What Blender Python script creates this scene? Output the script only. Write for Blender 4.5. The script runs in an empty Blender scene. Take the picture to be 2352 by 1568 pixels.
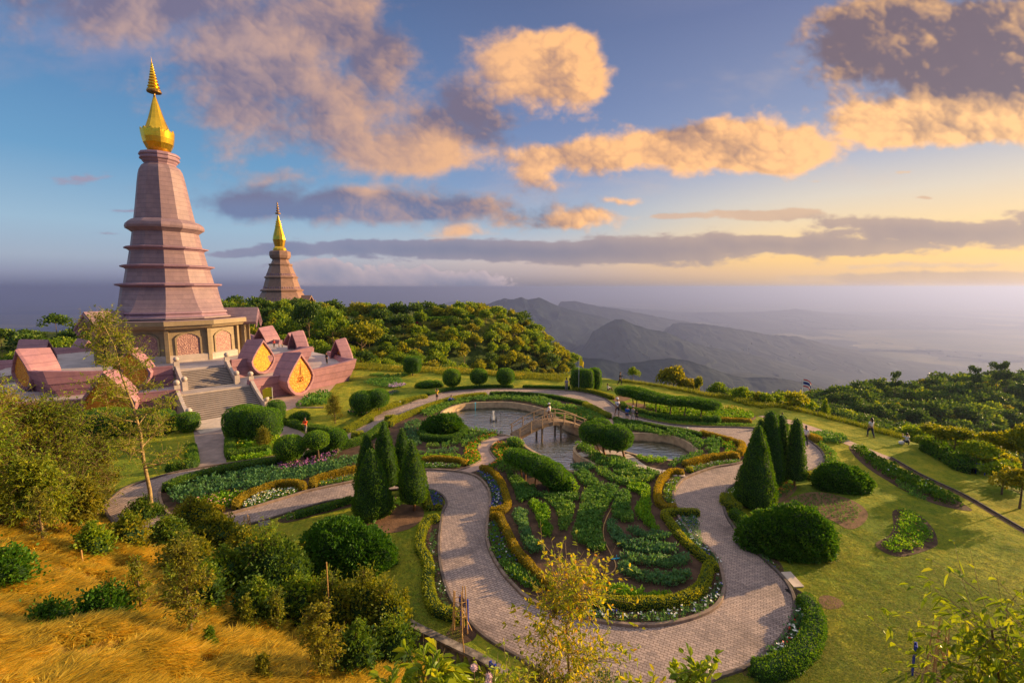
import bpy, math, random
import numpy as np
from mathutils import Vector, Matrix
from mathutils.geometry import tessellate_polygon
random.seed(7); RNG = np.random.default_rng(7)
PI = math.pi; R = math.radians
scene = bpy.context.scene
col = scene.collection

# ------------------------------------------------------------------ camera
FOC, CX, CY, HC, TH = 1060.0, 1176.0, 784.0, 14.0, R(6.67)
cd = bpy.data.cameras.new('camera'); cam = bpy.data.objects.new('camera', cd); col.objects.link(cam)
cd.sensor_width = 36.0; cd.lens = FOC/2352*36; cd.clip_start = 0.1; cd.clip_end = 250000
cam.location = (0, 0, HC); cam.rotation_euler = (PI/2-TH, 0, 0)
scene.camera = cam
EXPO = 1.25
scene.view_settings.view_transform = 'Standard'; scene.view_settings.look = 'None'
scene.view_settings.exposure = EXPO; scene.view_settings.gamma = 1
scene.render.resolution_x = 1024; scene.render.resolution_y = 682
scene.cycles.max_bounces = 6; scene.cycles.diffuse_bounces = 3; scene.cycles.glossy_bounces = 2
scene.cycles.transmission_bounces = 3; scene.cycles.transparent_max_bounces = 6; scene.cycles.volume_bounces = 1

SUN_AZ, SUN_EL = R(69), R(13)     # azimuth clockwise from +Y (camera forward), elevation
sl = bpy.data.lights.new('sun', 'SUN'); so = bpy.data.objects.new('sun', sl); col.objects.link(so)
sl.energy = 4.6; sl.angle = R(0.6); sl.color = (1.0, 0.66, 0.31)
sd = Vector((math.sin(SUN_AZ)*math.cos(SUN_EL), math.cos(SUN_AZ)*math.cos(SUN_EL), math.sin(SUN_EL)))
so.rotation_euler = sd.to_track_quat('Z', 'Y').to_euler()

# ------------------------------------------------------------------ node helper
class S:
    """a socket with arithmetic"""
    def __init__(s, nt, o): s.nt = nt; s.o = o
    def _m(s, op, *a):
        n = s.nt.nodes.new('ShaderNodeMath'); n.operation = op
        for i, v in enumerate((s,)+a):
            if isinstance(v, S): s.nt.links.new(v.o, n.inputs[i])
            else: n.inputs[i].default_value = v
        return S(s.nt, n.outputs[0])
    def __add__(s, b): return s._m('ADD', b)
    def __sub__(s, b): return s._m('SUBTRACT', b)
    def __mul__(s, b): return s._m('MULTIPLY', b)
    def __truediv__(s, b): return s._m('DIVIDE', b)
    def max(s, b): return s._m('MAXIMUM', b)
    def min(s, b): return s._m('MINIMUM', b)
    def f(s, op, *a): return s._m(op, *a)
    def ss(s, a, b, lo=0.0, hi=1.0):
        n = s.nt.nodes.new('ShaderNodeMapRange'); n.interpolation_type = 'SMOOTHSTEP'
        s.nt.links.new(s.o, n.inputs[0]); n.inputs[1].default_value = a; n.inputs[2].default_value = b
        n.inputs[3].default_value = lo; n.inputs[4].default_value = hi
        return S(s.nt, n.outputs[0])
def comb(nt, x, y, z=0.0):
    n = nt.nodes.new('ShaderNodeCombineXYZ')
    for i, v in enumerate((x, y, z)):
        if isinstance(v, S): nt.links.new(v.o, n.inputs[i])
        else: n.inputs[i].default_value = v
    return n.outputs[0]
def noise(nt, vec, scale, detail=4, rough=.55, dist=0.0):
    n = nt.nodes.new('ShaderNodeTexNoise'); n.inputs['Scale'].default_value = scale
    n.inputs['Detail'].default_value = detail; n.inputs['Roughness'].default_value = rough
    n.inputs['Distortion'].default_value = dist
    if vec is not None: nt.links.new(vec, n.inputs['Vector'])
    return S(nt, n.outputs['Fac'])
def ramp(nt, fac, stops, mode='LINEAR'):
    n = nt.nodes.new('ShaderNodeValToRGB'); n.color_ramp.interpolation = mode
    e = n.color_ramp.elements
    while len(e) < len(stops): e.new(0.5)
    for k, (p, c) in enumerate(stops): e[k].position = p; e[k].color = (c[0], c[1], c[2], 1)
    nt.links.new(fac.o if isinstance(fac, S) else fac, n.inputs[0])
    return n.outputs[0]
def mix(nt, fac, a, b, mode='MIX'):
    n = nt.nodes.new('ShaderNodeMix'); n.data_type = 'RGBA'; n.blend_type = mode
    for sock, v in ((n.inputs[0], fac), (n.inputs[6], a), (n.inputs[7], b)):
        if isinstance(v, S): nt.links.new(v.o, sock)
        elif isinstance(v, bpy.types.NodeSocket): nt.links.new(v, sock)
        elif isinstance(v, (int, float)): sock.default_value = v
        else: sock.default_value = (v[0], v[1], v[2], 1)
    return n.outputs[2]

# ------------------------------------------------------------------ pixel <-> world
cT, sT = math.cos(TH), math.sin(TH)
def ray(px, py):
    a = (px-CX)/FOC; b = (CY-py)/FOC
    return Vector((a, cT+b*sT, -sT+b*cT))
def G(px, py, z=0.0):
    d = ray(px, py); t = (z-HC)/d.z
    return Vector((d.x*t, d.y*t, z))
def zat(py, Y):
    b = (CY-py)/FOC
    return HC+Y*(b*cT-sT)/(cT+b*sT)
def depth(P): return P[1]*cT-(P[2]-HC)*sT
def at(px, py, Y):
    d = ray(px, py); t = Y/d.y
    return Vector((d.x*t, Y, HC+d.z*t))
def azel(px, py):
    d = ray(px, py)
    return math.atan2(d.x, d.y), math.atan2(d.z, math.hypot(d.x, d.y))

# ------------------------------------------------------------------ sky
w = bpy.data.worlds.new('World'); scene.world = w; w.use_nodes = True
nt = w.node_tree; nt.nodes.clear()
out = nt.nodes.new('ShaderNodeOutputWorld'); bg = nt.nodes.new('ShaderNodeBackground')
nt.links.new(bg.outputs[0], out.inputs[0])
bg.inputs[1].default_value = 0.1
sky = nt.nodes.new('ShaderNodeTexSky'); sky.sky_type = 'NISHITA'; sky.sun_disc = False
sky.sun_elevation = SUN_EL; sky.sun_rotation = SUN_AZ; sky.altitude = 2000; sky.dust_density = 2.0
tc = nt.nodes.new('ShaderNodeTexCoord'); sp = nt.nodes.new('ShaderNodeSeparateXYZ')
nt.links.new(tc.outputs['Generated'], sp.inputs[0])
dx, dy, dz = (S(nt, sp.outputs[i]) for i in range(3))
az = dx.f('ARCTAN2', dy); el = dz.f('ARCSINE')
azo, elo = az, el
# sky gradient, left (away from the sun) and right (towards it)
def SR(lst): return [((e+10)/60.0, c) for e, c in lst]
fac = (el*(180/PI)+10)/60.0  # top stops: overhead sky out of view, brightened as added ambient fill
left = ramp(nt, fac, SR([(-10,(.13,.17,.36)),(-1.2,(.12,.14,.27)),(0.2,(.14,.155,.28)),(1.4,(.27,.29,.43)),(2.8,(.36,.42,.54)),(6,(.33,.49,.64)),(12,(.15,.35,.58)),(20,(.095,.235,.47)),(30,(.075,.15,.33)),(35,(.25,.29,.42)),(50,(.85,.82,.84))]))
midc = ramp(nt, fac, SR([(-10,(.22,.20,.30)),(-1,(.19,.18,.25)),(.2,(.21,.195,.27)),(1.6,(.44,.36,.40)),(3.0,(.60,.48,.47)),(4,(.62,.56,.58)),(7,(.38,.49,.62)),(12,(.25,.34,.55)),(20,(.165,.235,.44)),(30,(.11,.155,.31)),(35,(.28,.29,.42)),(50,(.88,.83,.82))]))
right = ramp(nt, fac, SR([(-10,(.34,.24,.22)),(-1,(.40,.28,.24)),(.2,(.47,.33,.27)),(1.5,(.76,.46,.27)),(3,(1.0,.60,.20)),(6,(.92,.70,.42)),(9,(.72,.66,.58)),(13,(.43,.46,.58)),(18,(.27,.32,.49)),(27,(.165,.20,.37)),(34,(.32,.30,.42)),(50,(.92,.82,.78))]))
c1 = mix(nt, az.ss(-.62, .12), left, midc)
base = mix(nt, az.ss(.0, .62), c1, right)
back = az.f('ABSOLUTE').ss(1.3, 2.6)
base = mix(nt, back, base, left)
# glow of the low sun
gl = (az-R(62)); gl = gl*gl*2.2+(el-R(3.0))*(el-R(3.0))*90.0
glow = (gl*-1.0).f('EXPONENT')
base = mix(nt, glow*.55, base, (1.15, .70, .22))

# clouds: fractal noise computed here on an azimuth / elevation grid, shaded by marching towards the sun
def vnoise(x, y, seed):
    xi = np.floor(x).astype(np.int64); yi = np.floor(y).astype(np.int64)
    fx = (x-xi).astype(np.float32); fy = (y-yi).astype(np.float32)
    tab = np.random.default_rng(seed).random(65536).astype(np.float32)*6.2831853
    def h(a, b):
        t = tab[((a*73856093) ^ (b*19349663)) & 65535]
        return np.cos(t), np.sin(t)
    r = 0
    ux = fx*fx*fx*(fx*(fx*6-15)+10); uy = fy*fy*fy*(fy*(fy*6-15)+10)
    def dot(i, j):
        c, s_ = h(xi+i, yi+j)
        return c*(fx-i)+s_*(fy-j)
    a = dot(0,0)*(1-ux)+dot(1,0)*ux; b = dot(0,1)*(1-ux)+dot(1,1)*ux
    return a*(1-uy)+b*uy
def fbm(x, y, seed, oct=6, gain=.5, billow=False):
    r = 0; a = 1.0; t = 0
    for k in range(oct):
        n = vnoise(x*2**k+17.3*k, y*2**k-9.1*k, seed+k)
        r = r+a*((np.abs(n)*2-.35)*1.5 if billow else n*1.5); t += a; a *= gain
    return r/t
def clouds(AZ0=-66., AZ1=66., EL0=-8., EL1=46., W=1900, H=777):
    A, E = np.meshgrid(np.linspace(AZ0, AZ1, W), np.linspace(EL0, EL1, H))
    a, e = np.radians(A), np.radians(E)
    # gnomonic-like cloud coordinates in display units so that masses keep their placing
    d = np.stack([np.sin(a)*np.cos(e), np.cos(a)*np.cos(e), np.sin(e)])
    yy = d[1]*cT-d[2]*sT; zz = d[2]*cT+d[1]*sT; yy = np.maximum(yy, .15)
    X = (CX+FOC*d[0]/yy)/100; Y = (CY-FOC*zz/yy)/100
    def field(bl, wx, wy, ws, seed):
        x = X+ws*fbm(X/wx, Y/wy, seed, 4); y = Y+ws*(wy/wx)*fbm(X/wx+50, Y/wy+9, seed+20, 4)
        D = np.zeros_like(X); Lw = np.zeros_like(X)+1e-4; L = np.zeros_like(X)
        for (px, py, sx, sy, tilt, amp, lit) in bl:
            c, s_ = math.cos(tilt), math.sin(tilt)
            u = ((x-px/100)*c-(y-py/100)*s_)/(sx/100); v = ((y-py/100)*c+(x-px/100)*s_)/(sy/100)
            g = np.exp(-(u*u+v*v))*amp
            D = D+g; Lw += g*g; L += g*g*lit
        return np.minimum(D, 1.6), L/Lw
    def march(D, dx, dy, step, n, dens):
        # optical depth towards the light (direction in the same units, converted to grid shifts)
        pxu = W/ (2*14.0)           # about grid cells per unit near the centre
        T = np.zeros_like(D)
        for k in range(1, n+1):
            sx = int(round(dx*step*k*pxu)); sy = int(round(-dy*step*k*pxu))
            T += np.roll(np.roll(D, -sx, 1), -sy, 0)
        return np.exp(-T*step*dens)
    def ss(x, a, b): t = np.clip((x-a)/(b-a), 0, 1); return t*t*(3-2*t)
    def lerp(a, b, t): return a+(b-a)*t[..., None]
    V = lambda *c: np.array(c)[None, None, :]
    rgb = np.zeros(A.shape+(3,)); al = np.zeros(A.shape)
    def over(c, m):
        nonlocal rgb, al
        o = m+al*(1-m)
        rgb = (c*m[..., None]+rgb*(al*(1-m))[..., None])/np.maximum(o, 1e-4)[..., None]; al = o
    right = ss(X, 4, 17)
    # thin veils
    D, L = field([(250,60,480,130,.1,.8,.5),(1750,200,250,90,.2,.35,.8),(900,450,500,60,0,.4,.5),(2100,420,400,60,0,.4,1),(1400,430,250,30,0,.4,.7)], 2.4, 1.2, .6, 300)
    n = fbm(X/1.6, Y/.7, 310, 7, .6)
    m = ss(D+n*.5, .2, 1.1)*.45
    over(lerp(V(.42,.34,.45), V(.80,.58,.42), right), m)
    # stratus
    D, L = field([(900,572,300,22,-.0,1.1,.1),(1350,583,330,27,-.02,1.3,.1),(1800,562,330,24,-.04,1.25,.15),(2180,533,290,28,-.07,1.3,.15),(2550,510,250,34,-.05,1.2,.2),
      (650,572,60,14,0,.7,0),(2000,640,250,13,0,.9,.5),(2300,638,260,20,0,.95,.5),(1960,664,110,9,0,.8,.3),(2120,610,260,7,0,.5,.9),
      (190,410,105,15,.08,.75,.45),(290,365,40,8,0,.3,.2),(545,584,55,9,0,.95,.05),(610,608,45,8,.1,.8,.05),(275,484,48,6,0,.6,.2),(240,538,45,5,0,.6,.3),(1760,493,120,13,.02,1.15,.75),(1540,497,75,9,0,.9,.65),
      (2122,455,24,5,0,.75,.5),(2085,400,30,7,0,.6,1),(1840,415,40,5,0,.45,1),(470,478,60,16,0,.5,.0)], 1.2, .35, .25, 400)
    n = fbm(X/1.3, Y/.33, 410, 8, .58); nb = fbm(X/.55, Y/.25, 430, 6, .6, True)
    F = D+n*.55+nb*.22
    m = ss(F, .38, .72)
    Dn = np.clip(F-.35, 0, 1.2)
    T = march(Dn, .55, .45, .10, 5, 3.2); Tu = march(Dn, -.05, -1.0, .05, 4, 5.0)
    sh = lerp(V(.085,.15,.31), V(.20,.16,.23), ss(X, 5, 19))
    lt = lerp(V(.42,.36,.46), V(.85,.55,.32), ss(X, 6, 19))
    over(lerp(sh, lt, np.clip(T*.28+Tu*.42+L*.55-.12, 0, 1)), m*.96)
    # low bank of cumulus far away
    D, L = field([(900,650,190,36,0,1.1,.3),(1100,662,95,26,-.15,1.15,.3),(730,622,70,30,0,1.0,.3),(1200,676,50,9,0,.8,.1),(800,690,200,12,0,.8,.1),(700,680,60,14,0,.6,.3)], .9, .5, .2, 500)
    n = fbm(X/.8, Y/.45, 510, 7, .55); nb = fbm(X/.42, Y/.3, 520, 6, .6, True)
    F = D+n*.6+nb*.6
    m = ss(F, .30, .60)*ss(D, .10, .30)
    Dn = np.clip(F-.35, 0, 1.3)
    T = march(Dn, .7, .3, .05, 5, 4.5); Tu = march(Dn, 0, -1, .04, 4, 5.0)
    over(lerp(V(.15,.20,.35), V(.60,.47,.50), np.clip(T*.70+Tu*.6-.22, 0, 1)), m*.96)
    # the big cumulus masses
    D, L = field([(200,-60,380,90,.1,1.0,.2),(380,0,260,70,.25,1.0,.35),(600,90,260,105,.35,1.15,.55),(560,215,130,85,.4,.75,.4),(760,260,240,95,.3,1.15,.6),(900,350,150,55,.1,.95,.75),(990,360,90,45,0,.8,.9),
      (800,40,90,80,0,.85,.5),(880,120,70,60,0,.8,.05),(1090,280,130,55,0,.8,.1),(1080,210,70,60,0,.6,.2),
      (1220,180,140,72,-.35,1.2,.95),(1340,165,75,75,0,1.0,1.0),(1300,105,60,32,0,.7,1),(1200,105,50,30,0,.4,1),
      (1300,362,140,36,-.05,1.05,.6),(1500,345,130,34,-.05,.85,.9),(1590,320,80,50,0,.75,.35),(1710,318,120,60,0,1.2,.85),(1800,350,90,44,.2,.95,1),(1690,370,180,24,0,.7,1),
      (1960,50,160,60,.2,.75,.5),(2100,110,230,100,.1,1.25,.24),(2330,130,240,130,0,1.35,.12),(2060,110,80,45,0,.3,.9),(2020,290,130,38,-.1,.8,1.0),(2220,275,250,55,0,1.1,1.0),(2500,230,220,80,0,1.0,.6),
      (720,470,300,34,-.06,.95,.05),(1000,478,320,36,.03,1.05,.35),(1300,508,170,24,.05,.85,.6),(640,415,60,18,0,.65,.6),(840,440,70,18,0,.6,.6),(560,465,90,22,0,.7,0),
      (1060,540,80,15,0,.75,.85),(1215,398,60,22,0,.65,.8),(1240,425,70,18,0,.5,.7),(1430,455,60,12,0,.6,.8),(1880,345,60,20,0,.4,1)], 1.9, 1.3, .42, 100)
    n = fbm(X/1.9, Y/1.45, 110, 8, .55); nb = fbm(X/1.0, Y/.75, 130, 7, .60, True); nf = fbm(X/.35, Y/.28, 150, 5, .6, True)
    F = D+n*.72+nb*.36+nf*.06
    soft = ss(X, 10.0, 12.5)
    m = ss(F, .24, 1.15)*(1-soft)+ss(F, .34, .92)*soft
    Dn = np.clip(F-.30, 0, 1.6)
    m = m*ss(D, .06, .22)
    T = march(Dn, .92, .38, .16, 6, .95); Ts = march(Dn, .7, .3, .06, 4, 3.0); Tu = march(Dn, .3, -1, .09, 4, 1.6)
    Hh = np.sqrt(np.clip(D-.25, 0, 2))*.9+fbm(X/1.9, Y/1.45, 110, 3, .5)*.8+fbm(X/1.0, Y/.75, 130, 3, .42, True)*.42
    n3 = fbm(X/1.2, Y/.8, 610, 5, .5)
    gy, gx = np.gradient(Hh); gpx = 28.0
    rel = np.clip(-(gx*.86-gy*-.0+gy*-.45*-1)*gpx*.30, -.55, .55)
    lit = np.clip(T*.22+Ts*.22+Tu*.10+(L-.5)*1.0+.14+rel*.50+n*.62+n3*.36+nb*.05, 0, 1)
    lit = lit*lit*(3-2*lit)*.5+lit*.5
    sh = lerp(V(.19,.17,.27), V(.19,.13,.15), ss(X, 3, 20))
    sh = lerp(sh, V(.16,.20,.36), ss(Y, 4.2, 4.9)*(1-ss(X, 8, 13)))
    lt = lerp(V(.60,.39,.33), V(1.0,.50,.18), ss(X, 4, 14.5))
    lt = lerp(lt, V(1.05,.56,.20), ss(X, 15, 22))
    billow = fbm(X/.62, Y/.46, 710, 5, .55, True)
    lit = np.clip((lit-.5)*1.12+.44+.34*billow*ss(X, 7, 12.5), 0, 1)
    c = lerp(sh, lt, lit)
    c = c+(lit**3*ss(X, 9, 13)*.22)[..., None]*V(.75,.46,.22)
    c = c*(1+.04*nb[..., None])
    over(c, m*.97)
    edge = ss(A, AZ0, AZ0+6)*(1-ss(A, AZ1-6, AZ1))*(1-ss(E, EL1-5, EL1))
    return np.dstack([rgb, al*edge]).astype(np.float32)
AZR, ELR = (-66., 66.), (-8., 46.)
cl = clouds()
cimg = bpy.data.images.new('cloud field', cl.shape[1], cl.shape[0], alpha=True, float_buffer=True)
cimg.colorspace_settings.name = 'Non-Color'; cimg.alpha_mode = 'CHANNEL_PACKED'
cimg.pixels.foreach_set(cl.ravel()); cimg.update(); cimg.pack()
ti = nt.nodes.new('ShaderNodeTexImage'); ti.image = cimg; ti.extension = 'EXTEND'; ti.interpolation = 'Cubic'
uu = (az*(180/PI)-AZR[0])/(AZR[1]-AZR[0]); vv = (el*(180/PI)-ELR[0])/(ELR[1]-ELR[0])
nt.links.new(comb(nt, uu, vv, 0.0), ti.inputs[0])
inside = az.f('ABSOLUTE').ss(R(65), R(66), 1, 0)
col3 = mix(nt, S(nt, ti.outputs[1])*inside, base, ti.outputs[0])
# everything above was written as displayed colour: bring it to sky units and keep part of the physical sky
sc = nt.nodes.new('ShaderNodeVectorMath'); sc.operation = 'SCALE'; nt.links.new(col3, sc.inputs[0])
sc.inputs[3].default_value = 10.0*2**(-EXPO)
fin = mix(nt, .04, sc.outputs[0], sky.outputs[0])
nt.links.new(fin, bg.inputs[0])
w.cycles.sampling_method = 'MANUAL'; w.cycles.sample_map_resolution = 512

# ------------------------------------------------------------------ object helpers
def tag(o, label=None, cat=None, group=None, kind=None):
    if label: o['label'] = label
    if cat: o['category'] = cat
    if group: o['group'] = group
    if kind: o['kind'] = kind
    return o
def empty(name, loc=(0,0,0), rz=0.0):
    o = bpy.data.objects.new(name, None); col.objects.link(o); o.location = loc; o.rotation_euler = (0,0,rz)
    o.empty_display_size = .2
    return o
def link(name, me, parent=None, loc=(0,0,0)):
    o = bpy.data.objects.new(name, me); col.objects.link(o)
    if parent is not None: o.parent = parent
    o.location = loc
    return o
def npmesh(name, V, F, mats, mi=None, smooth=False):
    """V (n,3), F (m,k) int; k = 3 or 4"""
    V = np.asarray(V, np.float32); F = np.asarray(F, np.int32); k = F.shape[1]
    me = bpy.data.meshes.new(name)
    me.vertices.add(len(V)); me.vertices.foreach_set('co', V.ravel())
    me.loops.add(F.size); me.loops.foreach_set('vertex_index', F.ravel())
    me.polygons.add(len(F)); me.polygons.foreach_set('loop_start', np.arange(0, F.size, k, dtype=np.int32))
    me.polygons.foreach_set('loop_total', np.full(len(F), k, np.int32))
    for m in mats: me.materials.append(m)
    if mi is not None: me.polygons.foreach_set('material_index', np.asarray(mi, np.int32))
    me.polygons.foreach_set('use_smooth', np.full(len(F), smooth, bool))
    me.update(calc_edges=True)
    return me
class MB:
    """collects generic polygons"""
    def __init__(s): s.v = []; s.f = []; s.m = []
    def add(s, vs, fs, m=0):
        b = len(s.v); s.v += [tuple(v) for v in vs]; s.f += [tuple(b+i for i in f) for f in fs]; s.m += [m]*len(fs)
        return s
    def box(s, c, d, rz=0.0, m=0, taper=1.0):
        x, y, z = d[0]/2, d[1]/2, d[2]/2; t = taper
        p = [(-x,-y,-z),(x,-y,-z),(x,y,-z),(-x,y,-z),(-x*t,-y*t,z),(x*t,-y*t,z),(x*t,y*t,z),(-x*t,y*t,z)]
        cs, sn = math.cos(rz), math.sin(rz)
        return s.add([(c[0]+a*cs-b*sn, c[1]+a*sn+b*cs, c[2]+e) for a, b, e in p],
              [(0,3,2,1),(4,5,6,7),(0,1,5,4),(1,2,6,5),(2,3,7,6),(3,0,4,7)], m)
    def tube(s, pts, rad, n=6, m=0, cap=True):
        pts = [Vector(p) for p in pts]; rr = rad if isinstance(rad, (list, tuple)) else [rad]*len(pts)
        vs = []; fs = []
        for i, p in enumerate(pts):
            d = (pts[min(i+1, len(pts)-1)]-pts[max(i-1, 0)])
            if d.length < 1e-9: d = Vector((0,0,1))
            d.normalize(); a = d.cross(Vector((0.13,.21,1)) if abs(d.z) < .9 else Vector((1,.1,0))).normalized(); b = d.cross(a)
            for k in range(n):
                t = 2*PI*k/n; vs.append(p+(a*math.cos(t)+b*math.sin(t))*rr[i])
        for i in range(len(pts)-1):
            for k in range(n):
                fs.append((i*n+k, i*n+(k+1)%n, (i+1)*n+(k+1)%n, (i+1)*n+k))
        if cap: fs.append(tuple(range(n))[::-1]); fs.append(tuple((len(pts)-1)*n+k for k in range(n)))
        return s.add(vs, fs, m)
    def loft(s, rings, n, phase=0.0, c=(0,0), m=0, cap=True):
        vs = []; fs = []
        for r, z in rings:
            for k in range(n):
                t = phase+2*PI*k/n; vs.append((c[0]+r*math.cos(t), c[1]+r*math.sin(t), z))
        for i in range(len(rings)-1):
            for k in range(n): fs.append((i*n+k, i*n+(k+1)%n, (i+1)*n+(k+1)%n, (i+1)*n+k))
        if cap: fs.append(tuple(range(n))[::-1]); fs.append(tuple((len(rings)-1)*n+k for k in range(n)))
        return s.add(vs, fs, m)
    def prism(s, poly, z0, z1, m=0, mt=None):
        n = len(poly)
        a = sum(poly[i][0]*poly[(i+1)%n][1]-poly[(i+1)%n][0]*poly[i][1] for i in range(n))
        if a < 0: poly = poly[::-1]
        s.add([(p[0],p[1],z0) for p in poly]+[(p[0],p[1],z1) for p in poly], [(i,(i+1)%n,n+(i+1)%n,n+i) for i in range(n)], m)
        tri = tessellate_polygon([[Vector((p[0],p[1],0)) for p in poly]])
        s.add([(p[0],p[1],z1) for p in poly], [t if up(poly, t) else t[::-1] for t in tri], m if mt is None else mt)
        return s
    def mesh(s, name, mats, smooth=False):
        me = bpy.data.meshes.new(name); me.from_pydata(s.v, [], s.f)
        for m_ in mats: me.materials.append(m_)
        me.polygons.foreach_set('material_index', s.m)
        if smooth: me.polygons.foreach_set('use_smooth', [True]*len(s.f))
        me.update(); return me
    def obj(s, name, mats, parent=None, loc=(0,0,0), smooth=False, bevel=0):
        if not isinstance(mats, (list, tuple)): mats = [mats]
        o = link(name, s.mesh(name, mats, smooth), parent, loc)
        if bevel:
            b = o.modifiers.new('bevel', 'BEVEL'); b.width = bevel; b.segments = 1; b.limit_method = 'ANGLE'
        return o
def up(poly, t):
    a, b, c = (poly[i] for i in t)
    return (b[0]-a[0])*(c[1]-a[1])-(b[1]-a[1])*(c[0]-a[0]) > 0
def smoothpts(pts, closed=True, sub=4):
    n = len(pts); out = []
    P = [np.array(p[:2], float) for p in pts]
    rng = range(n) if closed else range(n-1)
    for i in rng:
        if closed: a, b, c, d = P[(i-1)%n], P[i], P[(i+1)%n], P[(i+2)%n]
        else: a, b, c, d = P[max(i-1,0)], P[i], P[i+1], P[min(i+2,n-1)]
        for k in range(sub):
            t = k/sub
            out.append(tuple(.5*((2*b)+(c-a)*t+(2*a-5*b+4*c-d)*t*t+(-a+3*b-3*c+d)*t**3)))
    if not closed: out.append(tuple(P[-1]))
    return out
def GP(pts, z=0.0): return [tuple(G(x, y, z)[:2]) for x, y in pts]
def inpoly(X, Y, poly):
    r = np.zeros(X.shape, bool); n = len(poly); j = n-1
    for i in range(n):
        xi, yi = poly[i]; xj, yj = poly[j]
        if yi != yj:
            r ^= ((yi > Y) != (yj > Y)) & (X < (xj-xi)*(Y-yi)/(yj-yi)+xi)
        j = i
    return r
def segdist(X, Y, pts, closed=True):
    d = np.full(X.shape, 1e9); n = len(pts)
    for i in range(n if closed else n-1):
        ax, ay = pts[i]; bx, by = pts[(i+1)%n]
        ux, uy = bx-ax, by-ay; L = ux*ux+uy*uy+1e-12
        t = np.clip(((X-ax)*ux+(Y-ay)*uy)/L, 0, 1)
        d = np.minimum(d, np.hypot(X-ax-t*ux, Y-ay-t*uy))
    return d
def sheet(name, poly, z, m, holes=(), thick=0.0):
    loops = [[Vector((p[0],p[1],0)) for p in poly]]+[[Vector((p[0],p[1],0)) for p in h] for h in holes]
    tri = tessellate_polygon(loops); vs = [p for l in loops for p in l]
    fs = [t if up(vs, t) else t[::-1] for t in tri]
    me = bpy.data.meshes.new(name); me.from_pydata([(v.x, v.y, z) for v in vs], [], fs); me.materials.append(m); me.update()
    return link(name, me)
def kerb(name, pts, m, wd=.16, h=.12, closed=True, z0=-.02, parent=None):
    P = [np.array(p[:2]) for p in pts]; n = len(P); vs = []; fs = []
    for i in range(n):
        a = P[(i-1)%n] if closed or i else P[0]; b = P[(i+1)%n] if closed or i < n-1 else P[-1]
        d = b-a; d = d/(np.linalg.norm(d)+1e-9); nn = np.array([-d[1], d[0]])*wd/2
        for q, z in ((P[i]-nn, z0), (P[i]-nn*.9, h-.015), (P[i]-nn*.7, h), (P[i]+nn*.7, h), (P[i]+nn*.9, h-.015), (P[i]+nn, z0)): vs.append((q[0], q[1], z))
    for i in range(n if closed else n-1):
        j = (i+1)%n
        for k in range(5): fs.append((i*6+k, j*6+k, j*6+k+1, i*6+k+1))
    me = bpy.data.meshes.new(name); me.from_pydata(vs, [], fs); me.materials.append(m); me.update()
    return link(name, me, parent)

# ------------------------------------------------------------------ materials
def newmat(name):
    m = bpy.data.materials.new(name); m.use_nodes = True; n = m.node_tree
    b = n.nodes['Principled BSDF']
    return m, n, b
def objco(n, kind='Object'):
    t = n.nodes.new('ShaderNodeTexCoord'); return t.outputs[kind]
def bump(n, b, h, dist=.02, strength=.6):
    bp = n.nodes.new('ShaderNodeBump'); bp.inputs['Distance'].default_value = dist; bp.inputs['Strength'].default_value = strength
    n.links.new(h.o if isinstance(h, S) else h, bp.inputs['Height']); n.links.new(bp.outputs[0], b.inputs['Normal'])
def mat(name, c, rough=.7, var=.25, scale=3.0, metal=0.0, bmp=0.0, spec=.3, c2=None):
    m, n, b = newmat(name); co = objco(n)
    f = noise(n, co, scale, 5, .6)
    a = tuple(x*(1-var) for x in c); d = tuple(min(1, x*(1+var)) for x in c) if c2 is None else c2
    n.links.new(ramp(n, f, [(.3, a), (.7, d)]), b.inputs['Base Color'])
    b.inputs['Roughness'].default_value = rough; b.inputs['Metallic'].default_value = metal
    b.inputs['Specular IOR Level'].default_value = spec
    if bmp: bump(n, b, noise(n, co, scale*6, 4, .6), bmp)
    return m
def leafmat(name, cols, big=.5, trans=.35, rough=.55, hue=.25):
    """leaf colour varies leaf by leaf (per mesh island), by clump, and by object"""
    m = bpy.data.materials.new(name); m.use_nodes = True; n = m.node_tree; n.nodes.clear()
    o = n.nodes.new('ShaderNodeOutputMaterial'); b = n.nodes.new('ShaderNodeBsdfPrincipled'); t = n.nodes.new('ShaderNodeBsdfTranslucent')
    mx = n.nodes.new('ShaderNodeMixShader'); mx.inputs[0].default_value = trans
    g = n.nodes.new('ShaderNodeNewGeometry'); oi = n.nodes.new('ShaderNodeObjectInfo')
    f = S(n, g.outputs['Random Per Island'])*.62+noise(n, objco(n), big, 3, .6)*.75-.2+(S(n, oi.outputs['Random'])-.5)*hue
    k = len(cols); c = ramp(n, f, [((i+.0)/(k-1) if k > 1 else 0, q) for i, q in enumerate(cols)])
    n.links.new(c, b.inputs['Base Color']); b.inputs['Roughness'].default_value = rough; b.inputs['Specular IOR Level'].default_value = .25
    tc_ = mix(n, 1.0, c, (1.5, 1.3, .5), 'MULTIPLY')
    n.links.new(tc_, t.inputs[0])
    n.links.new(b.outputs[0], mx.inputs[1]); n.links.new(t.outputs[0], mx.inputs[2]); n.links.new(mx.outputs[0], o.inputs[0])
    return m
M = {}
M['topiary'] = leafmat('topiary leaves', [(.035,.11,.008),(.065,.18,.010),(.12,.26,.012),(.26,.38,.015)], 1.2)
M['cypress'] = leafmat('cypress leaves', [(.022,.075,.007),(.04,.12,.009),(.085,.19,.010),(.19,.29,.012)], 1.0)
M['juniper'] = leafmat('juniper sprays', [(.020,.075,.006),(.036,.12,.008),(.08,.19,.010),(.20,.31,.012)], .8)
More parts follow.
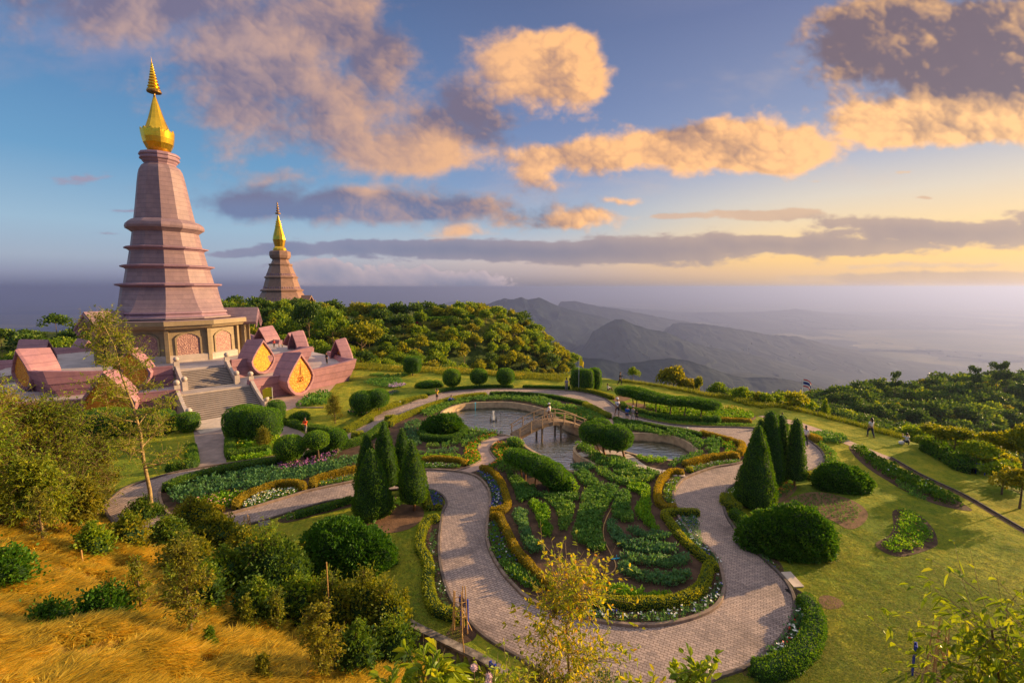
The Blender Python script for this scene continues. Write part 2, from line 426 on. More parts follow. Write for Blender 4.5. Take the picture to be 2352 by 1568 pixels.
M['hedge_green'] = leafmat('green hedge', [(.03,.10,.010),(.06,.16,.012),(.11,.22,.015),(.22,.30,.02)], .8)
M['hedge_gold'] = leafmat('golden hedge', [(.14,.13,.012),(.26,.21,.012),(.42,.31,.014),(.56,.42,.02)], .7)
M['hedge_lime'] = leafmat('lime hedge', [(.10,.15,.012),(.20,.26,.014),(.34,.36,.018),(.45,.42,.02)], .7)
M['tree_yellow'] = leafmat('yellow green leaves', [(.06,.10,.008),(.14,.18,.010),(.27,.28,.012),(.46,.40,.014)], .7, .45)
M['tree_green'] = leafmat('mid green leaves', [(.05,.11,.008),(.10,.19,.010),(.20,.29,.012),(.37,.40,.016)], .5, .4)
M['tree_dark'] = leafmat('dark green leaves', [(.022,.055,.010),(.04,.095,.012),(.08,.15,.014),(.16,.20,.018)], .5, .35)
M['tree_olive'] = leafmat('olive brown leaves', [(.06,.09,.010),(.14,.16,.012),(.27,.26,.014),(.45,.36,.016)], .6, .4)
M['tree_lime'] = leafmat('fresh green gold leaves', [(.05,.095,.008),(.11,.175,.010),(.22,.28,.012),(.42,.42,.016)], .7, .45)
M['orange_leaf'] = leafmat('orange tinted leaves', [(.08,.15,.012),(.18,.26,.014),(.32,.36,.015),(.52,.44,.02),(.68,.22,.04)], 1.6, .5)
M['big_leaf'] = leafmat('broad glossy leaves', [(.08,.15,.012),(.15,.24,.015),(.28,.36,.02),(.52,.48,.03)], 1.0, .4, .35)
M['bed_leaf'] = leafmat('bedding leaves', [(.045,.14,.035),(.08,.21,.04),(.14,.29,.045),(.32,.42,.05)], .5)
M['bed_blue'] = leafmat('blue green bedding leaves', [(.04,.13,.06),(.065,.18,.08),(.11,.25,.09),(.20,.34,.10)], .5)
M['bed_bright'] = leafmat('bright bedding leaves', [(.06,.18,.012),(.12,.29,.014),(.22,.40,.018),(.40,.50,.02)], .5)
M['dry_blade'] = leafmat('dry grass blades', [(.11,.09,.015),(.42,.31,.025),(.82,.60,.045),(.92,.80,.22)], .9, .45, .6)
M['turf'] = leafmat('turf blades', [(.05,.10,.010),(.12,.17,.012),(.22,.23,.016),(.42,.33,.04)], .5, .3, .6)
M['green_blade'] = leafmat('green grass blades', [(.06,.10,.010),(.12,.17,.012),(.22,.24,.016),(.38,.32,.02)], .3, .4)
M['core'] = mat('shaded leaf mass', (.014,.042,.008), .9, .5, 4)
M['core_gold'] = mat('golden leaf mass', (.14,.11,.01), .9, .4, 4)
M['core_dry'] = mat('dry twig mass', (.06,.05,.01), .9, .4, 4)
M['bark'] = mat('bark', (.13,.085,.05), .9, .45, 8, bmp=.03)
M['bark_pale'] = mat('pale bark', (.27,.19,.085), .85, .45, 6, bmp=.02)
M['bark_red'] = mat('reddish bark', (.24,.10,.035), .9, .4, 8, bmp=.02)
M['soil'] = mat('garden soil', (.075,.042,.026), .95, .5, 1.3, bmp=.05)
M['soil_dry'] = mat('dry soil', (.16,.085,.045), .95, .35, 1.6, bmp=.05)
M['kerb'] = mat('kerb concrete', (.22,.155,.12), .85, .35, 3, bmp=.01)
M['kerb_dark'] = mat('dark kerb concrete', (.11,.085,.075), .85, .35, 3, bmp=.01)
M['concrete'] = mat('pale concrete', (.52,.42,.34), .8, .22, 1.5, bmp=.01)
M['pave_pink'] = mat('pink walk concrete', (.42,.28,.22), .85, .2, 2)
M['wood'] = mat('weathered wood', (.20,.13,.075), .8, .35, 5, bmp=.01)
M['bamboo'] = mat('bamboo', (.42,.25,.09), .6, .35, 6)
M['blue_paint'] = mat('blue paint', (.02,.04,.30), .45, .15, 4)
M['sign_face'] = mat('sign face', (.30,.26,.30), .5, .12, 4)
M['white_paint'] = mat('white lettering', (.75,.74,.70), .5, .05, 4)
M['red_paint'] = mat('red cloth', (.55,.03,.03), .7, .1, 4)
M['white_cloth'] = mat('white cloth', (.72,.64,.62), .8, .1, 4)
M['navy_cloth'] = mat('navy cloth', (.02,.03,.16), .8, .1, 4)
M['yellow_cloth'] = mat('yellow cloth', (.80,.55,.01), .7, .1, 4)

def paving_mat(name, bw, bh, cols, mortar, rough=.8):
    m, n, b = newmat(name); co = objco(n)
    mp = n.nodes.new('ShaderNodeMapping'); mp.inputs['Rotation'].default_value = (0,0,R(28)); n.links.new(co, mp.inputs[0])
    # slow bending of the courses, as laid along a curving walk
    wv = noise(n, co, .05, 2, .5)
    br = n.nodes.new('ShaderNodeTexBrick'); br.offset = .5
    n.links.new(mp.outputs[0], br.inputs['Vector'])
    br.inputs['Scale'].default_value = 1.0; br.inputs['Brick Width'].default_value = bw; br.inputs['Row Height'].default_value = bh
    br.inputs['Mortar Size'].default_value = .012; br.inputs['Mortar Smooth'].default_value = .3; br.inputs['Bias'].default_value = 0
    for i, c in ((1, cols[0]), (2, cols[1]), (3, mortar)): br.inputs[i].default_value = (*c, 1)
    st = ramp(n, noise(n, co, .33, 7, .68), [(.28, (.42,.40,.42)), (.50, (.95,.93,.95)), (.62, (1.05,1.0,.98)), (.8, (1.35,1.2,1.05))])
    c = mix(n, 1.0, br.outputs[0], st, 'MULTIPLY')
    fine = ramp(n, noise(n, co, 6.0, 4, .7), [(.3, (.7,.7,.7)), (.7, (1.2,1.2,1.2))])
    c = mix(n, .8, c, mix(n, 1.0, c, fine, 'MULTIPLY'))
    n.links.new(c, b.inputs['Base Color']); b.inputs['Roughness'].default_value = rough
    bump(n, b, S(n, br.outputs['Fac'])*-1.0, .012, .7)
    return m
M['paving'] = paving_mat('brick paving', .235, .13, ((.44,.335,.285), (.29,.225,.205)), (.12,.08,.06))
M['plaza'] = mat('worn plaza paving', (.27,.20,.18), .8, .3, .9, bmp=.01)

# ------------------------------------------------------------------ ground
RING_OUT = [(240,1165),(262,1140),(290,1120),(350,1100),(400,1086),(455,1076),(523,1065),(632,1049),(700,1032),(792,998),(850,959),(922,934),(981,912),(1039,899),(1119,894),(1219,894),(1319,899),(1382,913),(1409,929),(1427,944),(1471,960),(1536,974),(1611,980),(1722,983),(1790,992),(1847,1008),(1874,1024),(1889,1040),(1893,1055),(1884,1070),(1850,1084),(1790,1094),(1730,1104),(1690,1113),(1672,1125),(1661,1146),(1666,1178),(1684,1210),(1720,1252),(1759,1288),(1794,1323),(1816,1355),(1825,1388),(1819,1423),(1798,1462),(1759,1501),(1716,1533),(1652,1555),(1560,1590),(1430,1605),(1310,1580),(1191,1511),(1116,1465),(1075,1426),(1045,1391),(1025,1351),(1012,1301),(1008,1251),(1011,1213),(1017,1177),(1025,1155),(1014,1137),(986,1125),(930,1124),(870,1130),(812,1144),(760,1151),(685,1171),(620,1192),(560,1208),(526,1215),(440,1232),(340,1236),(270,1210)]
ISL = [(368,1128),(390,1111),(459,1094),(525,1083),(585,1072),(672,1055),(710,1044),(785,1024),(835,1001),(870,984),(919,958),(956,944),(1024,921),(1081,913),(1144,907),(1194,907),(1256,912),(1319,922),(1364,939),(1402,959),(1421,970),(1500,983),(1586,993),(1661,1010),(1700,1021),(1716,1036),(1712,1056),(1690,1066),(1637,1075),(1582,1095),(1561,1109),(1546,1134),(1551,1169),(1568,1204),(1598,1238),(1620,1253),(1645,1281),(1659,1320),(1662,1357),(1645,1393),(1600,1417),(1553,1430),(1504,1437),(1431,1436),(1330,1420),(1250,1395),(1208,1372),(1183,1349),(1151,1312),(1126,1267),(1118,1229),(1120,1192),(1125,1165),(1125,1135),(1116,1115),(1099,1098),(1074,1088),(1036,1082),(974,1080),(900,1090),(810,1107),(710,1128),(672,1139),(584,1165),(513,1184),(450,1189),(395,1184),(372,1160)]
POND = [(1015,952),(1031,939),(1069,928),(1119,925),(1169,925),(1219,933),(1256,944),(1279,962),(1309,979),(1342,989),(1390,994),(1437,996),(1499,998),(1549,1005),(1582,1020),(1599,1038),(1592,1049),(1561,1057),(1511,1055),(1459,1044),(1425,1034),(1385,1022),(1345,1018),(1322,1024),(1316,1035),(1332,1052),(1361,1067),(1345,1078),(1318,1083),(1285,1072),(1250,1050),(1211,1027),(1199,1010),(1165,1000),(1119,993),(1069,983),(1030,970)]
ring_out = smoothpts(GP(RING_OUT)); isl = smoothpts(GP(ISL)); pond = smoothpts(GP(POND), sub=3)
FOOT = [(-90.,58.), (-60.,44.), (-38.,33.)]+GP([(350,1188),(600,1262),(930,1428),(1180,1572)])+[(4.,11.),(8.,4.),(14.,-20.)]
LAWN = GP([(2352,1165),(2302,1125),(2239,1088),(2189,1060),(2114,1025),(2039,1003),(1977,985),(1914,968),(1839,948),(1764,933),(1700,920),(1611,905),(1511,889),(1434,878),(1380,868),(1310,862),(1200,855),(1100,849),(1000,843),(900,838),(790,832)])
lawn_poly = [(60.,-40.), (42., 5.)]+GP([(2700,1420)])+LAWN+[(-42.,92.),(-70.,96.),(-84.,80.),(-80.,58.),(-66.,40.),(-50.,20.),(-40.,-40.)]
S_C = (-49.8, 67.8)                    # centre of the large pagoda
HILLB = [(-130,170),(-128,215),(-95,235),(-50,232),(-18,215),(-6,188),(-14,168),(-40,158),(-70,152),(-105,150)]
rt = [(60,68),(70,92),(80,125),(100,150),(140,165),(190,180),(260,200)]       # crest of the wooded hill on the right
rtz = [-17,-22.5,-27.5,-29.5,-30.,-30.5,-32]
def sstep(x, a, b):
    t = np.clip((x-a)/(b-a), 0, 1); return t*t*(3-2*t)
def footside(X, Y):
    d = segdist(X, Y, FOOT, False)
    poly = FOOT+[(14,-200),(-200,-200),(-200,58)]
    return np.where(inpoly(X, Y, poly), d, -d)
def tz(X, Y):
    X = np.asarray(X, float); Y = np.asarray(Y, float)
    shape = X.shape; X = X.ravel(); Y = Y.ravel()
    ins = inpoly(X, Y, lawn_poly); d = np.where(ins, 0, segdist(X, Y, lawn_poly))
    nz = fbm(X/22., Y/22., 41, 4)
    z = np.where(d < 1.0, -.12*d*d, -.12-.30*(d-1.0)-.22*np.maximum(d-4, 0))
    z = np.where(d > 60, -30.1-(d-60)*.62, z)+np.where(d > 2, nz*np.minimum((d-2)*.18, 5), 0)
    z = np.maximum(z, -900+110*fbm(X/2600., Y/2600., 43, 6))
    # hill of the second pagoda
    dB = np.where(inpoly(X, Y, HILLB), 0, segdist(X, Y, HILLB))
    zB = 3.0-.26*dB*np.minimum(dB/14., 1)-.013*dB*dB*sstep(X, -28, 2)+nz*np.minimum(dB*.15, 2.2)
    z = np.maximum(z, np.maximum(zB, -900)+0*z)
    # wooded hill on the right
    best = np.full(X.shape, -1e4)
    for i in range(len(rt)-1):
        ax, ay = rt[i]; bx, by = rt[i+1]; L = (bx-ax)**2+(by-ay)**2
        t = np.clip(((X-ax)*(bx-ax)+(Y-ay)*(by-ay))/L, 0, 1)
        dd = np.hypot(X-ax-t*(bx-ax), Y-ay-t*(by-ay))
        zc = rtz[i]+(rtz[i+1]-rtz[i])*t-.010*np.minimum(dd, 30)**2*.6-np.maximum(dd-30, 0)*.42
        best = np.maximum(best, zc)
    z = np.maximum(z, best+nz*2.5)
    # low grassy hill far left
    dC = np.hypot((X+142)/1.35, Y-128)
    z = np.maximum(z, .8-.0035*dC*dC+nz*1.2)
    # path of earth between the pagoda knoll and the second hill
    dD = segdist(X, Y, [(-62,88),(-86,150)], False)
    z = np.maximum(z, -1.5-.02*dD*dD)
    # slope in the foreground and the knoll the camera stands on
    s = footside(X, Y)
    nf = fbm(X/5., Y/5., 77, 4)*.55+fbm(X/1.3, Y/1.3, 78, 3)*.22
    h = -.85+.60*np.maximum(s, 0)+nf*np.clip(s, 0, 3)/2
    h = np.minimum(h, 7.6)
    rr = np.hypot(X, Y+1.0)
    h = np.where(s > 0, np.maximum(h, 12.4-1.55*np.maximum(rr-1.2, 0)), h)
    z = np.where(s > .35, h, np.where((s > .0), -.75, np.where((s > -.25) & (s <= 0), z-.05, z)))
    return z.reshape(shape)
def tz1(x, y): return float(tz(np.array([x]), np.array([y]))[0])
def GT(px, py, t0=3.0, t1=700.0):
    """first hit of a view ray with the terrain"""
    d = ray(px, py); t = np.geomspace(t0, t1, 900)
    X, Y, Z = d.x*t, d.y*t, HC+d.z*t
    h = tz(X, Y); k = np.argmax(Z < h)
    return Vector((X[k], Y[k], h[k]))
pond_big = None
def build_ground():
    rad = [2.0]
    while rad[-1] < 75000: rad.append(rad[-1]*(1.016 if rad[-1] < 320 else 1.05))
    ang = np.concatenate([np.linspace(-180, -66, 40, endpoint=False), np.linspace(-66, 66, 560), np.linspace(66, 180, 40)[1:-1]])
    rad = np.array(rad); A, Q = np.meshgrid(np.radians(ang), rad)
    X = Q*np.sin(A); Y = Q*np.cos(A)
    Z = tz(X, Y)
    inp = inpoly(X, Y, pond); dp = np.where(np.hypot(X-2, Y-45) < 40, segdist(X, Y, pond), 99)
    pit = inp | (dp < .75)
    Z = np.where(pit, -1.6, Z)
    V = np.stack([X, Y, Z], -1).reshape(-1, 3); nr, na = X.shape
    i, j = np.meshgrid(np.arange(nr-1), np.arange(na), indexing='ij'); j2 = (j+1) % na
    F = np.stack([i*na+j, (i+1)*na+j, (i+1)*na+j2, i*na+j2], -1).reshape(-1, 4)
    V = np.vstack([V, [[0, 0, tz1(0, 0)]]]); c = len(V)-1
    F = np.vstack([F, np.stack([np.full(na//2, c), np.arange(0, na-1, 2)[:na//2], (np.arange(0, na-1, 2)[:na//2]+1) % na, (np.arange(0, na-1, 2)[:na//2]+2) % na], -1)])
    # zones: r = lawn, g = dry grass, b = far country
    Xf, Yf = V[:,0], V[:,1]; s = footside(Xf, Yf)
    ins = inpoly(Xf, Yf, lawn_poly); dl = np.where(ins, 0, segdist(Xf, Yf, lawn_poly))
    z_l = np.where(s > 0, 0, 1-sstep(dl, .3, 2.5)); z_g = sstep(s, .4, 2.0)
    dC = np.hypot((Xf+142)/1.35, Yf-128); z_c = (1-sstep(dC, 26, 40))
    dB = np.where(inpoly(Xf, Yf, HILLB), 0, segdist(Xf, Yf, HILLB))
    z_y = np.maximum((1-sstep(dB, 0, 26))*sstep(Xf, -48, -34)*.8, z_c*.75)
    far = sstep(np.hypot(Xf, Yf), 300, 900)
    me = npmesh('ground', V, F, [ground_mat()], smooth=True)
    at_ = me.color_attributes.new('zone', 'FLOAT_COLOR', 'POINT')
    at_.data.foreach_set('color', np.stack([z_l, z_g, z_y, far], -1).astype(np.float32).ravel())
    tag(link('ground', me), 'garden lawn, hillsides and far valley floor', kind='structure')
def ground_mat():
    m, n, b = newmat('ground cover'); co = objco(n)
    at_ = n.nodes.new('ShaderNodeAttribute'); at_.attribute_name = 'zone'
    sp_ = n.nodes.new('ShaderNodeSeparateColor'); n.links.new(at_.outputs['Color'], sp_.inputs[0])
    zl, zg, zy = (sp_.outputs[i] for i in range(3))
    nb_ = noise(n, co, .12, 5, .6); nf_ = noise(n, co, 5.0, 5, .7); nm = noise(n, co, 1.1, 6, .65)
    wood = ramp(n, nm, [(.3, (.018,.040,.008)), (.7, (.06,.085,.015))])
    lw = ramp(n, nb_*.50+nm*.35+nf_*.35-.10, [(.34, (.055,.105,.010)), (.46, (.13,.175,.013)), (.54, (.25,.245,.018)), (.66, (.42,.33,.03))])
    mow = n.nodes.new('ShaderNodeTexWave'); mow.wave_profile = 'SIN'; mow.inputs['Scale'].default_value = .35; mow.inputs['Distortion'].default_value = 1.5; mow.inputs['Detail'].default_value = 2
    mpp = n.nodes.new('ShaderNodeMapping'); mpp.inputs['Rotation'].default_value = (0,0,R(40)); n.links.new(co, mpp.inputs[0]); n.links.new(mpp.outputs[0], mow.inputs[0])
    lw = mix(n, S(n, mow.outputs['Fac'])*.14, lw, (.20,.24,.03))
    dry = ramp(n, nm*.6+nf_*.4, [(.30, (.05,.035,.012)), (.45, (.13,.085,.02)), (.6, (.30,.19,.03)), (.75, (.50,.33,.05))])
    yel = ramp(n, nm, [(.3, (.06,.10,.012)), (.5, (.17,.18,.018)), (.7, (.30,.22,.025))])
    farc = ramp(n, noise(n, co, .0006, 6, .6), [(.35, (.03,.05,.03)), (.5, (.09,.09,.05)), (.65, (.20,.17,.09))])
    c = mix(n, zl, wood, lw); c = mix(n, zy, c, yel); c = mix(n, zg, c, dry); c = mix(n, at_.outputs['Alpha'], c, farc)
    n.links.new(c, b.inputs['Base Color']); b.inputs['Roughness'].default_value = .95; b.inputs['Specular IOR Level'].default_value = .1
    bump(n, b, nf_*.06+nm*.10+noise(n, co, .16, 3, .5)*.9, 1.0, 1.0)
    return m
build_ground()

def st(o, label=None): return tag(o, label, kind='structure')
st(sheet('path', ring_out, .012, M['paving'], [isl]), 'brick paved garden walk looping round the flower beds and pond')
st(sheet('bed_soil', isl, .020, M['soil'], [pond]), 'dark garden soil inside the looping walk')
st(kerb('kerb', ring_out, M['kerb_dark']), 'outer kerb of the brick walk')
st(kerb('kerb', isl, M['kerb'], .18, .14), 'inner kerb of the brick walk')
# pond: basin wall, rim and water
def pond_parts():
    mb = MB(); n = len(pond); P = [np.array(p) for p in pond]
    area = sum(P[i][0]*P[(i+1)%n][1]-P[(i+1)%n][0]*P[i][1] for i in range(n)); sg = 1 if area > 0 else -1
    inn, outr = [], []
    for i in range(n):
        d = P[(i+1)%n]-P[i-1]; d /= np.linalg.norm(d)+1e-9; q = np.array([-d[1], d[0]])*sg
        inn.append(P[i]+q*.0); outr.append(P[i]-q*.24)
    vs = []
    for i in range(n): vs += [(*inn[i], -1.5), (*inn[i], .10), (*outr[i], .10), (*outr[i], -.02)]
    fs = [(i*4+k, ((i+1)%n)*4+k, ((i+1)%n)*4+k+1, i*4+k+1) for i in range(n) for k in range(3)]
    mb.add(vs, fs)
    m, nn, b = newmat('pond wall concrete'); co = objco(nn)
    spx = nn.nodes.new('ShaderNodeSeparateXYZ'); nn.links.new(co, spx.inputs[0])
    wet = (S(nn, spx.outputs[2])+noise(nn, co, 1.5, 4, .6)*.25).ss(-.62, -.38)
    c = mix(nn, wet, (.07,.055,.03), ramp(nn, noise(nn, co, 2.5, 5, .6), [(.3, (.27,.18,.10)), (.7, (.48,.34,.20))]))
    nn.links.new(c, b.inputs['Base Color']); b.inputs['Roughness'].default_value = .8
    st(mb.obj('pond_wall', m), 'concrete rim wall of the garden pond')
    m, nn, b = newmat('pond water'); co = objco(nn)
    b.inputs['Base Color'].default_value = (.055,.055,.022,1); b.inputs['Roughness'].default_value = .3; b.inputs['Specular IOR Level'].default_value = .0
    gl_ = nn.nodes.new('ShaderNodeBsdfGlossy'); gl_.inputs['Roughness'].default_value = .03; gl_.inputs[0].default_value = (.92,.95,1,1)
    lw_ = nn.nodes.new('ShaderNodeLayerWeight'); lw_.inputs[0].default_value = .86; mx_ = nn.nodes.new('ShaderNodeMixShader'); outn = nn.nodes['Material Output']
    nn.links.new(lw_.outputs['Fresnel'], mx_.inputs[0]); nn.links.new(b.outputs[0], mx_.inputs[1]); nn.links.new(gl_.outputs[0], mx_.inputs[2]); nn.links.new(mx_.outputs[0], outn.inputs[0])
    mp = nn.nodes.new('ShaderNodeMapping'); mp.inputs['Scale'].default_value = (1.0, 2.6, 1); mp.inputs['Rotation'].default_value = (0,0,R(-12)); nn.links.new(co, mp.inputs[0])
    h = noise(nn, mp.outputs[0], .9, 4, .6)*.8+noise(nn, mp.outputs[0], 3.5, 3, .6)*.25
    bump(nn, b, h, .13, 1.0); bn_ = b.inputs['Normal'].links[0].from_socket; nn.links.new(bn_, gl_.inputs['Normal']); nn.links.new(bn_, lw_.inputs['Normal'])
    st(sheet('pond_water', pond, -.72, m), 'rippled pond water reflecting the evening sky')
pond_parts()

# ------------------------------------------------------------------ far mountains and haze
M['hill'] = None
def hill_mat():
    m, n, b = newmat('wooded mountain'); co = objco(n)
    f = noise(n, co, .002, 8, .65); g = noise(n, co, .012, 4, .6)
    n.links.new(ramp(n, f*.6+g*.4, [(.35, (.004,.012,.020)), (.5, (.010,.024,.032)), (.66, (.024,.04,.042))]), b.inputs['Base Color'])
    b.inputs['Roughness'].default_value = .95; b.inputs['Specular IOR Level'].default_value = .1
    return m
HM = hill_mat()
def ridge(pts, dist, seed, front, rough=1.0, base=-900, skew=0.0):
    """a mountain range whose crest runs through the given directions, at the given distance"""
    P = []
    for px, py in pts:
        d = ray(px, py); Y = dist*(1+skew*(px-CX)/FOC); P.append((d.x/d.y*Y, Y, HC+d.z/d.y*Y))
    P = np.array(P); n = 300; m = 90
    t = np.linspace(0, 1, n); arc = np.linspace(0, 1, len(P))
    cx, cy, cz = (np.interp(t, arc, P[:,i]) for i in range(3))
    T, Sx = np.meshgrid(t, np.concatenate([-np.geomspace(1, .002, m//2), [0], np.geomspace(.002, 1, m//2)]))
    X0 = np.interp(T, t, cx); Y0 = np.interp(T, t, cy); Z0 = np.interp(T, t, cz)
    k = dist*.012
    wob = fbm(T*14, Sx*3, seed, 4)
    X = X0+wob*front*.35*np.abs(Sx)**.6; Y = Y0+Sx*front
    h = (Z0-base)
    prof = np.maximum(0, 1-np.abs(Sx)**.72)
    L = np.hypot(P[-1,0]-P[0,0], P[-1,1]-P[0,1])
    rn = np.abs(fbm(X/(L*.075), Y/(L*.11), seed+5, 7, .55))
    Z = base+h*prof+(.16-rn)*h*.24*rough*np.minimum(np.abs(Sx)*7, 1)*(1-np.abs(Sx))+fbm(X/k, Y/k, seed+9, 4)*dist*.0016
    Z = np.maximum(Z, base-60)
    e = np.minimum(1, np.minimum(T, 1-T)*12); Z = base-60+(Z-base+60)*e**.6
    nr, na = X.shape; V = np.stack([X, Y, Z], -1).reshape(-1, 3)
    i, j = np.meshgrid(np.arange(nr-1), np.arange(na-1), indexing='ij')
    F = np.stack([i*na+j, i*na+j+1, (i+1)*na+j+1, (i+1)*na+j], -1).reshape(-1, 4)
    o = link('hills', npmesh('hills', V, F, [HM], smooth=True)); tag(o, kind='structure'); return o
tag(ridge([(980,760),(1010,738),(1050,722),(1085,712),(1110,702),(1135,692),(1160,685),(1180,688),(1197,682),(1213,688),(1238,683),(1262,694),(1290,706),(1330,716),(1370,724),(1400,733),(1440,746),(1490,762),(1540,778),(1600,800),(1660,830),(1700,860)], 6200, 11, 2600, 1.0, -820, .15), 'main blue mountain with two rounded peaks')
tag(ridge([(1300,800),(1350,768),(1385,748),(1412,733),(1430,733),(1455,745),(1500,758),(1530,762),(1570,781),(1620,795),(1665,803),(1700,809),(1740,818),(1790,832),(1850,848),(1920,870),(2000,900)], 4300, 23, 1500, 1.0, -760), 'dark spur ridge running right from the main mountain')
tag(ridge([(1180,850),(1250,826),(1290,819),(1340,822),(1380,823),(1425,834),(1460,832),(1500,826),(1540,822),(1580,827),(1620,840),(1662,856),(1710,867),(1760,866),(1800,870),(1860,880),(1930,900),(2010,925)], 2300, 37, 800, .8, -560), 'nearest low wooded ridge below the crest of the lawn')
tag(ridge([(700,742),(760,730),(820,721),(860,716),(900,711),(930,708),(965,710),(1000,716),(1040,724),(1090,735),(1140,750)], 9000, 51, 3000, .8, -860), 'low blue ridge left of the main mountain')
tag(ridge([(1240,712),(1285,693),(1320,691),(1350,698),(1380,704),(1420,709),(1470,719),(1530,731),(1600,742),(1660,757),(1730,770),(1800,790),(1900,812),(2000,840)], 8600, 63, 2200, .9, -860), 'hazy ridge behind the right shoulder of the main mountain')
tag(ridge([(1500,748),(1560,741),(1620,744),(1700,756),(1760,768),(1830,772),(1900,790),(2000,812),(2100,838),(2200,860)], 6000, 77, 1800, 1, -860), 'pale rolling ridge in the middle of the valley')
tag(ridge([(1560,722),(1640,716),(1700,722),(1760,716),(1830,709),(1900,718),(1990,724),(2080,730),(2180,727),(2280,735),(2400,730),(2500,745)], 13500, 81, 3600, .8, -880), 'faint distant ridge on the right horizon')
tag(ridge([(960,706),(1010,697),(1060,690),(1110,696),(1180,700),(1250,702),(1330,697),(1420,706),(1500,712),(1600,718)], 15500, 93, 3600, .8, -880), 'faint distant ridge behind the main mountain')
tag(ridge([(1650,800),(1720,786),(1800,778),(1880,782),(1960,776),(2040,790),(2130,786),(2230,800),(2330,795),(2420,815)], 8200, 97, 2600, .9, -880), 'dim ridge far down in the hazy valley at right')
tag(ridge([(-200,780),(-60,762),(60,756),(160,751),(260,757),(330,768),(420,785)], 9000, 99, 2600, .9, -880), 'dim blue ridge low at the far left')
tag(ridge([(-300,722),(-100,714),(60,716),(200,710),(420,716),(560,708),(700,716),(820,712)], 19000, 101, 3600, .6, -880), 'faint ridge under the left horizon')
def haze():
    mb = MB(); mb.box((0, 0, -520), (156000, 156000, 1150))
    m = bpy.data.materials.new('valley haze'); m.use_nodes = True; n = m.node_tree; n.nodes.clear()
    o = n.nodes.new('ShaderNodeOutputMaterial'); v = n.nodes.new('ShaderNodeVolumePrincipled')
    v.inputs['Color'].default_value = (.255,.32,.61,1); v.inputs['Density'].default_value = 1.0e-4; v.inputs['Anisotropy'].default_value = .46
    n.links.new(v.outputs[0], o.inputs['Volume'])
    tag(mb.obj('haze', m), 'even pale haze filling the valley', kind='stuff')
haze()

# ------------------------------------------------------------------ foliage builders
def nrm(v): return v/np.maximum(np.linalg.norm(v, axis=-1, keepdims=True), 1e-9)
def leafquads(P, N, L, W, rng, along=.5, upw=.2, rnd=.8, droop=0.0):
    """one rhombic leaf per point; P (n,3), N outward"""
    n = len(P); r = rng.normal(size=(n,3))
    d = nrm(N*along+nrm(r)*rnd+np.array([0,0,upw-droop])); s = nrm(np.cross(d, rng.normal(size=(n,3))))
    l = (np.asarray(L)*rng.uniform(.7, 1.3, n))[:,None]; w = (np.asarray(W)*rng.uniform(.7, 1.3, n))[:,None]
    q = nrm(np.cross(s, d))
    a = P; b = P+d*l*.45-s*w+q*l*.06; c = P+d*l; e = P+d*l*.45+s*w+q*l*.06
    V = np.stack([a, b, c, e], 1).reshape(-1, 3); F = np.arange(4*n).reshape(-1, 4)
    return V, F
def leafhex(P, D, L, W, rng, fold=.35, droop=.25):
    """a folded, curved leaf of two quads from each point P along direction D"""
    n = len(P); D = nrm(D); s = nrm(np.cross(D, rng.normal(size=(n,3))*.5+np.array([0,0,1.]))); q = nrm(np.cross(s, D))
    l = (np.asarray(L)*rng.uniform(.65, 1.25, n))[:,None]; w = (np.asarray(W)*rng.uniform(.75, 1.2, n))[:,None]
    g = np.array([0,0,-1.])*l*droop
    b = P; m1 = P+D*l*.34+g*.10; m2 = P+D*l*.70+g*.42; t = P+D*l+g
    V = np.stack([b, m1-s*w+q*w*fold, m2-s*w*.75+q*w*fold, t, m2+s*w*.75+q*w*fold, m1+s*w+q*w*fold], 1).reshape(-1, 3)
    k = np.arange(n)[:,None]*6; F = np.concatenate([k+np.array([0,1,2,3]), k+np.array([0,3,4,5])]); return V, F
def sphere_pts(n, rng):
    v = nrm(rng.normal(size=(n,3))); return v
def cat(parts):
    """join (V,F4,mi) lists"""
    Vs, Fs, Ms = [], [], []; b = 0
    for V, F, m in parts:
        Vs.append(V); Fs.append(F+b); Ms.append(np.full(len(F), m)); b += len(V)
    return np.vstack(Vs), np.vstack(Fs), np.concatenate(Ms)
def uvs(c, r, nu=16, nv=10, nz=.0, seed=0, sup=1.0, zc=0.0):
    """closed super-ellipsoid as quads; c centre, r radii, sup<1 boxier"""
    th = np.linspace(0, 2*PI, nu, endpoint=False); ph = np.linspace(-PI/2, PI/2, nv)
    T, Pp = np.meshgrid(th, ph)
    f = lambda x: np.sign(x)*np.abs(x)**sup
    X = f(np.cos(Pp))*f(np.cos(T)); Y = f(np.cos(Pp))*f(np.sin(T)); Z = f(np.sin(Pp))
    k = 1+nz*fbm(X*1.5+Z*2+seed, Y*1.5-Z+seed*3, 900+seed, 3)
    V = np.stack([c[0]+X*r[0]*k, c[1]+Y*r[1]*k, c[2]+Z*r[2]*k], -1).reshape(-1, 3)
    i, j = np.meshgrid(np.arange(nv-1), np.arange(nu), indexing='ij'); j2 = (j+1) % nu
    F = np.stack([i*nu+j, i*nu+j2, (i+1)*nu+j2, (i+1)*nu+j], -1).reshape(-1, 4)
    return V, F
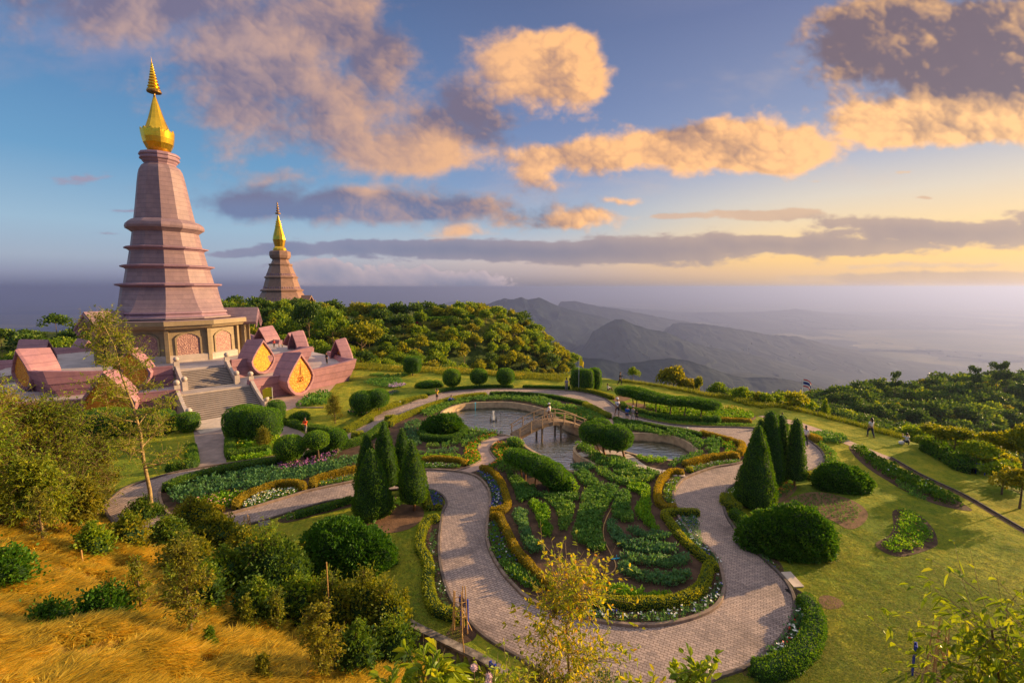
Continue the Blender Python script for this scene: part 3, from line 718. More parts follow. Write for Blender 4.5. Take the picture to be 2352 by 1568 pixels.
def tubes(segs, n=5):
    """segs: list of (points, radii) -> quads"""
    Vs, Fs = [], []; b = 0
    for pts, rr in segs:
        P = np.array(pts, float); m = len(P)
        for i in range(m):
            d = nrm(P[min(i+1, m-1)]-P[max(i-1, 0)]); a = nrm(np.cross(d, [0.3, .5, .81] if abs(d[2]) < .9 else [1, .1, 0])); c = np.cross(d, a)
            for k in range(n):
                t = 2*PI*k/n; Vs.append(P[i]+(a*math.cos(t)+c*math.sin(t))*rr[i])
        for i in range(m-1):
            for k in range(n): Fs.append((b+i*n+k, b+i*n+(k+1)%n, b+(i+1)*n+(k+1)%n, b+(i+1)*n+k))
        b += m*n
    return np.array(Vs), np.array(Fs)
def ell_surface(n, c, r, rng, sup=1.0, nz=0.0, seed=0, zmin=None):
    u = sphere_pts(n, rng)
    f = lambda x: np.sign(x)*np.abs(x)**sup
    if sup != 1.0:
        k0 = (np.abs(u[:,0])**(2/sup)+np.abs(u[:,1])**(2/sup)+np.abs(u[:,2])**(2/sup))**(-sup/2)
        u2 = u*k0[:,None]
    else: u2 = u
    k = 1+nz*fbm(u2[:,0]*2+u2[:,2]*2+seed, u2[:,1]*2-u2[:,2]+seed*3, 900+seed, 3)
    P = np.array(c)+u2*np.array(r)*k[:,None]; N = nrm(u2/np.array(r))
    if zmin is not None:
        o = P[:,2] > zmin; P, N = P[o], N[o]
    return P, N

def clipped(name, blobs, leaf, matn, label, cat_, group=None, trunks=(), base=(0,0,0), dens=260, corem='core', tm='bark', nz=.10, sup=.8, seed=1, rough=.03, foliage='crown', spike=.0, zmin=None):
    """clipped shrub or tree: blobs = [(centre, radii)] in local metres"""
    rng = np.random.default_rng(seed*131+5)
    root = empty(name, base); tag(root, label, cat_, group)
    parts = []
    for c, r in blobs:
        V, F = uvs(c, (r[0]*.94, r[1]*.94, r[2]*.93), 22, 14, nz, seed, sup)
        if zmin is not None: V[:,2] = np.maximum(V[:,2], zmin)
        parts.append((V, F, 1))
    for c, r in blobs:
        area = 4*PI*((r[0]*r[1])**1.6+(r[0]*r[2])**1.6+(r[1]*r[2])**1.6)**(1/1.6)/3**(1/1.6)
        n = int(area*dens)
        P, N = ell_surface(n, c, r, rng, sup, nz, seed, zmin)
        # drop leaves buried inside the other blobs
        keep = np.ones(len(P), bool)
        for c2, r2 in blobs:
            if c2 is c: continue
            keep &= (((P-np.array(c2))/np.array(r2)*1.12)**2).sum(1) > 1
        P, N = P[keep], N[keep]
        P = P+N*rng.normal(0, rough, len(P))[:,None]
        P = P+N*(np.maximum(0, fbm(P[:,0]*2.2+P[:,2]*1.3, P[:,1]*2.2+P[:,2], 33+seed, 3))*(spike or .10))[:,None]
        V, F = leafquads(P, N, leaf, leaf*.36, rng, .75, .35, .65)
        parts.append((V, F, 0))
    V, F, mi = cat(parts)
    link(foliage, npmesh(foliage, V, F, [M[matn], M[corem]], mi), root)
    for (b, t, r) in trunks:
        bv = Vector(b); tv = Vector(t); mid = bv.lerp(tv, .5)+Vector((rng.normal(0, .05), rng.normal(0, .05), 0))
        V, F = tubes([([bv, mid, tv], [r*1.25, r*.9, r*.8])], 7)
        link('trunk', npmesh('trunk', V, F, [M[tm]], smooth=True), root)
    return root

def corr(px): return 1/math.sqrt(1+((px-CX)/FOC)**2)
def cone_tree(bx, by, ty, hwpx, label, trunk_px=0, seed=1, prof=None, group=None, leaf=.085, matn='cypress', px_off=0, dens=460):
    """clipped cypress: measured on the photograph, placed at its foot on the ground"""
    b = G(bx, by); mpx = depth(b)/FOC
    h = zat(ty, b.y); R0 = hwpx*mpx*corr(bx); z0 = max(trunk_px*mpx, .05)
    prof = prof or [(0,.80),(.06,.95),(.16,1.0),(.35,.88),(.55,.68),(.75,.44),(.90,.22),(.97,.10),(1.0,.02)]
    lean = px_off*mpx
    rng = np.random.default_rng(seed*17+3)
    root = empty('cypress_tree', (b.x, b.y, 0)); tag(root, label, 'cypress tree', group)
    tt = np.array([p[0] for p in prof]); rr = np.array([p[1] for p in prof])
    zz = lambda t: z0+(h-z0)*t
    def rad(t, th): return np.interp(t, tt, rr)*R0*(1+.20*fbm(th*1.2+seed, t*5, 70+seed, 4)+.05*np.sin(th*3+seed+t*4))
    nu, nv = 26, 22
    T, Vv = np.meshgrid(np.linspace(0, 2*PI, nu, endpoint=False), np.linspace(0, 1, nv))
    q = rad(Vv, T)*.93
    V = np.stack([q*np.cos(T)+lean*Vv, q*np.sin(T), zz(Vv)-.02], -1).reshape(-1, 3)
    i, j = np.meshgrid(np.arange(nv-1), np.arange(nu), indexing='ij'); j2 = (j+1) % nu
    F = np.stack([i*nu+j, i*nu+j2, (i+1)*nu+j2, (i+1)*nu+j], -1).reshape(-1, 4)
    V = np.vstack([V, [[0,0,zz(0)]]]); c = len(V)-1
    F = np.vstack([F, np.array([(c, (k+2)%nu, (k+1)%nu, k) for k in range(0, nu, 2)])])
    n = int(2*PI*R0*.62*(h-z0)*dens)
    t = rng.uniform(0, 1, n*2); keep = rng.uniform(0, 1, n*2) < np.interp(t, tt, rr); t = t[keep][:n]
    t = np.concatenate([t, rng.uniform(0, .03, n//12)]); th = rng.uniform(0, 2*PI, len(t)); q = rad(t, th)*np.where(np.arange(len(t)) < n*0.9, 1, rng.uniform(.3, 1, len(t)))
    tuft = np.maximum(0, fbm(th*R0*4, t*(h-z0)*3.2, 55+seed, 3))*.22
    q = q*rng.normal(1, .025, len(t))+tuft
    P = np.stack([q*np.cos(th)+lean*t, q*np.sin(th), zz(t)], -1); N = np.stack([np.cos(th), np.sin(th), np.full(len(t), .35)], -1)
    LV, LF = leafquads(P, N, leaf, leaf*.34, rng, .55, .65, .55)
    VV, FF, mi = cat([(V, F, 1), (LV, LF, 0)])
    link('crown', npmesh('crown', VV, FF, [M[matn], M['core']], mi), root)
    V, F = tubes([([(0,0,-.05), (0,0,z0*.6), (lean*.1,0,z0+.5)], [R0*.10+.03, R0*.07+.02, R0*.05+.02])], 8)
    link('trunk', npmesh('trunk', V, F, [M['bark_red']], smooth=True), root)
    return root

def hedge(pts, wd, h, matn, label, leaf=.075, dens=520, seed=1, closed=False, ztop=None, name='hedge', corem='core', z0=0.0, cat_='hedge'):
    """low clipped hedge along ground points (photo units)"""
    P = np.array(smoothpts(GP(pts), closed, 5)); return hedge_w(P, wd, h, matn, label, leaf, dens, seed, closed, name, corem, z0, cat_)
def hedge_w(P, wd, h, matn, label, leaf=.075, dens=520, seed=1, closed=False, name='hedge', corem='core', z0=0.0, cat_='hedge'):
    rng = np.random.default_rng(seed*7+1)
    if closed: P = np.vstack([P, P[:1]])
    seg = np.linalg.norm(np.diff(P, axis=0), axis=1); s = np.concatenate([[0], np.cumsum(seg)]); L = s[-1]
    def pos(u):
        x = np.interp(u, s, P[:,0]); y = np.interp(u, s, P[:,1]); e = .05
        dx_ = np.interp(u+e, s, P[:,0])-np.interp(u-e, s, P[:,0]); dy_ = np.interp(u+e, s, P[:,1])-np.interp(u-e, s, P[:,1])
        d = nrm(np.stack([dx_, dy_], -1)); return x, y, -d[...,1], d[...,0]
    sec = np.array([(-1,0),(-1.02,.55),(-.86,.88),(-.45,1.0),(.45,1.0),(.86,.88),(1.02,.55),(1,0)])
    n = max(4, int(L/.22)); u = np.linspace(0, L, n); x, y, nx, ny = pos(u)
    en = np.minimum(1, np.minimum(u, L-u)/(wd*.5)+.25) if not closed else np.ones(n)
    k = (1+.16*fbm(u*1.3, u*0+seed, 60+seed, 3))*en; hz = h*(1+.15*fbm(u*1.6+9, u*0+seed, 61+seed, 3))*np.minimum(1, en+.25)
    V = np.stack([np.stack([x+nx*a*wd/2*k*.92, y+ny*a*wd/2*k*.92, z0+b*hz*.94-.01*(b==0)], -1) for a, b in sec], 1).reshape(-1, 3)
    m = len(sec); F = np.array([(i*m+j, i*m+j+1, (i+1)*m+j+1, (i+1)*m+j) for i in range(n-1) for j in range(m-1)])
    N_ = int(L*dens*(wd+2*h)*.9); u = rng.uniform(0, L, N_); x, y, nx, ny = pos(u)
    tt = rng.uniform(0, 1, N_)*(len(sec)-1); i0 = np.minimum(tt.astype(int), m-2); fr = (tt-i0)[:,None]
    ab = sec[i0]*(1-fr)+sec[i0+1]*fr
    k = (1+.16*fbm(u*1.3, u*0+seed, 60+seed, 3)); hz = h*(1+.15*fbm(u*1.6+9, u*0+seed, 61+seed, 3))
    if not closed:
        en = np.minimum(1, np.minimum(u, L-u)/(wd*.5)+.25); k = k*en; hz = hz*np.minimum(1, en+.25)
    jit = rng.normal(1, .05, N_)
    Pp = np.stack([x+nx*ab[:,0]*wd/2*k*jit, y+ny*ab[:,0]*wd/2*k*jit, z0+ab[:,1]*hz*jit], -1)
    NN = nrm(np.stack([nx*ab[:,0], ny*ab[:,0], ab[:,1]**2], -1))
    LV, LF = leafquads(Pp, NN, leaf, leaf*.36, rng, .6, .45, .7)
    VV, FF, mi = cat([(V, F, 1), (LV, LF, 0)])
    o = link(name, npmesh(name, VV, FF, [M[matn], M[corem]], mi)); return tag(o, label, cat_)

def scatter(protoV, protoF, pos, rot, sc):
    """pos (n,3) rot (n,) sc (n,) -> merged"""
    c, s_ = np.cos(rot)[:,None], np.sin(rot)[:,None]
    v = protoV[None]*sc[:,None,None]
    X = v[...,0]*c-v[...,1]*s_+pos[:,0:1]; Y = v[...,0]*s_+v[...,1]*c+pos[:,1:2]; Z = v[...,2]+pos[:,2:3]
    V = np.stack([X, Y, Z], -1).reshape(-1, 3)
    F = (protoF[None]+(np.arange(len(pos))*len(protoV))[:,None,None]).reshape(-1, protoF.shape[1])
    return V, F
def plant_proto(kind, rng):
    """one small plant, 1 m tall unit; returns V, F of leaf quads"""
    if kind == 'upright':      # bushy plantlet with whorls of leaves
        P, N = [], []
        for k in range(26):
            t = rng.uniform(.15, 1); a = rng.uniform(0, 2*PI); r = .10+.30*(1-t)
            P.append((math.cos(a)*r*.6, math.sin(a)*r*.6, t*.85)); N.append((math.cos(a), math.sin(a), .9))
        return leafquads(np.array(P), nrm(np.array(N)), .38, .10, rng, 1, .1, .35)
    if kind == 'low':
        P = np.column_stack([rng.normal(0, .30, 22), rng.normal(0, .30, 22), rng.uniform(.05, .75, 22)])
        return leafquads(P, nrm(np.column_stack([P[:,:2], np.full(22, .9)])), .42, .13, rng, .8, .2, .5)
    if kind == 'round':
        u = sphere_pts(34, rng); u[:,2] = np.abs(u[:,2]); return leafquads(u*np.array([.5,.5,.65]), u, .36, .12, rng, .8, .3, .5)
    if kind == 'grass':
        a = rng.uniform(0, 2*PI, 16); P = np.column_stack([np.cos(a)*.08, np.sin(a)*.08, np.zeros(16)])
        V, F = leafquads(P, np.column_stack([np.cos(a), np.sin(a), np.full(16, 1.6)]), 1.0, .035, rng, 1, .2, .25); return V, F
def fill(poly, spacing, rng, jit=.35):
    x0, y0 = np.min(poly, 0); x1, y1 = np.max(poly, 0)
    nx, ny = int((x1-x0)/spacing)+2, int((y1-y0)/spacing)+2
    X, Y = np.meshgrid(x0+np.arange(nx)*spacing, y0+np.arange(ny)*spacing)
    X = X+(np.arange(ny)%2)[:,None]*spacing/2; X = X+rng.normal(0, spacing*jit*.5, X.shape); Y = Y+rng.normal(0, spacing*jit*.5, Y.shape)
    k = inpoly(X, Y, poly); return X[k], Y[k]
FLOW = {}
def fmat(n, c):
    if n not in FLOW: FLOW[n] = mat(n+' petals', c, .6, .15, 3)
    return FLOW[n]
def patch(pts, kind, size, spacing, matn, label, seed=1, flowers=None, z=.03, world=False, name='bed_plants', cat_='bedding plants'):
    """bedding plants filling an outline; flowers = [(material name, colour, share, size)]"""
    rng = np.random.default_rng(seed*29+11)
    poly = pts if world else smoothpts(GP(pts), True, 3)
    X, Y = fill(poly, spacing, rng)
    if len(X) == 0: X, Y = np.array([poly[0][0]]), np.array([poly[0][1]])
    Z = np.full(len(X), z) if not callable(z) else z(X, Y)
    parts = []; np_ = 3; which = rng.integers(0, np_, len(X))
    for k in range(np_):
        pv, pf = plant_proto(kind, rng); s_ = which == k
        if s_.any():
            V, F = scatter(pv, pf, np.column_stack([X[s_], Y[s_], Z[s_]]), rng.uniform(0, 6.28, s_.sum()), size*rng.uniform(.75, 1.25, s_.sum())); parts.append((V, F, 0))
    mats = [M[matn]]
    for i, (fn, fc, share, fs) in enumerate(flowers or []):
        mats.append(fmat(fn, fc)); n = max(1, int(len(X)*share)); w_ = rng.integers(0, len(X), n)
        cen = np.column_stack([X[w_]+rng.normal(0, spacing*.3, n), Y[w_]+rng.normal(0, spacing*.3, n), Z[w_]+size*rng.uniform(.75, 1.05, n)])
        # five petals each
        for p in range(3):
            a = rng.uniform(0, 6.28, n); N = np.column_stack([np.cos(a), np.sin(a), rng.uniform(.1, .7, n)])
            V, F = leafquads(cen, N, fs, fs*.45, rng, 1, .1, .2); parts.append((V, F, i+1))
    V, F, mi = cat(parts)
    o = link(name, npmesh(name, V, F, mats, mi)); return tag(o, label, cat_, kind='stuff')

def branches(h, rng, n=9, spread=.45, start=.3, r0=.08, lean=(0,0), curve=.2, up=.55):
    """trunk and limbs: returns (segs, tips)"""
    segs = []; tips = []
    tp = [np.array([lean[0]*t*t*h+rng.normal(0, .012)*h*t, lean[1]*t*t*h+rng.normal(0, .012)*h*t, t*h*.94]) for t in np.linspace(0, 1, 8)]
    segs.append((tp, [r0*(1-.86*t)+.006 for t in np.linspace(0, 1, 8)]))
    for k in range(n):
        t = start+(1-start)*(k+rng.uniform(0, .8))/n; t = min(t, .97)
        i = min(int(t*7), 6); b = tp[i]*(1-(t*7-i))+tp[i+1]*(t*7-i)
        a = k*2.4+rng.normal(0, .4); L = h*spread*(1.1-t)**.7*rng.uniform(.7, 1.15)
        d = nrm(np.array([math.cos(a), math.sin(a), up*rng.uniform(.6, 1.4)]))
        p1 = b+d*L*.5; p2 = p1+nrm(d+np.array([0,0,curve])+rng.normal(0, .2, 3))*L*.5
        rr = r0*(1-.8*t)*.5+.004
        segs.append(([b, p1, p2], [rr, rr*.65, rr*.3])); tips += [p2, p1]
        for q in range(2):
            a2 = a+rng.normal(0, .9); d2 = nrm(np.array([math.cos(a2), math.sin(a2), up*rng.uniform(.3, 1.5)]))
            st_ = b+(p1-b)*rng.uniform(.5, 1); p3 = st_+d2*L*.42; segs.append(([st_, p3], [rr*.5, rr*.22])); tips.append(p3)
    tips.append(tp[-1])
    return segs, tips
def natural_tree(h, seed, leaf, nleaf, mats, n=9, spread=.35, start=.3, r0=.07, clump=.16, up=.55, lean=(0,0), flat=.7, aspect=.3, droop=0, along=.4):
    """trunk, limbs, twigs; every leaf sits on a twig"""
    rng = np.random.default_rng(seed*97+13); segs, tips = branches(h, rng, n, spread, start, r0, lean, up=up)
    tips = np.array(tips); per = 7; ntw = max(len(tips), nleaf//per); k = np.concatenate([np.arange(len(tips)), rng.integers(0, len(tips), ntw-len(tips))])
    tw0 = tips[k]+rng.normal(0, .12, (ntw, 3))*clump*h
    d = nrm(rng.normal(size=(ntw, 3))*np.array([1,1,flat])+np.array([0,0,.45])); ln = clump*h*rng.uniform(.45, 1.35, ntw)[:,None]
    t1 = tw0+d*ln*.6; t2 = t1+nrm(d+rng.normal(0, .3, (ntw, 3))+np.array([0,0,.15-droop*.6]))*ln*.5
    rt_ = max(.003, r0*.06)
    # twigs as thin three sided strips
    a = nrm(np.cross(d, rng.normal(size=(ntw,3)))); c = np.cross(d, a); TVs = []
    ring = lambda P, r: np.stack([P+a*r, P-a*r*.5+c*r*.87, P-a*r*.5-c*r*.87], 1)
    TV2 = np.concatenate([ring(tips[k], rt_*1.4), ring(t1, rt_), ring(t2, rt_*.5)], 1).reshape(-1, 3)
    b9 = (np.arange(ntw)*9)[:,None]; TF2 = np.concatenate([b9+np.array([i*3+q, i*3+(q+1)%3, (i+1)*3+(q+1)%3, (i+1)*3+q]) for i in range(2) for q in range(3)])
    TV, TF = tubes(segs, 6)
    TV = np.vstack([TV, TV2]); TF = np.vstack([TF, TF2+len(TV)-len(TV2)])
    kk_ = rng.integers(0, ntw, nleaf); u = rng.uniform(.1, 1, nleaf)[:,None]
    P = np.where(u < .55, tw0[kk_]+(t1-tw0)[kk_]*u/.55, t1[kk_]+(t2-t1)[kk_]*(u-.55)/.45)
    D = nrm((t2-tw0)[kk_])*along*1.6+rng.normal(0, .75, (nleaf, 3))+np.array([0,0,.1-droop])
    if leaf*FOC/max(h, 1) > 0 and nleaf <= 9000: LV, LF = leafhex(P, D, leaf, leaf*aspect*.62, rng, .3, .2+droop*.6)
    else: LV, LF = leafquads(P, nrm(D), leaf, leaf*aspect, rng, 1., .05, .3)
    return (TV, TF), (LV, LF)
def put_tree(name, tree, base, rz, sc, matn, tm, label, cat_='tree', group=None, leafname='crown'):
    root = empty(name, base, rz); tag(root, label, cat_, group); root.scale = (sc,)*3
    (TV, TF), (LV, LF) = tree
    link('trunk', npmesh('trunk', TV, TF, [M[tm]], smooth=True), root); link(leafname, npmesh(leafname, LV, LF, [M[matn]]), root)
    return root
def copy_tree(o, loc, rz, sc, label=None, group=None):
    c = o.copy(); col.objects.link(c); c.location = loc; c.rotation_euler = (0,0,rz); c.scale = (sc,)*3 if not hasattr(sc, '__len__') else sc
    if label: c['label'] = label
    if group: c['group'] = group
    for ch in o.children:
        d = ch.copy(); col.objects.link(d); d.parent = c
    return c

# ------------------------------------------------------------------ garden: central bed
def K4(x, y): return (1010.6+.2502*x, 1029+.2502*y)       # sub-frames of the photograph used while measuring
def K3(x, y): return (918.75+.2502*x, 826.9+.2502*y)
def K2(x, y): return (459.4+.2502*x, 918.75+.2502*y)
def Kc(x, y): return (1286.25+.2502*x, 790+.2502*y)
def K5(x, y): return (1764+.2502*x, 790+.2502*y)
def K6(x, y): return (1598.6+.3557*x, 1010.6+.3557*y)
def Kb(x, y): return (514.5+.2502*x, 1176+.2502*y)
def Kf(x, y): return (1065.75+.2502*x, 1176+.2502*y)
def Kt(x, y): return (496.1+.2110*x, 679.9+.2110*y)
def kk(f, l): return [f(*p) for p in l]
rows = [
 ([(620,260),(700,280),(760,330),(860,390),(880,460),(780,500),(720,500),(680,380)], 'upright','bed_leaf', 'leafy green seedlings in a crooked row left of the slanting clipped canopy'),
 ([(880,440),(1250,440),(1240,500),(1080,490),(900,470)], 'upright','bed_leaf','short straight row of green seedlings just below the slanting clipped canopy'),
 ([(820,520),(900,510),(990,580),(1000,700),(1020,820),(960,840),(920,720),(870,620)], 'upright','bed_bright','bright green curved row of seedlings, left of the wedge shaped row'),
 ([(960,490),(1080,500),(1220,540),(1220,620),(1160,760),(1100,770),(1080,640),(1040,560)], 'upright','bed_leaf','wedge shaped row of seedlings left of the tall central row'),
 ([(670,610),(790,600),(800,700),(850,850),(960,960),(820,980),(760,880),(720,740)], 'upright','bed_blue','dull green outermost left row of seedlings in the central bed'),
 ([(1360,390),(1450,360),(1600,370),(1640,410),(1580,500),(1500,620),(1470,800),(1520,960),(1400,960),(1240,860),(1230,780),(1290,600),(1320,460)], 'upright','bed_leaf','tall broad central block of seedlings between two hose lines'),
 ([(1660,430),(1740,440),(1740,580),(1780,690),(1700,700),(1590,650),(1590,560)], 'upright','bed_leaf','short block of seedlings just right of the tall central block'),
 ([(1700,380),(1880,350),(1920,440),(1930,620),(2010,760),(1930,760),(1820,660),(1800,560),(1850,480),(1790,420)], 'upright','bed_bright','bright green hooked row of seedlings at the upper right of the central bed'),
 ([(1540,720),(1600,700),(1660,800),(1800,880),(2050,910),(2180,930),(2180,980),(1950,1000),(1720,960),(1600,880)], 'upright','bed_blue','long curved row of seedlings sweeping right, upper of the long curved rows'),
 ([(1710,770),(1800,770),(1900,810),(2090,800),(2090,850),(1980,880),(1850,850)], 'upright','bed_blue','small short row of dull seedlings nested inside the long curved row'),
 ([(1660,1000),(1760,1010),(2000,1030),(2260,1010),(2270,1080),(2100,1120),(1900,1100),(1700,1060)], 'upright','bed_blue','straight row of blue green seedlings above the thick lower row'),
 ([(1640,1110),(1740,1110),(1850,1160),(2100,1180),(2290,1150),(2280,1220),(2160,1280),(1900,1260),(1680,1180)], 'upright','bed_blue','thick blue green row of seedlings near the bottom of the central bed'),
 ([(1400,1290),(1560,1290),(1700,1300),(1900,1360),(2090,1370),(2080,1410),(1850,1430),(1600,1390)], 'upright','bed_bright','bright green lowest row of seedlings, beside the bottom hedge'),
 ([(1430,210),(1520,210),(1600,280),(1780,300),(1950,270),(1950,310),(1750,360),(1620,340),(1500,290)], 'upright','bed_leaf','V shaped row of seedlings below the stepping stone path'),
 ([(1600,240),(1800,215),(1990,230),(1990,270),(1800,280),(1650,270)], 'upright','bed_leaf','thin row of seedlings beside the stepping stone path'),
 ([(1240,250),(1340,240),(1440,320),(1450,360),(1340,370),(1260,300)], 'upright','bed_leaf','small block of seedlings right of the slanting clipped canopy'),
 ([(1200,190),(1380,170),(1420,210),(1300,225)], 'upright','bed_blue','small dull patch of seedlings at the tail of the pond'),
 ([(560,1060),(640,1100),(780,1200),(900,1290),(860,1310),(700,1230)], 'low','bed_leaf','sparse seedlings low at the left rim of the central bed'),
]
for i, (p, k, m_, lb) in enumerate(rows):
    patch(kk(K4, p), k, .36, .185, m_, lb, 100+i, name='plant_row')
patch(kk(K4, [(560,130),(720,110),(740,200),(640,240),(540,200)]), 'round', .42, .38, 'bed_leaf', 'clump of round leafy plants left of the slanting clipped canopy', 131)
# hedges of the central bed
hedge(kk(K4, [(365,200),(470,240),(555,330),(600,450),(622,540),(580,590),(455,612)]), .40,.42,'hedge_gold','golden brown hedge curling round the blue flower bed by the narrow walk', seed=3, corem='core_gold')
hedge(kk(K4, [(455,652),(540,660),(590,760),(650,880),(720,1010),(800,1090),(870,1180),(960,1260),(1100,1350)]), .40,.45,'hedge_gold','long golden hedge down the left side of the central bed', seed=4, corem='core_gold')
hedge([(1290,1372),(1340,1386),(1391,1392),(1466,1395),(1529,1393),(1579,1380),(1611,1357),(1624,1322),(1628,1309),(1651,1312)], .48,.42,'hedge_lime','lime green hedge curving round the bottom of the central bed', seed=5)
hedge([(1608,1184),(1561,1182),(1526,1187),(1538,1204),(1561,1237),(1591,1267),(1622,1293),(1642,1300)], .40,.38,'hedge_lime','lime green hedge running down the right side of the central bed', seed=6)
hedge(kk(K4, [(2240,252),(2170,240),(2100,255),(2030,320),(1995,430),(2010,520),(2070,565),(2180,585)]), .42,.42,'hedge_gold','golden horseshoe hedge at the right edge of the central bed', seed=7, corem='core_gold')
W_, BL, PU, RD, OR, YE, PK = ('white',(.75,.75,.70),.35,.07), ('blue',(.08,.07,.42),.6,.07), ('purple',(.30,.10,.34),.6,.08), ('red',(.6,.04,.03),.3,.07), ('orange',(.80,.24,.02),.5,.09), ('yellow',(.75,.55,.04),.3,.06), ('pink',(.62,.28,.36),.5,.08)
def fl(f, share=None, size=None): return (f[0], f[1], share if share is not None else f[2], size or f[3])
patch(kk(K4, [(335,225),(400,290),(465,390),(478,480),(470,580),(560,565),(570,440),(530,350),(440,260)]), 'low', .20,.20,'bed_blue','blue violet flowers between the brick walk and the golden brown hedge', 140, [fl(BL,1.4,.08), fl(W_,.4)], name='flower_bed', cat_='flowers')
patch(kk(K4, [(460,690),(520,700),(590,870),(680,1020),(790,1130),(880,1230),(830,1300),(720,1250),(560,1080),(480,960),(455,820)]), 'low', .22,.20,'bed_leaf','dark leafy flower bed with few blue flowers left of the long golden hedge', 141, [fl(BL,.3,.07), fl(W_,.12)], name='flower_bed', cat_='flowers')
patch([(1345,1405),(1420,1412),(1500,1412),(1560,1406),(1610,1385),(1640,1350),(1648,1325),(1657,1340),(1650,1375),(1620,1405),(1550,1427),(1500,1434),(1420,1432),(1350,1420)], 'low', .20,.20,'bed_blue','white flowers along the kerb under the lime green bottom hedge', 142, [fl(W_,1.1,.08), fl(BL,.2)], name='flower_bed', cat_='flowers')
patch([(1575,1190),(1600,1190),(1612,1250),(1640,1280),(1652,1300),(1640,1296),(1600,1262),(1570,1230),(1552,1200)], 'low', .20,.20,'bed_blue','pale flowers between the right hand brick walk and the lime hedge', 143, [fl(W_,.5,.07), fl(BL,.3)], name='flower_bed', cat_='flowers')
patch(kk(K4, [(2220,275),(2160,290),(2080,350),(2050,430),(2080,520),(2150,540),(2140,440),(2170,340)]), 'low', .20,.20,'bed_leaf','small leafy flower bed inside the golden horseshoe hedge', 144, [fl(YE,.4,.06), fl(W_,.3)], name='flower_bed', cat_='flowers')
# hose lines / clay edging lying between the rows
def pipe(pts, r, m_, label, name='hose'):
    mb = MB(); mb.tube([(x, y, .05) for x, y in smoothpts(GP(pts), False, 4)], r, 6); return tag(mb.obj(name, M[m_], smooth=True), label, 'hose')
pipe(kk(K4, [(1225,800),(1260,700),(1290,560),(1330,440),(1350,400)]), .035, 'bamboo', 'pale hose lying along the left side of the tall central block')
pipe(kk(K4, [(1640,420),(1610,500),(1540,620),(1500,740),(1510,850),(1560,960),(1610,1060),(1600,1130),(1520,1180)]), .035, 'bamboo', 'pale hose snaking down the right side of the tall central block')

# ------------------------------------------------------------------ middle island
MR = [
 ([(250,780),(330,790),(560,745),(570,780),(350,815),(250,810)], 'upright','bed_leaf', .34,.28,'row of dark bedding plants just below the round juniper mound'),
 ([(160,850),(320,840),(520,820),(530,860),(340,875),(170,875)], 'upright','bed_blue', .30,.28,'second row of bedding plants below the round juniper mound'),
 ([(190,890),(400,880),(540,890),(540,920),(360,925),(190,915)], 'round','bed_bright', .32,.28,'bright green row of plants above the short golden hedge'),
 ([(215,965),(400,968),(540,975),(530,1000),(380,1002),(220,998)], 'low','bed_leaf', .22,.20,'thin flower strip at the kerb below the short golden hedge'),
 ([(600,640),(760,650),(960,690),(860,690),(740,750),(600,800),(560,800),(600,720)], 'upright','bed_leaf', .36,.30,'leafy plants along the near shore of the pond left of the bridge'),
 ([(60,600),(160,560),(200,640),(160,700),(190,780),(100,800),(40,700)], 'upright','bed_blue', .36,.32,'tall leafy plants left of the round juniper mound'),
 ([(200,460),(380,400),(560,365),(680,350),(660,380),(480,420),(380,470),(240,520)], 'round','bed_leaf', .36,.34,'mixed green plants at the left rim of the pond'),
 ([(700,350),(900,340),(1200,350),(1350,370),(1500,430),(1580,480),(1450,470),(1300,430),(1150,390),(900,375),(690,385)], 'upright','bed_leaf', .42,.34,'long band of bedding plants behind the far wall of the pond'),
 ([(1450,440),(1600,430),(1800,500),(1900,545),(1700,560),(1640,560),(1520,560),(1400,490)], 'round','bed_leaf', .45,.36,'green clumps with a few orange flowers behind the right end of the bridge'),
 ([(1990,560),(2100,580),(2340,650),(2480,700),(2440,720),(2300,680),(2080,650),(1960,600)], 'upright','bed_leaf', .36,.30,'band of plants above the right arm of the pond near the clipped twin tree'),
]
for i, (p, k, m_, sz, spc, lb) in enumerate(MR):
    patch(kk(K3, p), k, sz, spc, m_, lb, 200+i, flowers=[fl(OR,.12)] if 'orange' in lb else ([fl(W_,.5,.06), fl(PK,.2,.06)] if 'flower strip' in lb else None), name='flower_bed' if 'flower strip' in lb else 'plant_row')
patch(kk(K3, [(600,830),(660,770),(740,720),(850,685),(880,700),(790,730),(710,800),(705,850),(735,910),(690,950),(612,968),(595,900)]), 'round', .30,.26,'bed_bright','orange flower bed on the left of the narrow curving walk', 230, [fl(OR,1.1,.10)], name='flower_bed', cat_='flowers')
patch(kk(K3, [(865,795),(920,770),(990,780),(1015,850),(990,920),(930,950),(860,1000),(790,1005),(850,960),(895,910),(850,840)]), 'round', .30,.26,'bed_bright','orange flower bed on the right of the narrow curving walk', 231, [fl(OR,1.1,.10)], name='flower_bed', cat_='flowers')
hedge(kk(K3, [(200,940),(330,925),(460,932),(560,950),(600,975)]), .45,.40,'hedge_gold','short golden hedge below the middle island rows', seed=20, corem='core_gold')
hedge(kk(K3, [(190,690),(230,735),(350,750),(470,745),(560,710),(590,660),(570,640)]), .75,.55,'hedge_green','low green ring hedge round the front of the juniper mound', seed=21)
hedge(kk(K3, [(-200,640),(-60,575),(0,548),(150,485),(330,415),(520,362),(680,338),(800,328)]), .8,.45,'hedge_lime','low hedge along the inner kerb at the upper left of the pond island', seed=22)
hedge(kk(K3, [(820,325),(1000,322),(1200,332),(1400,352),(1600,392),(1720,420)]), .6,.45,'hedge_green','low dark hedge following the kerb behind the pond', seed=23)
hedge(kk(K3, [(1690,425),(1780,470),(1850,510),(1930,545)]), .9,.55,'hedge_lime','thick yellow green hedge by the far end of the bridge walk', seed=24)
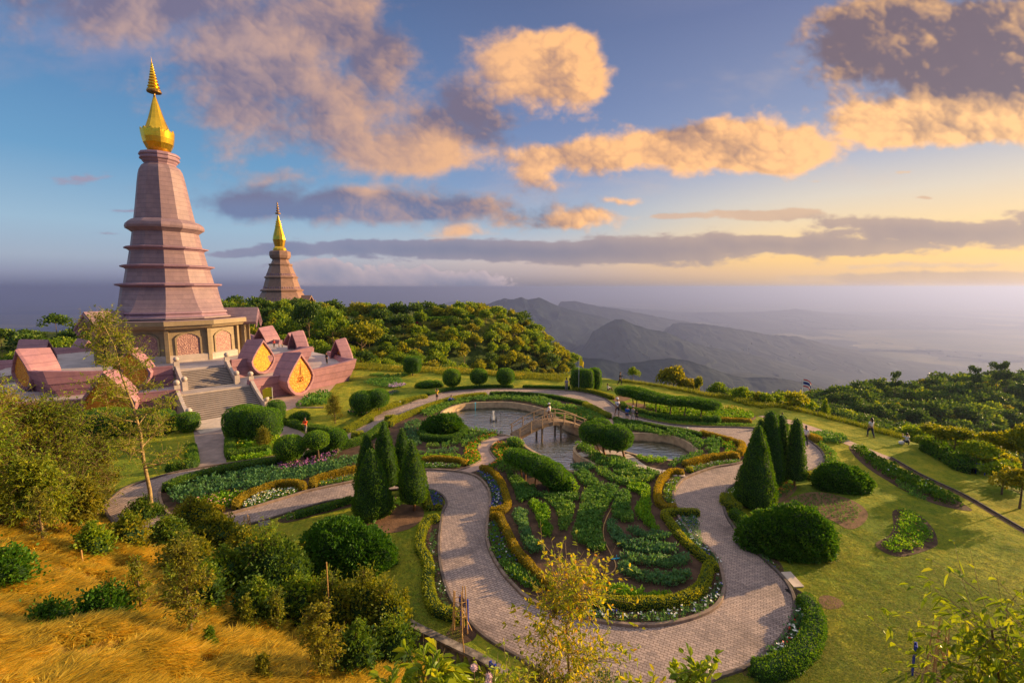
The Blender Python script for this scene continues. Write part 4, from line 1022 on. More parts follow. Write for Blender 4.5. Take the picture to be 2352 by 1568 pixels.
hedge(kk(Kc, [(500,700),(560,725),(740,750),(940,790),(1140,820),(1300,860)]), .55,.45,'hedge_green','dark low hedge along the walk above the right arm of the pond', seed=25)
hedge(kk(Kc, [(1280,830),(1400,860),(1560,905),(1660,940),(1672,985),(1640,1030)]), .55,.45,'hedge_gold','golden hedge rounding the right tip of the island', seed=26, corem='core_gold')
hedge(kk(Kc, [(1130,1130),(1240,1100),(1360,1070),(1500,1050),(1590,1042),(1640,1060)]), .50,.45,'hedge_gold','long golden hedge above the kerb at the lower right of the island', seed=27, corem='core_gold')
patch(kk(Kc, [(1180,1150),(1300,1120),(1450,1090),(1630,1075),(1640,1095),(1500,1115),(1350,1140),(1230,1180)]), 'low',.20,.20,'bed_leaf','flower strip with pink and white blooms under the long golden hedge', 250, [fl(PK,.4,.06), fl(W_,.5,.06)], name='flower_bed', cat_='flowers')
patch(kk(Kc, [(620,760),(740,770),(900,800),(940,820),(900,835),(700,800)]), 'upright',.34,.28,'bed_leaf','thin row of plants on the far rim of the right pond arm', 251, name='plant_row')
patch(kk(Kc, [(960,800),(1120,820),(1260,880),(1320,930),(1300,975),(1230,960),(1150,890),(1020,850)]), 'upright',.42,.32,'bed_leaf','curved band of leafy plants at the right shoulder of the pond', 252, name='plant_row')
patch(kk(Kc, [(1340,900),(1440,890),(1470,940),(1440,1010),(1470,1040),(1360,1045),(1350,990)]), 'upright',.42,.32,'bed_leaf','tall leafy block of plants inside the right tip of the island', 253, name='plant_row')
patch(kk(Kc, [(1470,910),(1560,920),(1605,970),(1600,1010),(1540,1035),(1490,1030),(1520,970)]), 'round',.36,.28,'bed_bright','oval bright bed with orange flowers at the right tip of the island', 254, [fl(OR,.6,.08), fl(YE,.3)], name='flower_bed', cat_='flowers')
patch(kk(Kc, [(1000,1130),(1050,1080),(1180,1050),(1290,1000),(1320,1020),(1240,1070),(1120,1120),(1040,1145)]), 'upright',.36,.30,'bed_leaf','leafy row below the round end of the pond', 255, name='plant_row')
patch(kk(Kc, [(690,1035),(800,1050),(980,1065),(985,1085),(900,1105),(800,1095),(720,1065)]), 'low',.30,.24,'bed_bright','bright narrow bed between the pond and the stepping stones', 256, name='plant_row')
patch(kk(Kc, [(150,945),(250,935),(330,1010),(420,1060),(560,1050),(640,1100),(720,1130),(640,1160),(480,1150),(330,1110),(300,1080),(240,1010)]), 'round',.48,.36,'bed_leaf','leafy plants around the feet of the clipped twin tree', 257, name='plant_row')
hedge(kk(Kc, [(1165,1160),(1190,1175),(1220,1185)]), .5,.35,'hedge_lime','tiny yellow hedge stub by the end of the stepping stones', seed=28)
# narrow walk to the bridge, walk beyond it, stepping stones
nw_l = [(1038,1083),(1070,1076),(1098,1062),(1106,1052),(1098,1036),(1101,1020),(1114,1010),(1140,1004),(1166,1000)]
nw_r = [(1174,1006),(1150,1012),(1132,1020),(1124,1034),(1132,1048),(1138,1056),(1128,1066),(1110,1078),(1076,1089)]
nwp = smoothpts(GP(nw_l), False, 4)+smoothpts(GP(nw_r), False, 4)
st(sheet('path', nwp, .035, M['pave_pink']), 'narrow pink walk curving to the foot bridge')
st(kerb('kerb', smoothpts(GP(nw_l), False, 4), M['kerb'], .12, .13, closed=False))
st(kerb('kerb', smoothpts(GP(nw_r), False, 4), M['kerb'], .12, .13, closed=False))
bw = GP([(1336,981),(1352,973),(1380,968),(1402,961),(1425,972),(1402,974),(1370,981),(1346,990)])
st(sheet('path', bw, .035, M['pave_pink']), 'short walk from the bridge to the brick path')
st(kerb('kerb', GP([(1336,981),(1352,973),(1380,968),(1402,961)]), M['kerb'], .12, .16, closed=False))
ss_c = smoothpts(GP([(1330,1046),(1380,1040),(1420,1042),(1441,1050),(1458,1063),(1478,1075),(1511,1084),(1545,1088),(1575,1090)]), False, 5)
def stones():
    P = np.array(ss_c); seg = np.linalg.norm(np.diff(P, axis=0), axis=1); s = np.concatenate([[0], np.cumsum(seg)])
    proto = None; rng = np.random.default_rng(5)
    for u in np.arange(.3, s[-1], .56):
        x, y = np.interp(u, s, P[:,0]), np.interp(u, s, P[:,1]); x2, y2 = np.interp(u+.1, s, P[:,0]), np.interp(u+.1, s, P[:,1])
        a = math.atan2(y2-y, x2-x)
        if proto is None:
            mb = MB(); mb.box((0,0,.02), (.47,.95,.07)); proto = mb.obj('paving_stone', M['concrete'], bevel=.01); o = proto
        else: o = proto.copy(); col.objects.link(o)
        o.location = (x, y, .025); o.rotation_euler = (0,0,a+rng.normal(0, .03))
        tag(o, 'pale slab of the stepping stone path beside the pond', 'paving stone', 'stepping stones beside the pond')
stones()

# ------------------------------------------------------------------ left island
patch(kk(K2, [(-280,860),(0,760),(300,690),(600,640),(700,650),(960,650),(1440,530),(1440,600),(1000,735),(850,765),(540,830),(450,850),(200,870),(0,930),(-200,960)]), 'upright',.42,.30,'bed_blue','big mass of dark bedding plants filling the left island', 300, name='plant_row')
patch(kk(K2, [(-120,960),(60,900),(300,860),(420,860),(380,900),(300,950),(230,1000),(60,985),(-60,1000)]), 'round',.34,.28,'bed_bright','pink and yellow flowers at the lower left of the left island', 301, [fl(PK,.6,.08), fl(YE,.4)], name='flower_bed', cat_='flowers')
patch(kk(K2, [(700,625),(800,600),(950,580),(1100,530),(1250,478),(1285,490),(1200,560),(1120,600),(900,645),(740,660)]), 'round',.30,.32,'bed_blue','purple flower clumps under the three clipped ball trees', 302, [fl(PU,2.6,.11), fl(PK,.8,.08)], name='flower_bed', cat_='flowers')
hedge(kk(K2, [(-330,850),(-200,790),(0,722),(300,655),(600,605),(800,572),(850,562)]), .9,.55,'hedge_green','long low hedge along the upper kerb of the left island', seed=30)
hedge(kk(K2, [(960,535),(1100,500),(1300,445),(1470,395),(1560,350),(1640,290),(1700,240)]), .9,.55,'hedge_green','low hedge beside the walk above the purple flower clumps', seed=31)
hedge(kk(K2, [(1395,360),(1450,345),(1510,345)]), 1.0,.6,'hedge_lime','short rounded hedge piece left of the cypress group at the kerb', seed=32)
hedge(kk(K2, [(1700,200),(1750,185),(1790,190),(1760,225),(1740,250)]), .6,.55,'hedge_lime','bright curl of hedge behind the tallest left cypress', seed=33)
hedge(kk(K2, [(345,1010),(345,965),(420,910),(560,850),(720,800),(860,792),(930,806),(955,840)]), .50,.45,'hedge_gold','golden arch hedge round the white flower bed on the left island', seed=34, corem='core_gold')
patch(kk(K2, [(390,985),(480,905),(640,852),(780,830),(890,838),(860,868),(650,930),(500,985),(410,1002)]), 'low',.22,.20,'bed_leaf','white flower bed inside the golden arch hedge', 303, [fl(W_,1.6,.08), fl(YE,.5,.06)], name='flower_bed', cat_='flowers')
hedge(kk(K2, [(1050,815),(1045,770),(1120,735),(1250,700),(1380,668),(1450,655)]), .50,.45,'hedge_gold','second golden hedge left of the cypress group', seed=35, corem='core_gold')
patch(kk(K2, [(1095,800),(1110,765),(1250,730),(1440,690),(1430,735),(1250,770)]), 'low',.20,.22,'bed_leaf','sparse flower bed under the second golden hedge', 304, [fl(YE,.5,.06), fl(BL,.3,.06)], name='flower_bed', cat_='flowers')

# ------------------------------------------------------------------ outside the walk, left
soil_round = smoothpts(GP([(812,1185),(830,1168),(870,1160),(930,1158),(965,1163),(974,1180),(962,1200),(935,1216),(890,1224),(845,1216),(818,1202)]))
st(sheet('bed_soil', soil_round, .016, M['soil_dry']), 'round earth bed at the feet of the left cypress group')
patch(kk(K2, [(1450,1000),(1560,1060),(1660,1080),(1760,1010),(1790,920),(1920,900),(1900,940),(1800,1000),(1700,1080),(1560,1090),(1440,1040)]), 'low',.28,.30,'bed_leaf','low flowers in the round earth bed under the cypresses', 305, [fl(W_,.25), fl(PK,.1)], name='flower_bed', cat_='flowers')
st(sheet('bed_soil', smoothpts(GP([(986,1124),(1005,1130),(1018,1150),(1018,1168),(990,1172),(970,1160),(968,1130)])), .016, M['soil']))
patch([(984,1130),(1004,1134),(1015,1152),(1014,1163),(996,1166),(986,1150)], 'low',.18,.17,'bed_blue','round bed of blue flowers where the lower walk meets the wide walk', 306, [fl(BL,1.8,.07)], name='flower_bed', cat_='flowers')
hedge([(976,1135),(980,1150),(982,1163),(988,1174)], .45,.4,'hedge_lime','yellow hedge on the left of the round blue flower bed', seed=36)
hedge([(1014,1168),(1000,1172)], .4,.35,'hedge_lime','tiny yellow hedge below the round blue flower bed', seed=37)
lb = [(1009,1196),(980,1208),(966,1232),(960,1260),(974,1284),(984,1309),(982,1346),(990,1384),(1004,1410),(1030,1418),(1062,1426),(1040,1392),(1022,1352),(1009,1302),(1005,1250)]
st(sheet('bed_soil', smoothpts(GP(lb)), .016, M['soil']), 'long dark bed left of the wide walk')
hedge([(1010,1195),(984,1202),(972,1220),(966,1240),(964,1264),(976,1284),(985,1309),(983,1346),(990,1384),(1005,1409),(1030,1418),(1064,1427)], .50,.38,'hedge_lime','yellow lumpy hedge along the lawn side of the long dark bed', seed=38, dens=420)
patch([(1000,1215),(978,1250),(990,1290),(996,1340),(1003,1385),(1020,1405),(1045,1410),(1024,1360),(1006,1300),(1002,1250)], 'low',.13,.24,'bed_blue','tiny sparse seedlings in the long dark bed left of the wide walk', 307, [fl(W_,.3,.05), fl(PK,.1,.05)], name='flower_bed', cat_='flowers')
st(sheet('bed_soil', smoothpts(GP([(640,1192),(700,1174),(800,1148),(870,1134),(870,1144),(820,1160),(740,1180),(660,1200)])), .016, M['soil']))
patch([(650,1190),(700,1176),(800,1150),(812,1158),(740,1178),(660,1198)], 'low',.24,.24,'bed_leaf','thin planted strip along the lower edge of the lower walk', 308, [fl(W_,.3,.05), fl(YE,.2,.05)], name='flower_bed', cat_='flowers')
hedge([(675,1190),(720,1178),(768,1165),(812,1150)], .5,.35,'hedge_green','low hedge between the lower walk and the round earth bed lawn', seed=39)
hedge([(480,1170),(500,1178),(512,1172)], .5,.4,'hedge_gold','golden stub of hedge at the far left of the lower walk', seed=40, corem='core_gold')

# ------------------------------------------------------------------ outside the walk, right
rb = [(1825,1378),(1842,1382),(1864,1398),(1877,1430),(1870,1478),(1830,1528),(1770,1556),(1722,1556),(1705,1545),(1722,1531),(1762,1502),(1802,1460),(1822,1423)]
st(sheet('bed_soil', smoothpts(GP(rb)), .016, M['soil']), 'crescent bed at the lower right of the walk')
hedge([(1830,1382),(1850,1395),(1866,1420),(1869,1452),(1858,1488),(1826,1524),(1780,1546),(1735,1553),(1722,1548)], .75,.50,'hedge_green','rounded green hedge along the outer side of the crescent bed', seed=41)
patch([(1832,1400),(1850,1412),(1852,1450),(1835,1485),(1800,1515),(1765,1530),(1752,1520),(1800,1475),(1826,1430)], 'low',.26,.22,'bed_blue','white and red flowers in the crescent bed at lower right', 309, [fl(W_,1.2,.09), fl(RD,.6,.08)], name='flower_bed', cat_='flowers')
st(sheet('bed_soil', smoothpts(GP([(1666,1182),(1680,1177),(1712,1205),(1750,1250),(1790,1290),(1800,1312),(1790,1320),(1757,1290),(1720,1255),(1684,1212)])), .016, M['soil']))
hedge([(1676,1184),(1700,1198),(1724,1224),(1752,1254),(1780,1282)], .65,.50,'hedge_green','green hedge running down the walk in front of the biggest juniper mound', seed=42)
patch([(1684,1208),(1694,1212),(1730,1255),(1770,1292),(1785,1305),(1780,1312),(1750,1280),(1716,1244)], 'low',.2,.2,'bed_leaf','narrow flower strip between the walk and the green hedge at right', 310, [fl(W_,.2,.05), fl(BL,.2,.05)], name='flower_bed', cat_='flowers')
hedge([(1668,1145),(1672,1162),(1688,1172),(1690,1178)], .8,.5,'hedge_lime','short bright hedge at the foot of the widest right cypress', seed=43)
patch([(1672,1130),(1690,1125),(1700,1150),(1690,1165),(1678,1150)], 'low',.24,.24,'bed_leaf','white flowers beside the kerb at the foot of the widest right cypress', 311, [fl(W_,.9,.07)], name='flower_bed', cat_='flowers')
st(sheet('bed_soil', smoothpts(GP([(1690,1160),(1750,1168),(1800,1150),(1830,1122),(1815,1108),(1770,1105),(1700,1125)])), .016, M['soil_dry']), 'earth bed under the right cypress group')
patch([(1778,1124),(1800,1112),(1818,1112),(1822,1122),(1800,1140),(1776,1148)], 'round',.28,.26,'bed_leaf','orange and red flower patch between the right cypress trunks', 312, [fl(OR,.9,.08), fl(RD,.3)], name='flower_bed', cat_='flowers')
hedge([(1848,1100),(1866,1098),(1885,1090),(1893,1083)], .6,.45,'hedge_lime','small lime hedge between the far cypress and the round end of the walk', seed=44)
patch([(1888,1018),(1905,1030),(1918,1050),(1920,1062),(1896,1064),(1899,1045),(1886,1028)], 'round',.34,.30,'bed_leaf','leafy flower border outside the round end of the walk', 313, [fl(YE,.3,.07), fl(RD,.15)], name='flower_bed', cat_='flowers')
hedge([(1858,1006),(1872,1012),(1880,1018)], .8,.5,'hedge_gold','short golden hedge by the woman at the round end of the walk', seed=45, corem='core_gold')
patch([(1868,1003),(1890,996),(1920,1000),(1944,1012),(1936,1020),(1900,1020),(1878,1014)], 'upright',.40,.30,'bed_leaf','oval bed of leafy plants on the upper right lawn', 314, name='plant_row')
# kidney bed
kid_o = smoothpts(GP(kk(K6, [(1270,460),(1340,450),(1450,490),(1530,570),(1560,650),(1540,690),(1400,740),(1290,750),(1190,710),(1160,665),(1240,620),(1275,560)])))
st(sheet('bed_soil', kid_o, .016, M['soil']), 'kidney shaped bed on the right lawn')
patch(kk(K6, [(1320,465),(1400,480),(1470,530),(1510,610),(1500,665),(1400,710),(1290,725),(1205,700),(1200,680),(1280,640),(1310,560)]), 'low', .24,.24,'bed_bright','yellow green low plants in the kidney shaped bed', 315, [fl(YE,.25,.07)], name='plant_row')
# bed of bare stems behind the big juniper mounds
st(sheet('bed_soil', smoothpts(GP([(1800,1152),(1850,1132),(1900,1132),(1960,1150),(1992,1175),(1985,1200),(1950,1215),(1900,1190),(1820,1172)])), .014, M['soil_dry']), 'thin bare bed between the two big juniper mounds')
patch([(1810,1152),(1850,1136),(1900,1136),(1950,1152),(1976,1172),(1965,1195),(1940,1205),(1890,1182),(1820,1165)], 'low',.12,.26,'bed_leaf','sparse low seedlings between the two big juniper mounds', 316, name='plant_row')
# long planted strip
lst = [(1950,1025),(1985,1030),(2020,1055),(2080,1085),(2140,1120),(2200,1150),(2232,1170),(2215,1172),(2150,1158),(2080,1128),(2040,1105),(2000,1080),(1965,1050)]
st(sheet('bed_soil', smoothpts(GP(lst)), .016, M['soil']), 'long tapering bed on the right lawn')
patch([(1965,1030),(1985,1033),(2015,1055),(2075,1088),(2140,1124),(2190,1148),(2208,1160),(2180,1160),(2110,1130),(2060,1106),(2015,1078),(1975,1045)], 'round',.52,.36,'hedge_green','thick leafy flower row in the long tapering bed with white blooms at its end', 317, [fl(W_,.12,.08)], name='plant_row')
patch([(2060,1110),(2100,1128),(2130,1146),(2110,1150),(2070,1125)], 'low',.26,.28,'bed_leaf','small sparse plants below the thick leafy flower row', 318, name='plant_row')
# side path strip and drain
sp_ = GP([(1740,955),(1771,954),(1839,970),(1914,996),(1989,1028),(2046,1050),(2040,1055),(1980,1036),(1905,1004),(1832,978),(1765,962)])
st(sheet('path', sp_, .014, M['pave_pink']), 'narrow pink brick path crossing the upper right lawn')
dr = smoothpts(GP([(2040,1050),(2100,1085),(2140,1105),(2214,1140),(2290,1185),(2400,1250)]), False, 4)
def drain():
    P = np.array(dr); d = np.gradient(P, axis=0); d = nrm(d); nn = np.stack([-d[:,1], d[:,0]], -1)
    L = [tuple(p) for p in P+nn*.17]; Rr = [tuple(p) for p in (P-nn*.17)[::-1]]
    st(sheet('drain', L+Rr, .012, M['soil']), 'narrow earth drain crossing the right lawn')
    st(kerb('kerb', [tuple(p) for p in P+nn*.24], M['kerb_dark'], .10, .09, closed=False)); 
drain()
pr = np.array(smoothpts(GP([(1765,957),(1839,973),(1914,999),(1989,1031),(2046,1053)]), False, 4))
# upper right beds behind the arch hedge
st(sheet('bed_soil', smoothpts(GP(kk(Kc, [(540,560),(660,540),(1000,580),(1420,590),(1700,620),(1790,660),(1760,700),(1500,700),(1200,690),(900,670),(700,620)]))), .016, M['soil_dry']), 'earth bed under the arched hedge')
patch(kk(Kc, [(800,570),(1000,590),(1250,600),(1500,610),(1680,630),(1780,665),(1740,695),(1480,700),(1250,690),(1000,660),(850,620)]), 'round',.40,.34,'bed_bright','yellow green plants behind and right of the arched hedge', 319, [fl(YE,.35,.09)], name='plant_row')
patch(kk(Kc, [(1500,600),(1600,600),(1680,625),(1640,640),(1520,630)]), 'round',.42,.30,'bed_bright','yellow flower patch at the right end of the arched hedge', 320, [fl(YE,2.0,.12)], name='flower_bed', cat_='flowers')
hedge(kk(Kc, [(560,560),(600,600),(740,640),(900,680),(1100,705),(1300,712)]), .7,.5,'hedge_green','low hedge at the kerb in front of the arched hedge', seed=46)
hedge(kk(Kc, [(1450,715),(1550,718),(1650,722),(1760,728)]), .6,.45,'hedge_gold','golden strip of hedge at the kerb left of the right cypresses', seed=47, corem='core_gold')
patch(kk(Kc, [(740,655),(900,695),(1100,725),(1300,735),(1740,745),(1740,760),(1300,750),(1000,725),(750,675)]), 'low',.24,.22,'bed_leaf','dark flower strip at the kerb under the arched hedge', 321, [fl(YE,.2,.05)], name='flower_bed', cat_='flowers')
for i, (x, y) in enumerate([(1355,725),(1425,725)]):
    b = G(*Kc(x, y)); clipped('shrub', [((0,0,.35),(.5,.5,.42))], .07,'topiary', ['small clipped ball bush at the kerb, left of the pair', 'small clipped ball bush at the kerb, right of the pair'][i], 'bush', base=(b.x,b.y,0), seed=60+i, dens=500)
hedge(kk(Kc, [(130,430),(250,445),(350,465),(430,490),(495,510)]), .7,.5,'hedge_lime','yellow green hedge at the kerb in front of the triple clipped tree', seed=48)
st(sheet('bed_soil', smoothpts(GP(kk(Kc, [(480,500),(560,470),(640,480),(650,500),(570,530),(500,525)]))), .014, M['soil_dry']))
# upper left lawn beds
hedge([(981,909),(1039,896),(1119,890),(1180,890)], .7,.35,'hedge_green','low dark border hedge outside the far curve of the walk', seed=49)
hedge([(1200,890),(1260,891),(1310,893)], .7,.35,'hedge_green','low border hedge outside the far curve of the walk near the two standing men', seed=50)
hedge([(792,994),(830,972),(862,952),(900,937)], .8,.40,'hedge_lime','yellow green border hedge along the left outer kerb', seed=51)
hedge(kk(Kt, [(1700,1290),(1800,1250),(1950,1190),(2100,1140),(2300,1100)]), .9,.35,'hedge_lime','border hedge beside the walk below the twin clipped bushes', seed=52)
patch(kk(Kt, [(1640,890),(1760,850),(1900,870),(2080,850),(2120,870),(1900,895),(1720,880)]), 'low',.35,.4,'bed_leaf','thin winding bed on the lawn left of the square topiary', 330, name='plant_row')
patch(kk(Kt, [(1620,940),(1700,910),(1850,905),(2010,905),(2010,960),(1900,1000),(1780,990),(1680,965)]), 'round',.45,.5,'bed_leaf','oval leafy bed with lilac flowers at its right end on the far left lawn', 331, name='plant_row')
patch(kk(Kt, [(1880,990),(1940,960),(2040,965),(2060,985),(1980,1005),(1900,1008)]), 'low',.25,.25,'bed_leaf','lilac flower patch on the far left lawn', 332, [fl(('lilac',(.55,.38,.55),1,.1),3.5,.13)], name='flower_bed', cat_='flowers')
patch(kk(Kt, [(880,1200),(1000,1120),(1100,1080),(1200,1070),(1260,1110),(1180,1170),(1040,1200),(930,1220)]), 'round',.75,.6,'bed_leaf','bushy dark bed on the lawn right of the big golden panel', 333, [fl(W_,.1,.1)], name='plant_row')
patch(kk(Kt, [(1860,1075),(1900,1055),(1990,1045),(1985,1062),(1900,1085)]), 'low',.3,.3,'bed_blue','short strip of purple plants behind the twin clipped bushes', 334, [fl(PU,1.5,.1)], name='flower_bed', cat_='flowers')
patch(kk(Kt, [(1440,1285),(1480,1240),(1600,1260),(1680,1300),(1600,1310),(1500,1310)]), 'low',.35,.3,'bed_leaf','pink flower patch under the twin clipped bushes', 335, [fl(PK,1.0,.12)], name='flower_bed', cat_='flowers')
hedge(kk(Kt, [(680,1390),(800,1395),(900,1430),(1050,1460),(1150,1475),(1250,1490),(1350,1500)]), 1.0,.5,'hedge_green','low hedge along the side path where the person in red stands', seed=53)
hedge(kk(Kt, [(1390,1500),(1480,1450),(1600,1390),(1700,1345)]), .9,.45,'hedge_lime','bright border hedge meeting the kerb right of the yellow shrub', seed=54)
st(kerb('kerb', GP(kk(Kt, [(880,1215),(1000,1215),(1170,1215)])), M['kerb'], .3, .1, closed=False))
# side path and stair plaza
sp1 = GP([(455,1079),(452,1040),(444,985),(452,972),(520,972),(514,985),(520,1064)])
st(sheet('path', sp1, .008, M['plaza']), 'grey paved walk leading up to the staircase')
sp2 = GP([(628,975),(655,975),(690,990),(712,1006),(728,1012),(700,1024),(660,1034),(640,1010)])
st(sheet('path', sp2, .008, M['plaza']), 'grey side path where the person in red stands')
for pts, lb_, sd_ in (([(438,1030),(442,1060),(440,1072),(405,1078),(380,1084)], 'square cornered hedge left of the grey walk', 55), ([(530,1012),(532,1050),(560,1047),(625,1035)], 'square cornered hedge right of the grey walk', 56)):
    hedge(pts, .8, .55, 'hedge_green', lb_, seed=sd_)
patch([(548,1010),(560,1035),(620,1024),(640,1005),(600,1000)], 'round',.5,.42,'bed_bright','yellow flowering plants inside the square cornered hedge', 336, [fl(YE,.8,.09), fl(W_,.3,.08)], name='flower_bed', cat_='flowers')
patch([(532,1055),(560,1052),(625,1040),(625,1046),(560,1060),(534,1062)], 'low',.35,.28,'bed_bright','bright strip of plants along the upper kerb right of the grey walk', 337, name='plant_row')

# ------------------------------------------------------------------ clipped trees and mounds
def base_of(bx, by): b = G(bx, by); return b, depth(b)/FOC
# cypresses, left group
cone_tree(857,1187,1029,44,'frontmost left cypress, broad dark cone standing in the round earth bed', 6, 1, group=None)
cone_tree(887,1150,966,30,'tallest cypress of the left group, behind the broad front one', 40, 2)
cone_tree(847,1150,993,30,'half hidden cypress at the left edge of the left group', 12, 3)
cone_tree(927,1135,982,26,'slim cypress at the back right of the left group', 26, 4)
cone_tree(952,1172,1009,32,'right hand cypress of the left group on a bare trunk', 26, 5, px_off=-4)
# right group
cone_tree(1736,1163,978,47,'widest right cypress, a broad cone beside the brick walk', 5, 6, prof=[(0,.86),(.08,.98),(.16,1.0),(.4,.80),(.6,.58),(.8,.36),(.93,.20),(1.0,.06)], px_off=-5)
cone_tree(1738,1118,963,36,'cypress hidden behind the widest right one', 5, 7)
cone_tree(1772,1120,943,26,'tallest right cypress, slim and upright', 8, 8, prof=[(0,.8),(.1,1.0),(.3,.95),(.5,.82),(.7,.70),(.88,.58),(.96,.42),(1,.05)], px_off=-12)
cone_tree(1790,1104,952,23,'slender cypress third from the left in the right group', 3, 9, prof=[(0,.9),(.1,1.0),(.3,.95),(.5,.82),(.7,.70),(.88,.55),(.96,.38),(1,.05)], px_off=-5)
cone_tree(1824,1117,960,25,'rightmost cypress of the right group on a visible trunk', 20, 10, prof=[(0,.85),(.06,1.0),(.3,.92),(.5,.78),(.7,.62),(.88,.46),(.96,.32),(1,.05)], px_off=-4)
def ball(cx, cy, rx, ry, bx, by, label, seed, sup=.9, name='topiary_tree', dens=420, leaf=.085, tm='bark', matn='topiary', depthk=1.0, cat_='clipped tree'):
    b, m = base_of(bx, by); zc = zat(cy, b.y); x = (cx-bx)*m
    return clipped(name, [((x,0,zc),(rx*m*corr(bx), rx*m*depthk*corr(bx), ry*m))], leaf, matn, label, cat_, trunks=[((0,0,0),(x*.6,0,zc-ry*m*.5),.09)], base=(b.x,b.y,0), seed=seed, sup=sup, dens=dens, tm=tm)
ball(668,1027,37,26,687,1066,'clipped ball tree nearest the bottom of the three above the purple flowers', 20, 1.0)
ball(729,1010,29,19,732,1059,'middle clipped ball tree of the three above the purple flowers', 21, 1.0)
ball(773,1006,25,20,775,1042,'farthest clipped ball tree of the three above the purple flowers', 22, 1.0)
ball(1038,867,20,19,1040,892,'dome topped topiary on the back lawn, left of the three in line', 23, .85)
ball(1100,864,19,17,1102,887,'dome topped topiary on the back lawn, middle of the three in line', 24, .85)
ball(1161,864,20,18,1163,887,'dome topped topiary on the back lawn, right of the three in line', 25, .85)
ball(948,837,19,18,948,862,'square cut topiary on the far lawn left of the dome topped three', 26, .5)
b, m = base_of(*K3(1700,275))
clipped('topiary_tree', [((-24*m*.7,.3,1.5),(14.5*m,.8,1.45)), ((2*m,-.5,1.45),(15*m,.8,1.5)), ((26*m*.85,.4,1.5),(14.5*m,.8,1.45))], .09, 'topiary', 'triple topiary of three flat topped drums by the yellow flag', 'clipped tree', trunks=[((-1.1,.3,0),(-1.1,.3,.6),.1),((.1,-.5,0),(.1,-.5,.6),.1),((1.2,.4,0),(1.2,.4,.6),.1)], base=(b.x,b.y,0), seed=27, sup=.55, dens=380)
def mound(cx, cy, rx, topy, by, label, seed, dk=.8, matn='juniper', leaf=.13, dens=520, spike=.42, sup=1.0, name='juniper_mound', h=None, rz=0.0, corem='core', cat_='bush', lift=0.0):
    b, m = base_of(cx, by); yb = b.y+rx*m*dk*.85; hh = h if h else max(.5, zat(topy, yb))
    hz = hh-lift; q = rx*m*corr(cx)
    if name == 'juniper_mound':
        sg = 1 if seed % 2 else -1
        bl = [((-.22*q*sg,0,lift+hz*.40),(q*.60,q*dk*.74,hz*.52)), ((.22*q*sg,-.06*q,lift+hz*.32),(q*.52,q*dk*.66,hz*.46)), ((.56*q*sg,-.10*q,lift+hz*.22),(q*.36,q*dk*.48,hz*.34)), ((-.62*q*sg,.05*q,lift+hz*.26),(q*.30,q*dk*.46,hz*.36)), ((0,-.34*q*dk,lift+hz*.2),(q*.5,q*dk*.42,hz*.32))]
    else: bl = [((0,0,lift+hz*.34),(q*.92, q*dk*.9, hz*.58))]
    o = clipped(name, bl, leaf, matn, label, cat_, base=(b.x, yb, 0), seed=seed, dens=dens, spike=spike, sup=sup, nz=.16, rough=.06, corem=corem, foliage='foliage', zmin=.02)
    o.rotation_euler = (0,0,rz); return o
mound(1009,999,52,950,1003,'round dark juniper mound beside the pond on the middle island', 30, .85)
mound(1969,1140,84,1064,1143,'flat dark juniper mound higher up the right lawn', 31, .72)
mound(1843,1297,133,1157,1303,'biggest juniper mound, large dark spread at the centre right of the lawn', 32, .62, rz=-.35, dens=560)
mound(770,1322,132,1196,1340,'wide juniper mound below the left cypress group', 33, .75, dens=560)
mound(975,895,27,873,893,'flat oval bush on the back lawn right of the lilac flowers', 34, .8, 'topiary', .09, 350, .05)
mound(1003,891,15,872,890,'small oval bush tucked behind the flat oval bush', 35, .8, 'topiary', .09, 350, .05)
mound(680,968,27,944,969,'flat dark oval bush beside the person in red', 36, .8, 'topiary', .09, 350, .05)
mound(1184,1030,20,1004,1031,'small shrub at the near foot of the bridge', 37, .9, 'bed_leaf', .12, 260, .1)
mound(1309,1135,20,1098,1138,'small round leafy bush under the right end of the slanting clipped canopy', 38, .9, 'bed_bright', .12, 260, .1)
# big clipped blocks beside the stairs
b, m = base_of(572,1030)
clipped('topiary_bush', [((-1.0,.4,1.5),(1.7,1.6,1.5)), ((.8,-.1,1.45),(1.6,1.4,1.45))], .10,'topiary','big lumpy clipped bush right of the staircase foot','bush', base=(G(568,1018).x, G(568,1018).y+1.2,0), seed=40, sup=.7, dens=300, foliage='foliage')
ball(635,944,20,24,636,975,'clipped drum bush behind the big lumpy bush', 41, .6, name='topiary_bush', cat_='bush')
ball(434,968,24,20,432,990,'clipped drum bush left of the staircase foot', 42, .6, name='topiary_bush', cat_='bush')
b, m = base_of(250,1010)
clipped('topiary_bush', [((-1.5,.0,1.2),(2.6,1.5,1.2)), ((2.2,.5,1.1),(2.2,1.4,1.1))], .10,'topiary','long clipped bush below the brown panel behind the tall thin tree','bush', base=(G(262,1005).x, G(262,1005).y+1.0,0), seed=43, sup=.6, dens=260, foliage='foliage')
# twin clipped bushes, upper left lawn
b, m = base_of(*Kt(1610,1290))
clipped('topiary_tree', [((0,0,1.55),(28*m,1.3,1.05)), ((27*m*1.1,.5,1.75),(24*m,1.2,.95))], .09,'topiary','pair of merged clipped trees beside the walk on the upper left lawn','clipped tree', trunks=[((0,-.2,0),(0,0,.9),.08),((1.6,.3,0),(1.6,.5,1.1),.08),((.6,.2,0),(.5,.2,.9),.06)], base=(b.x,b.y,0), seed=44, sup=.8, dens=330)
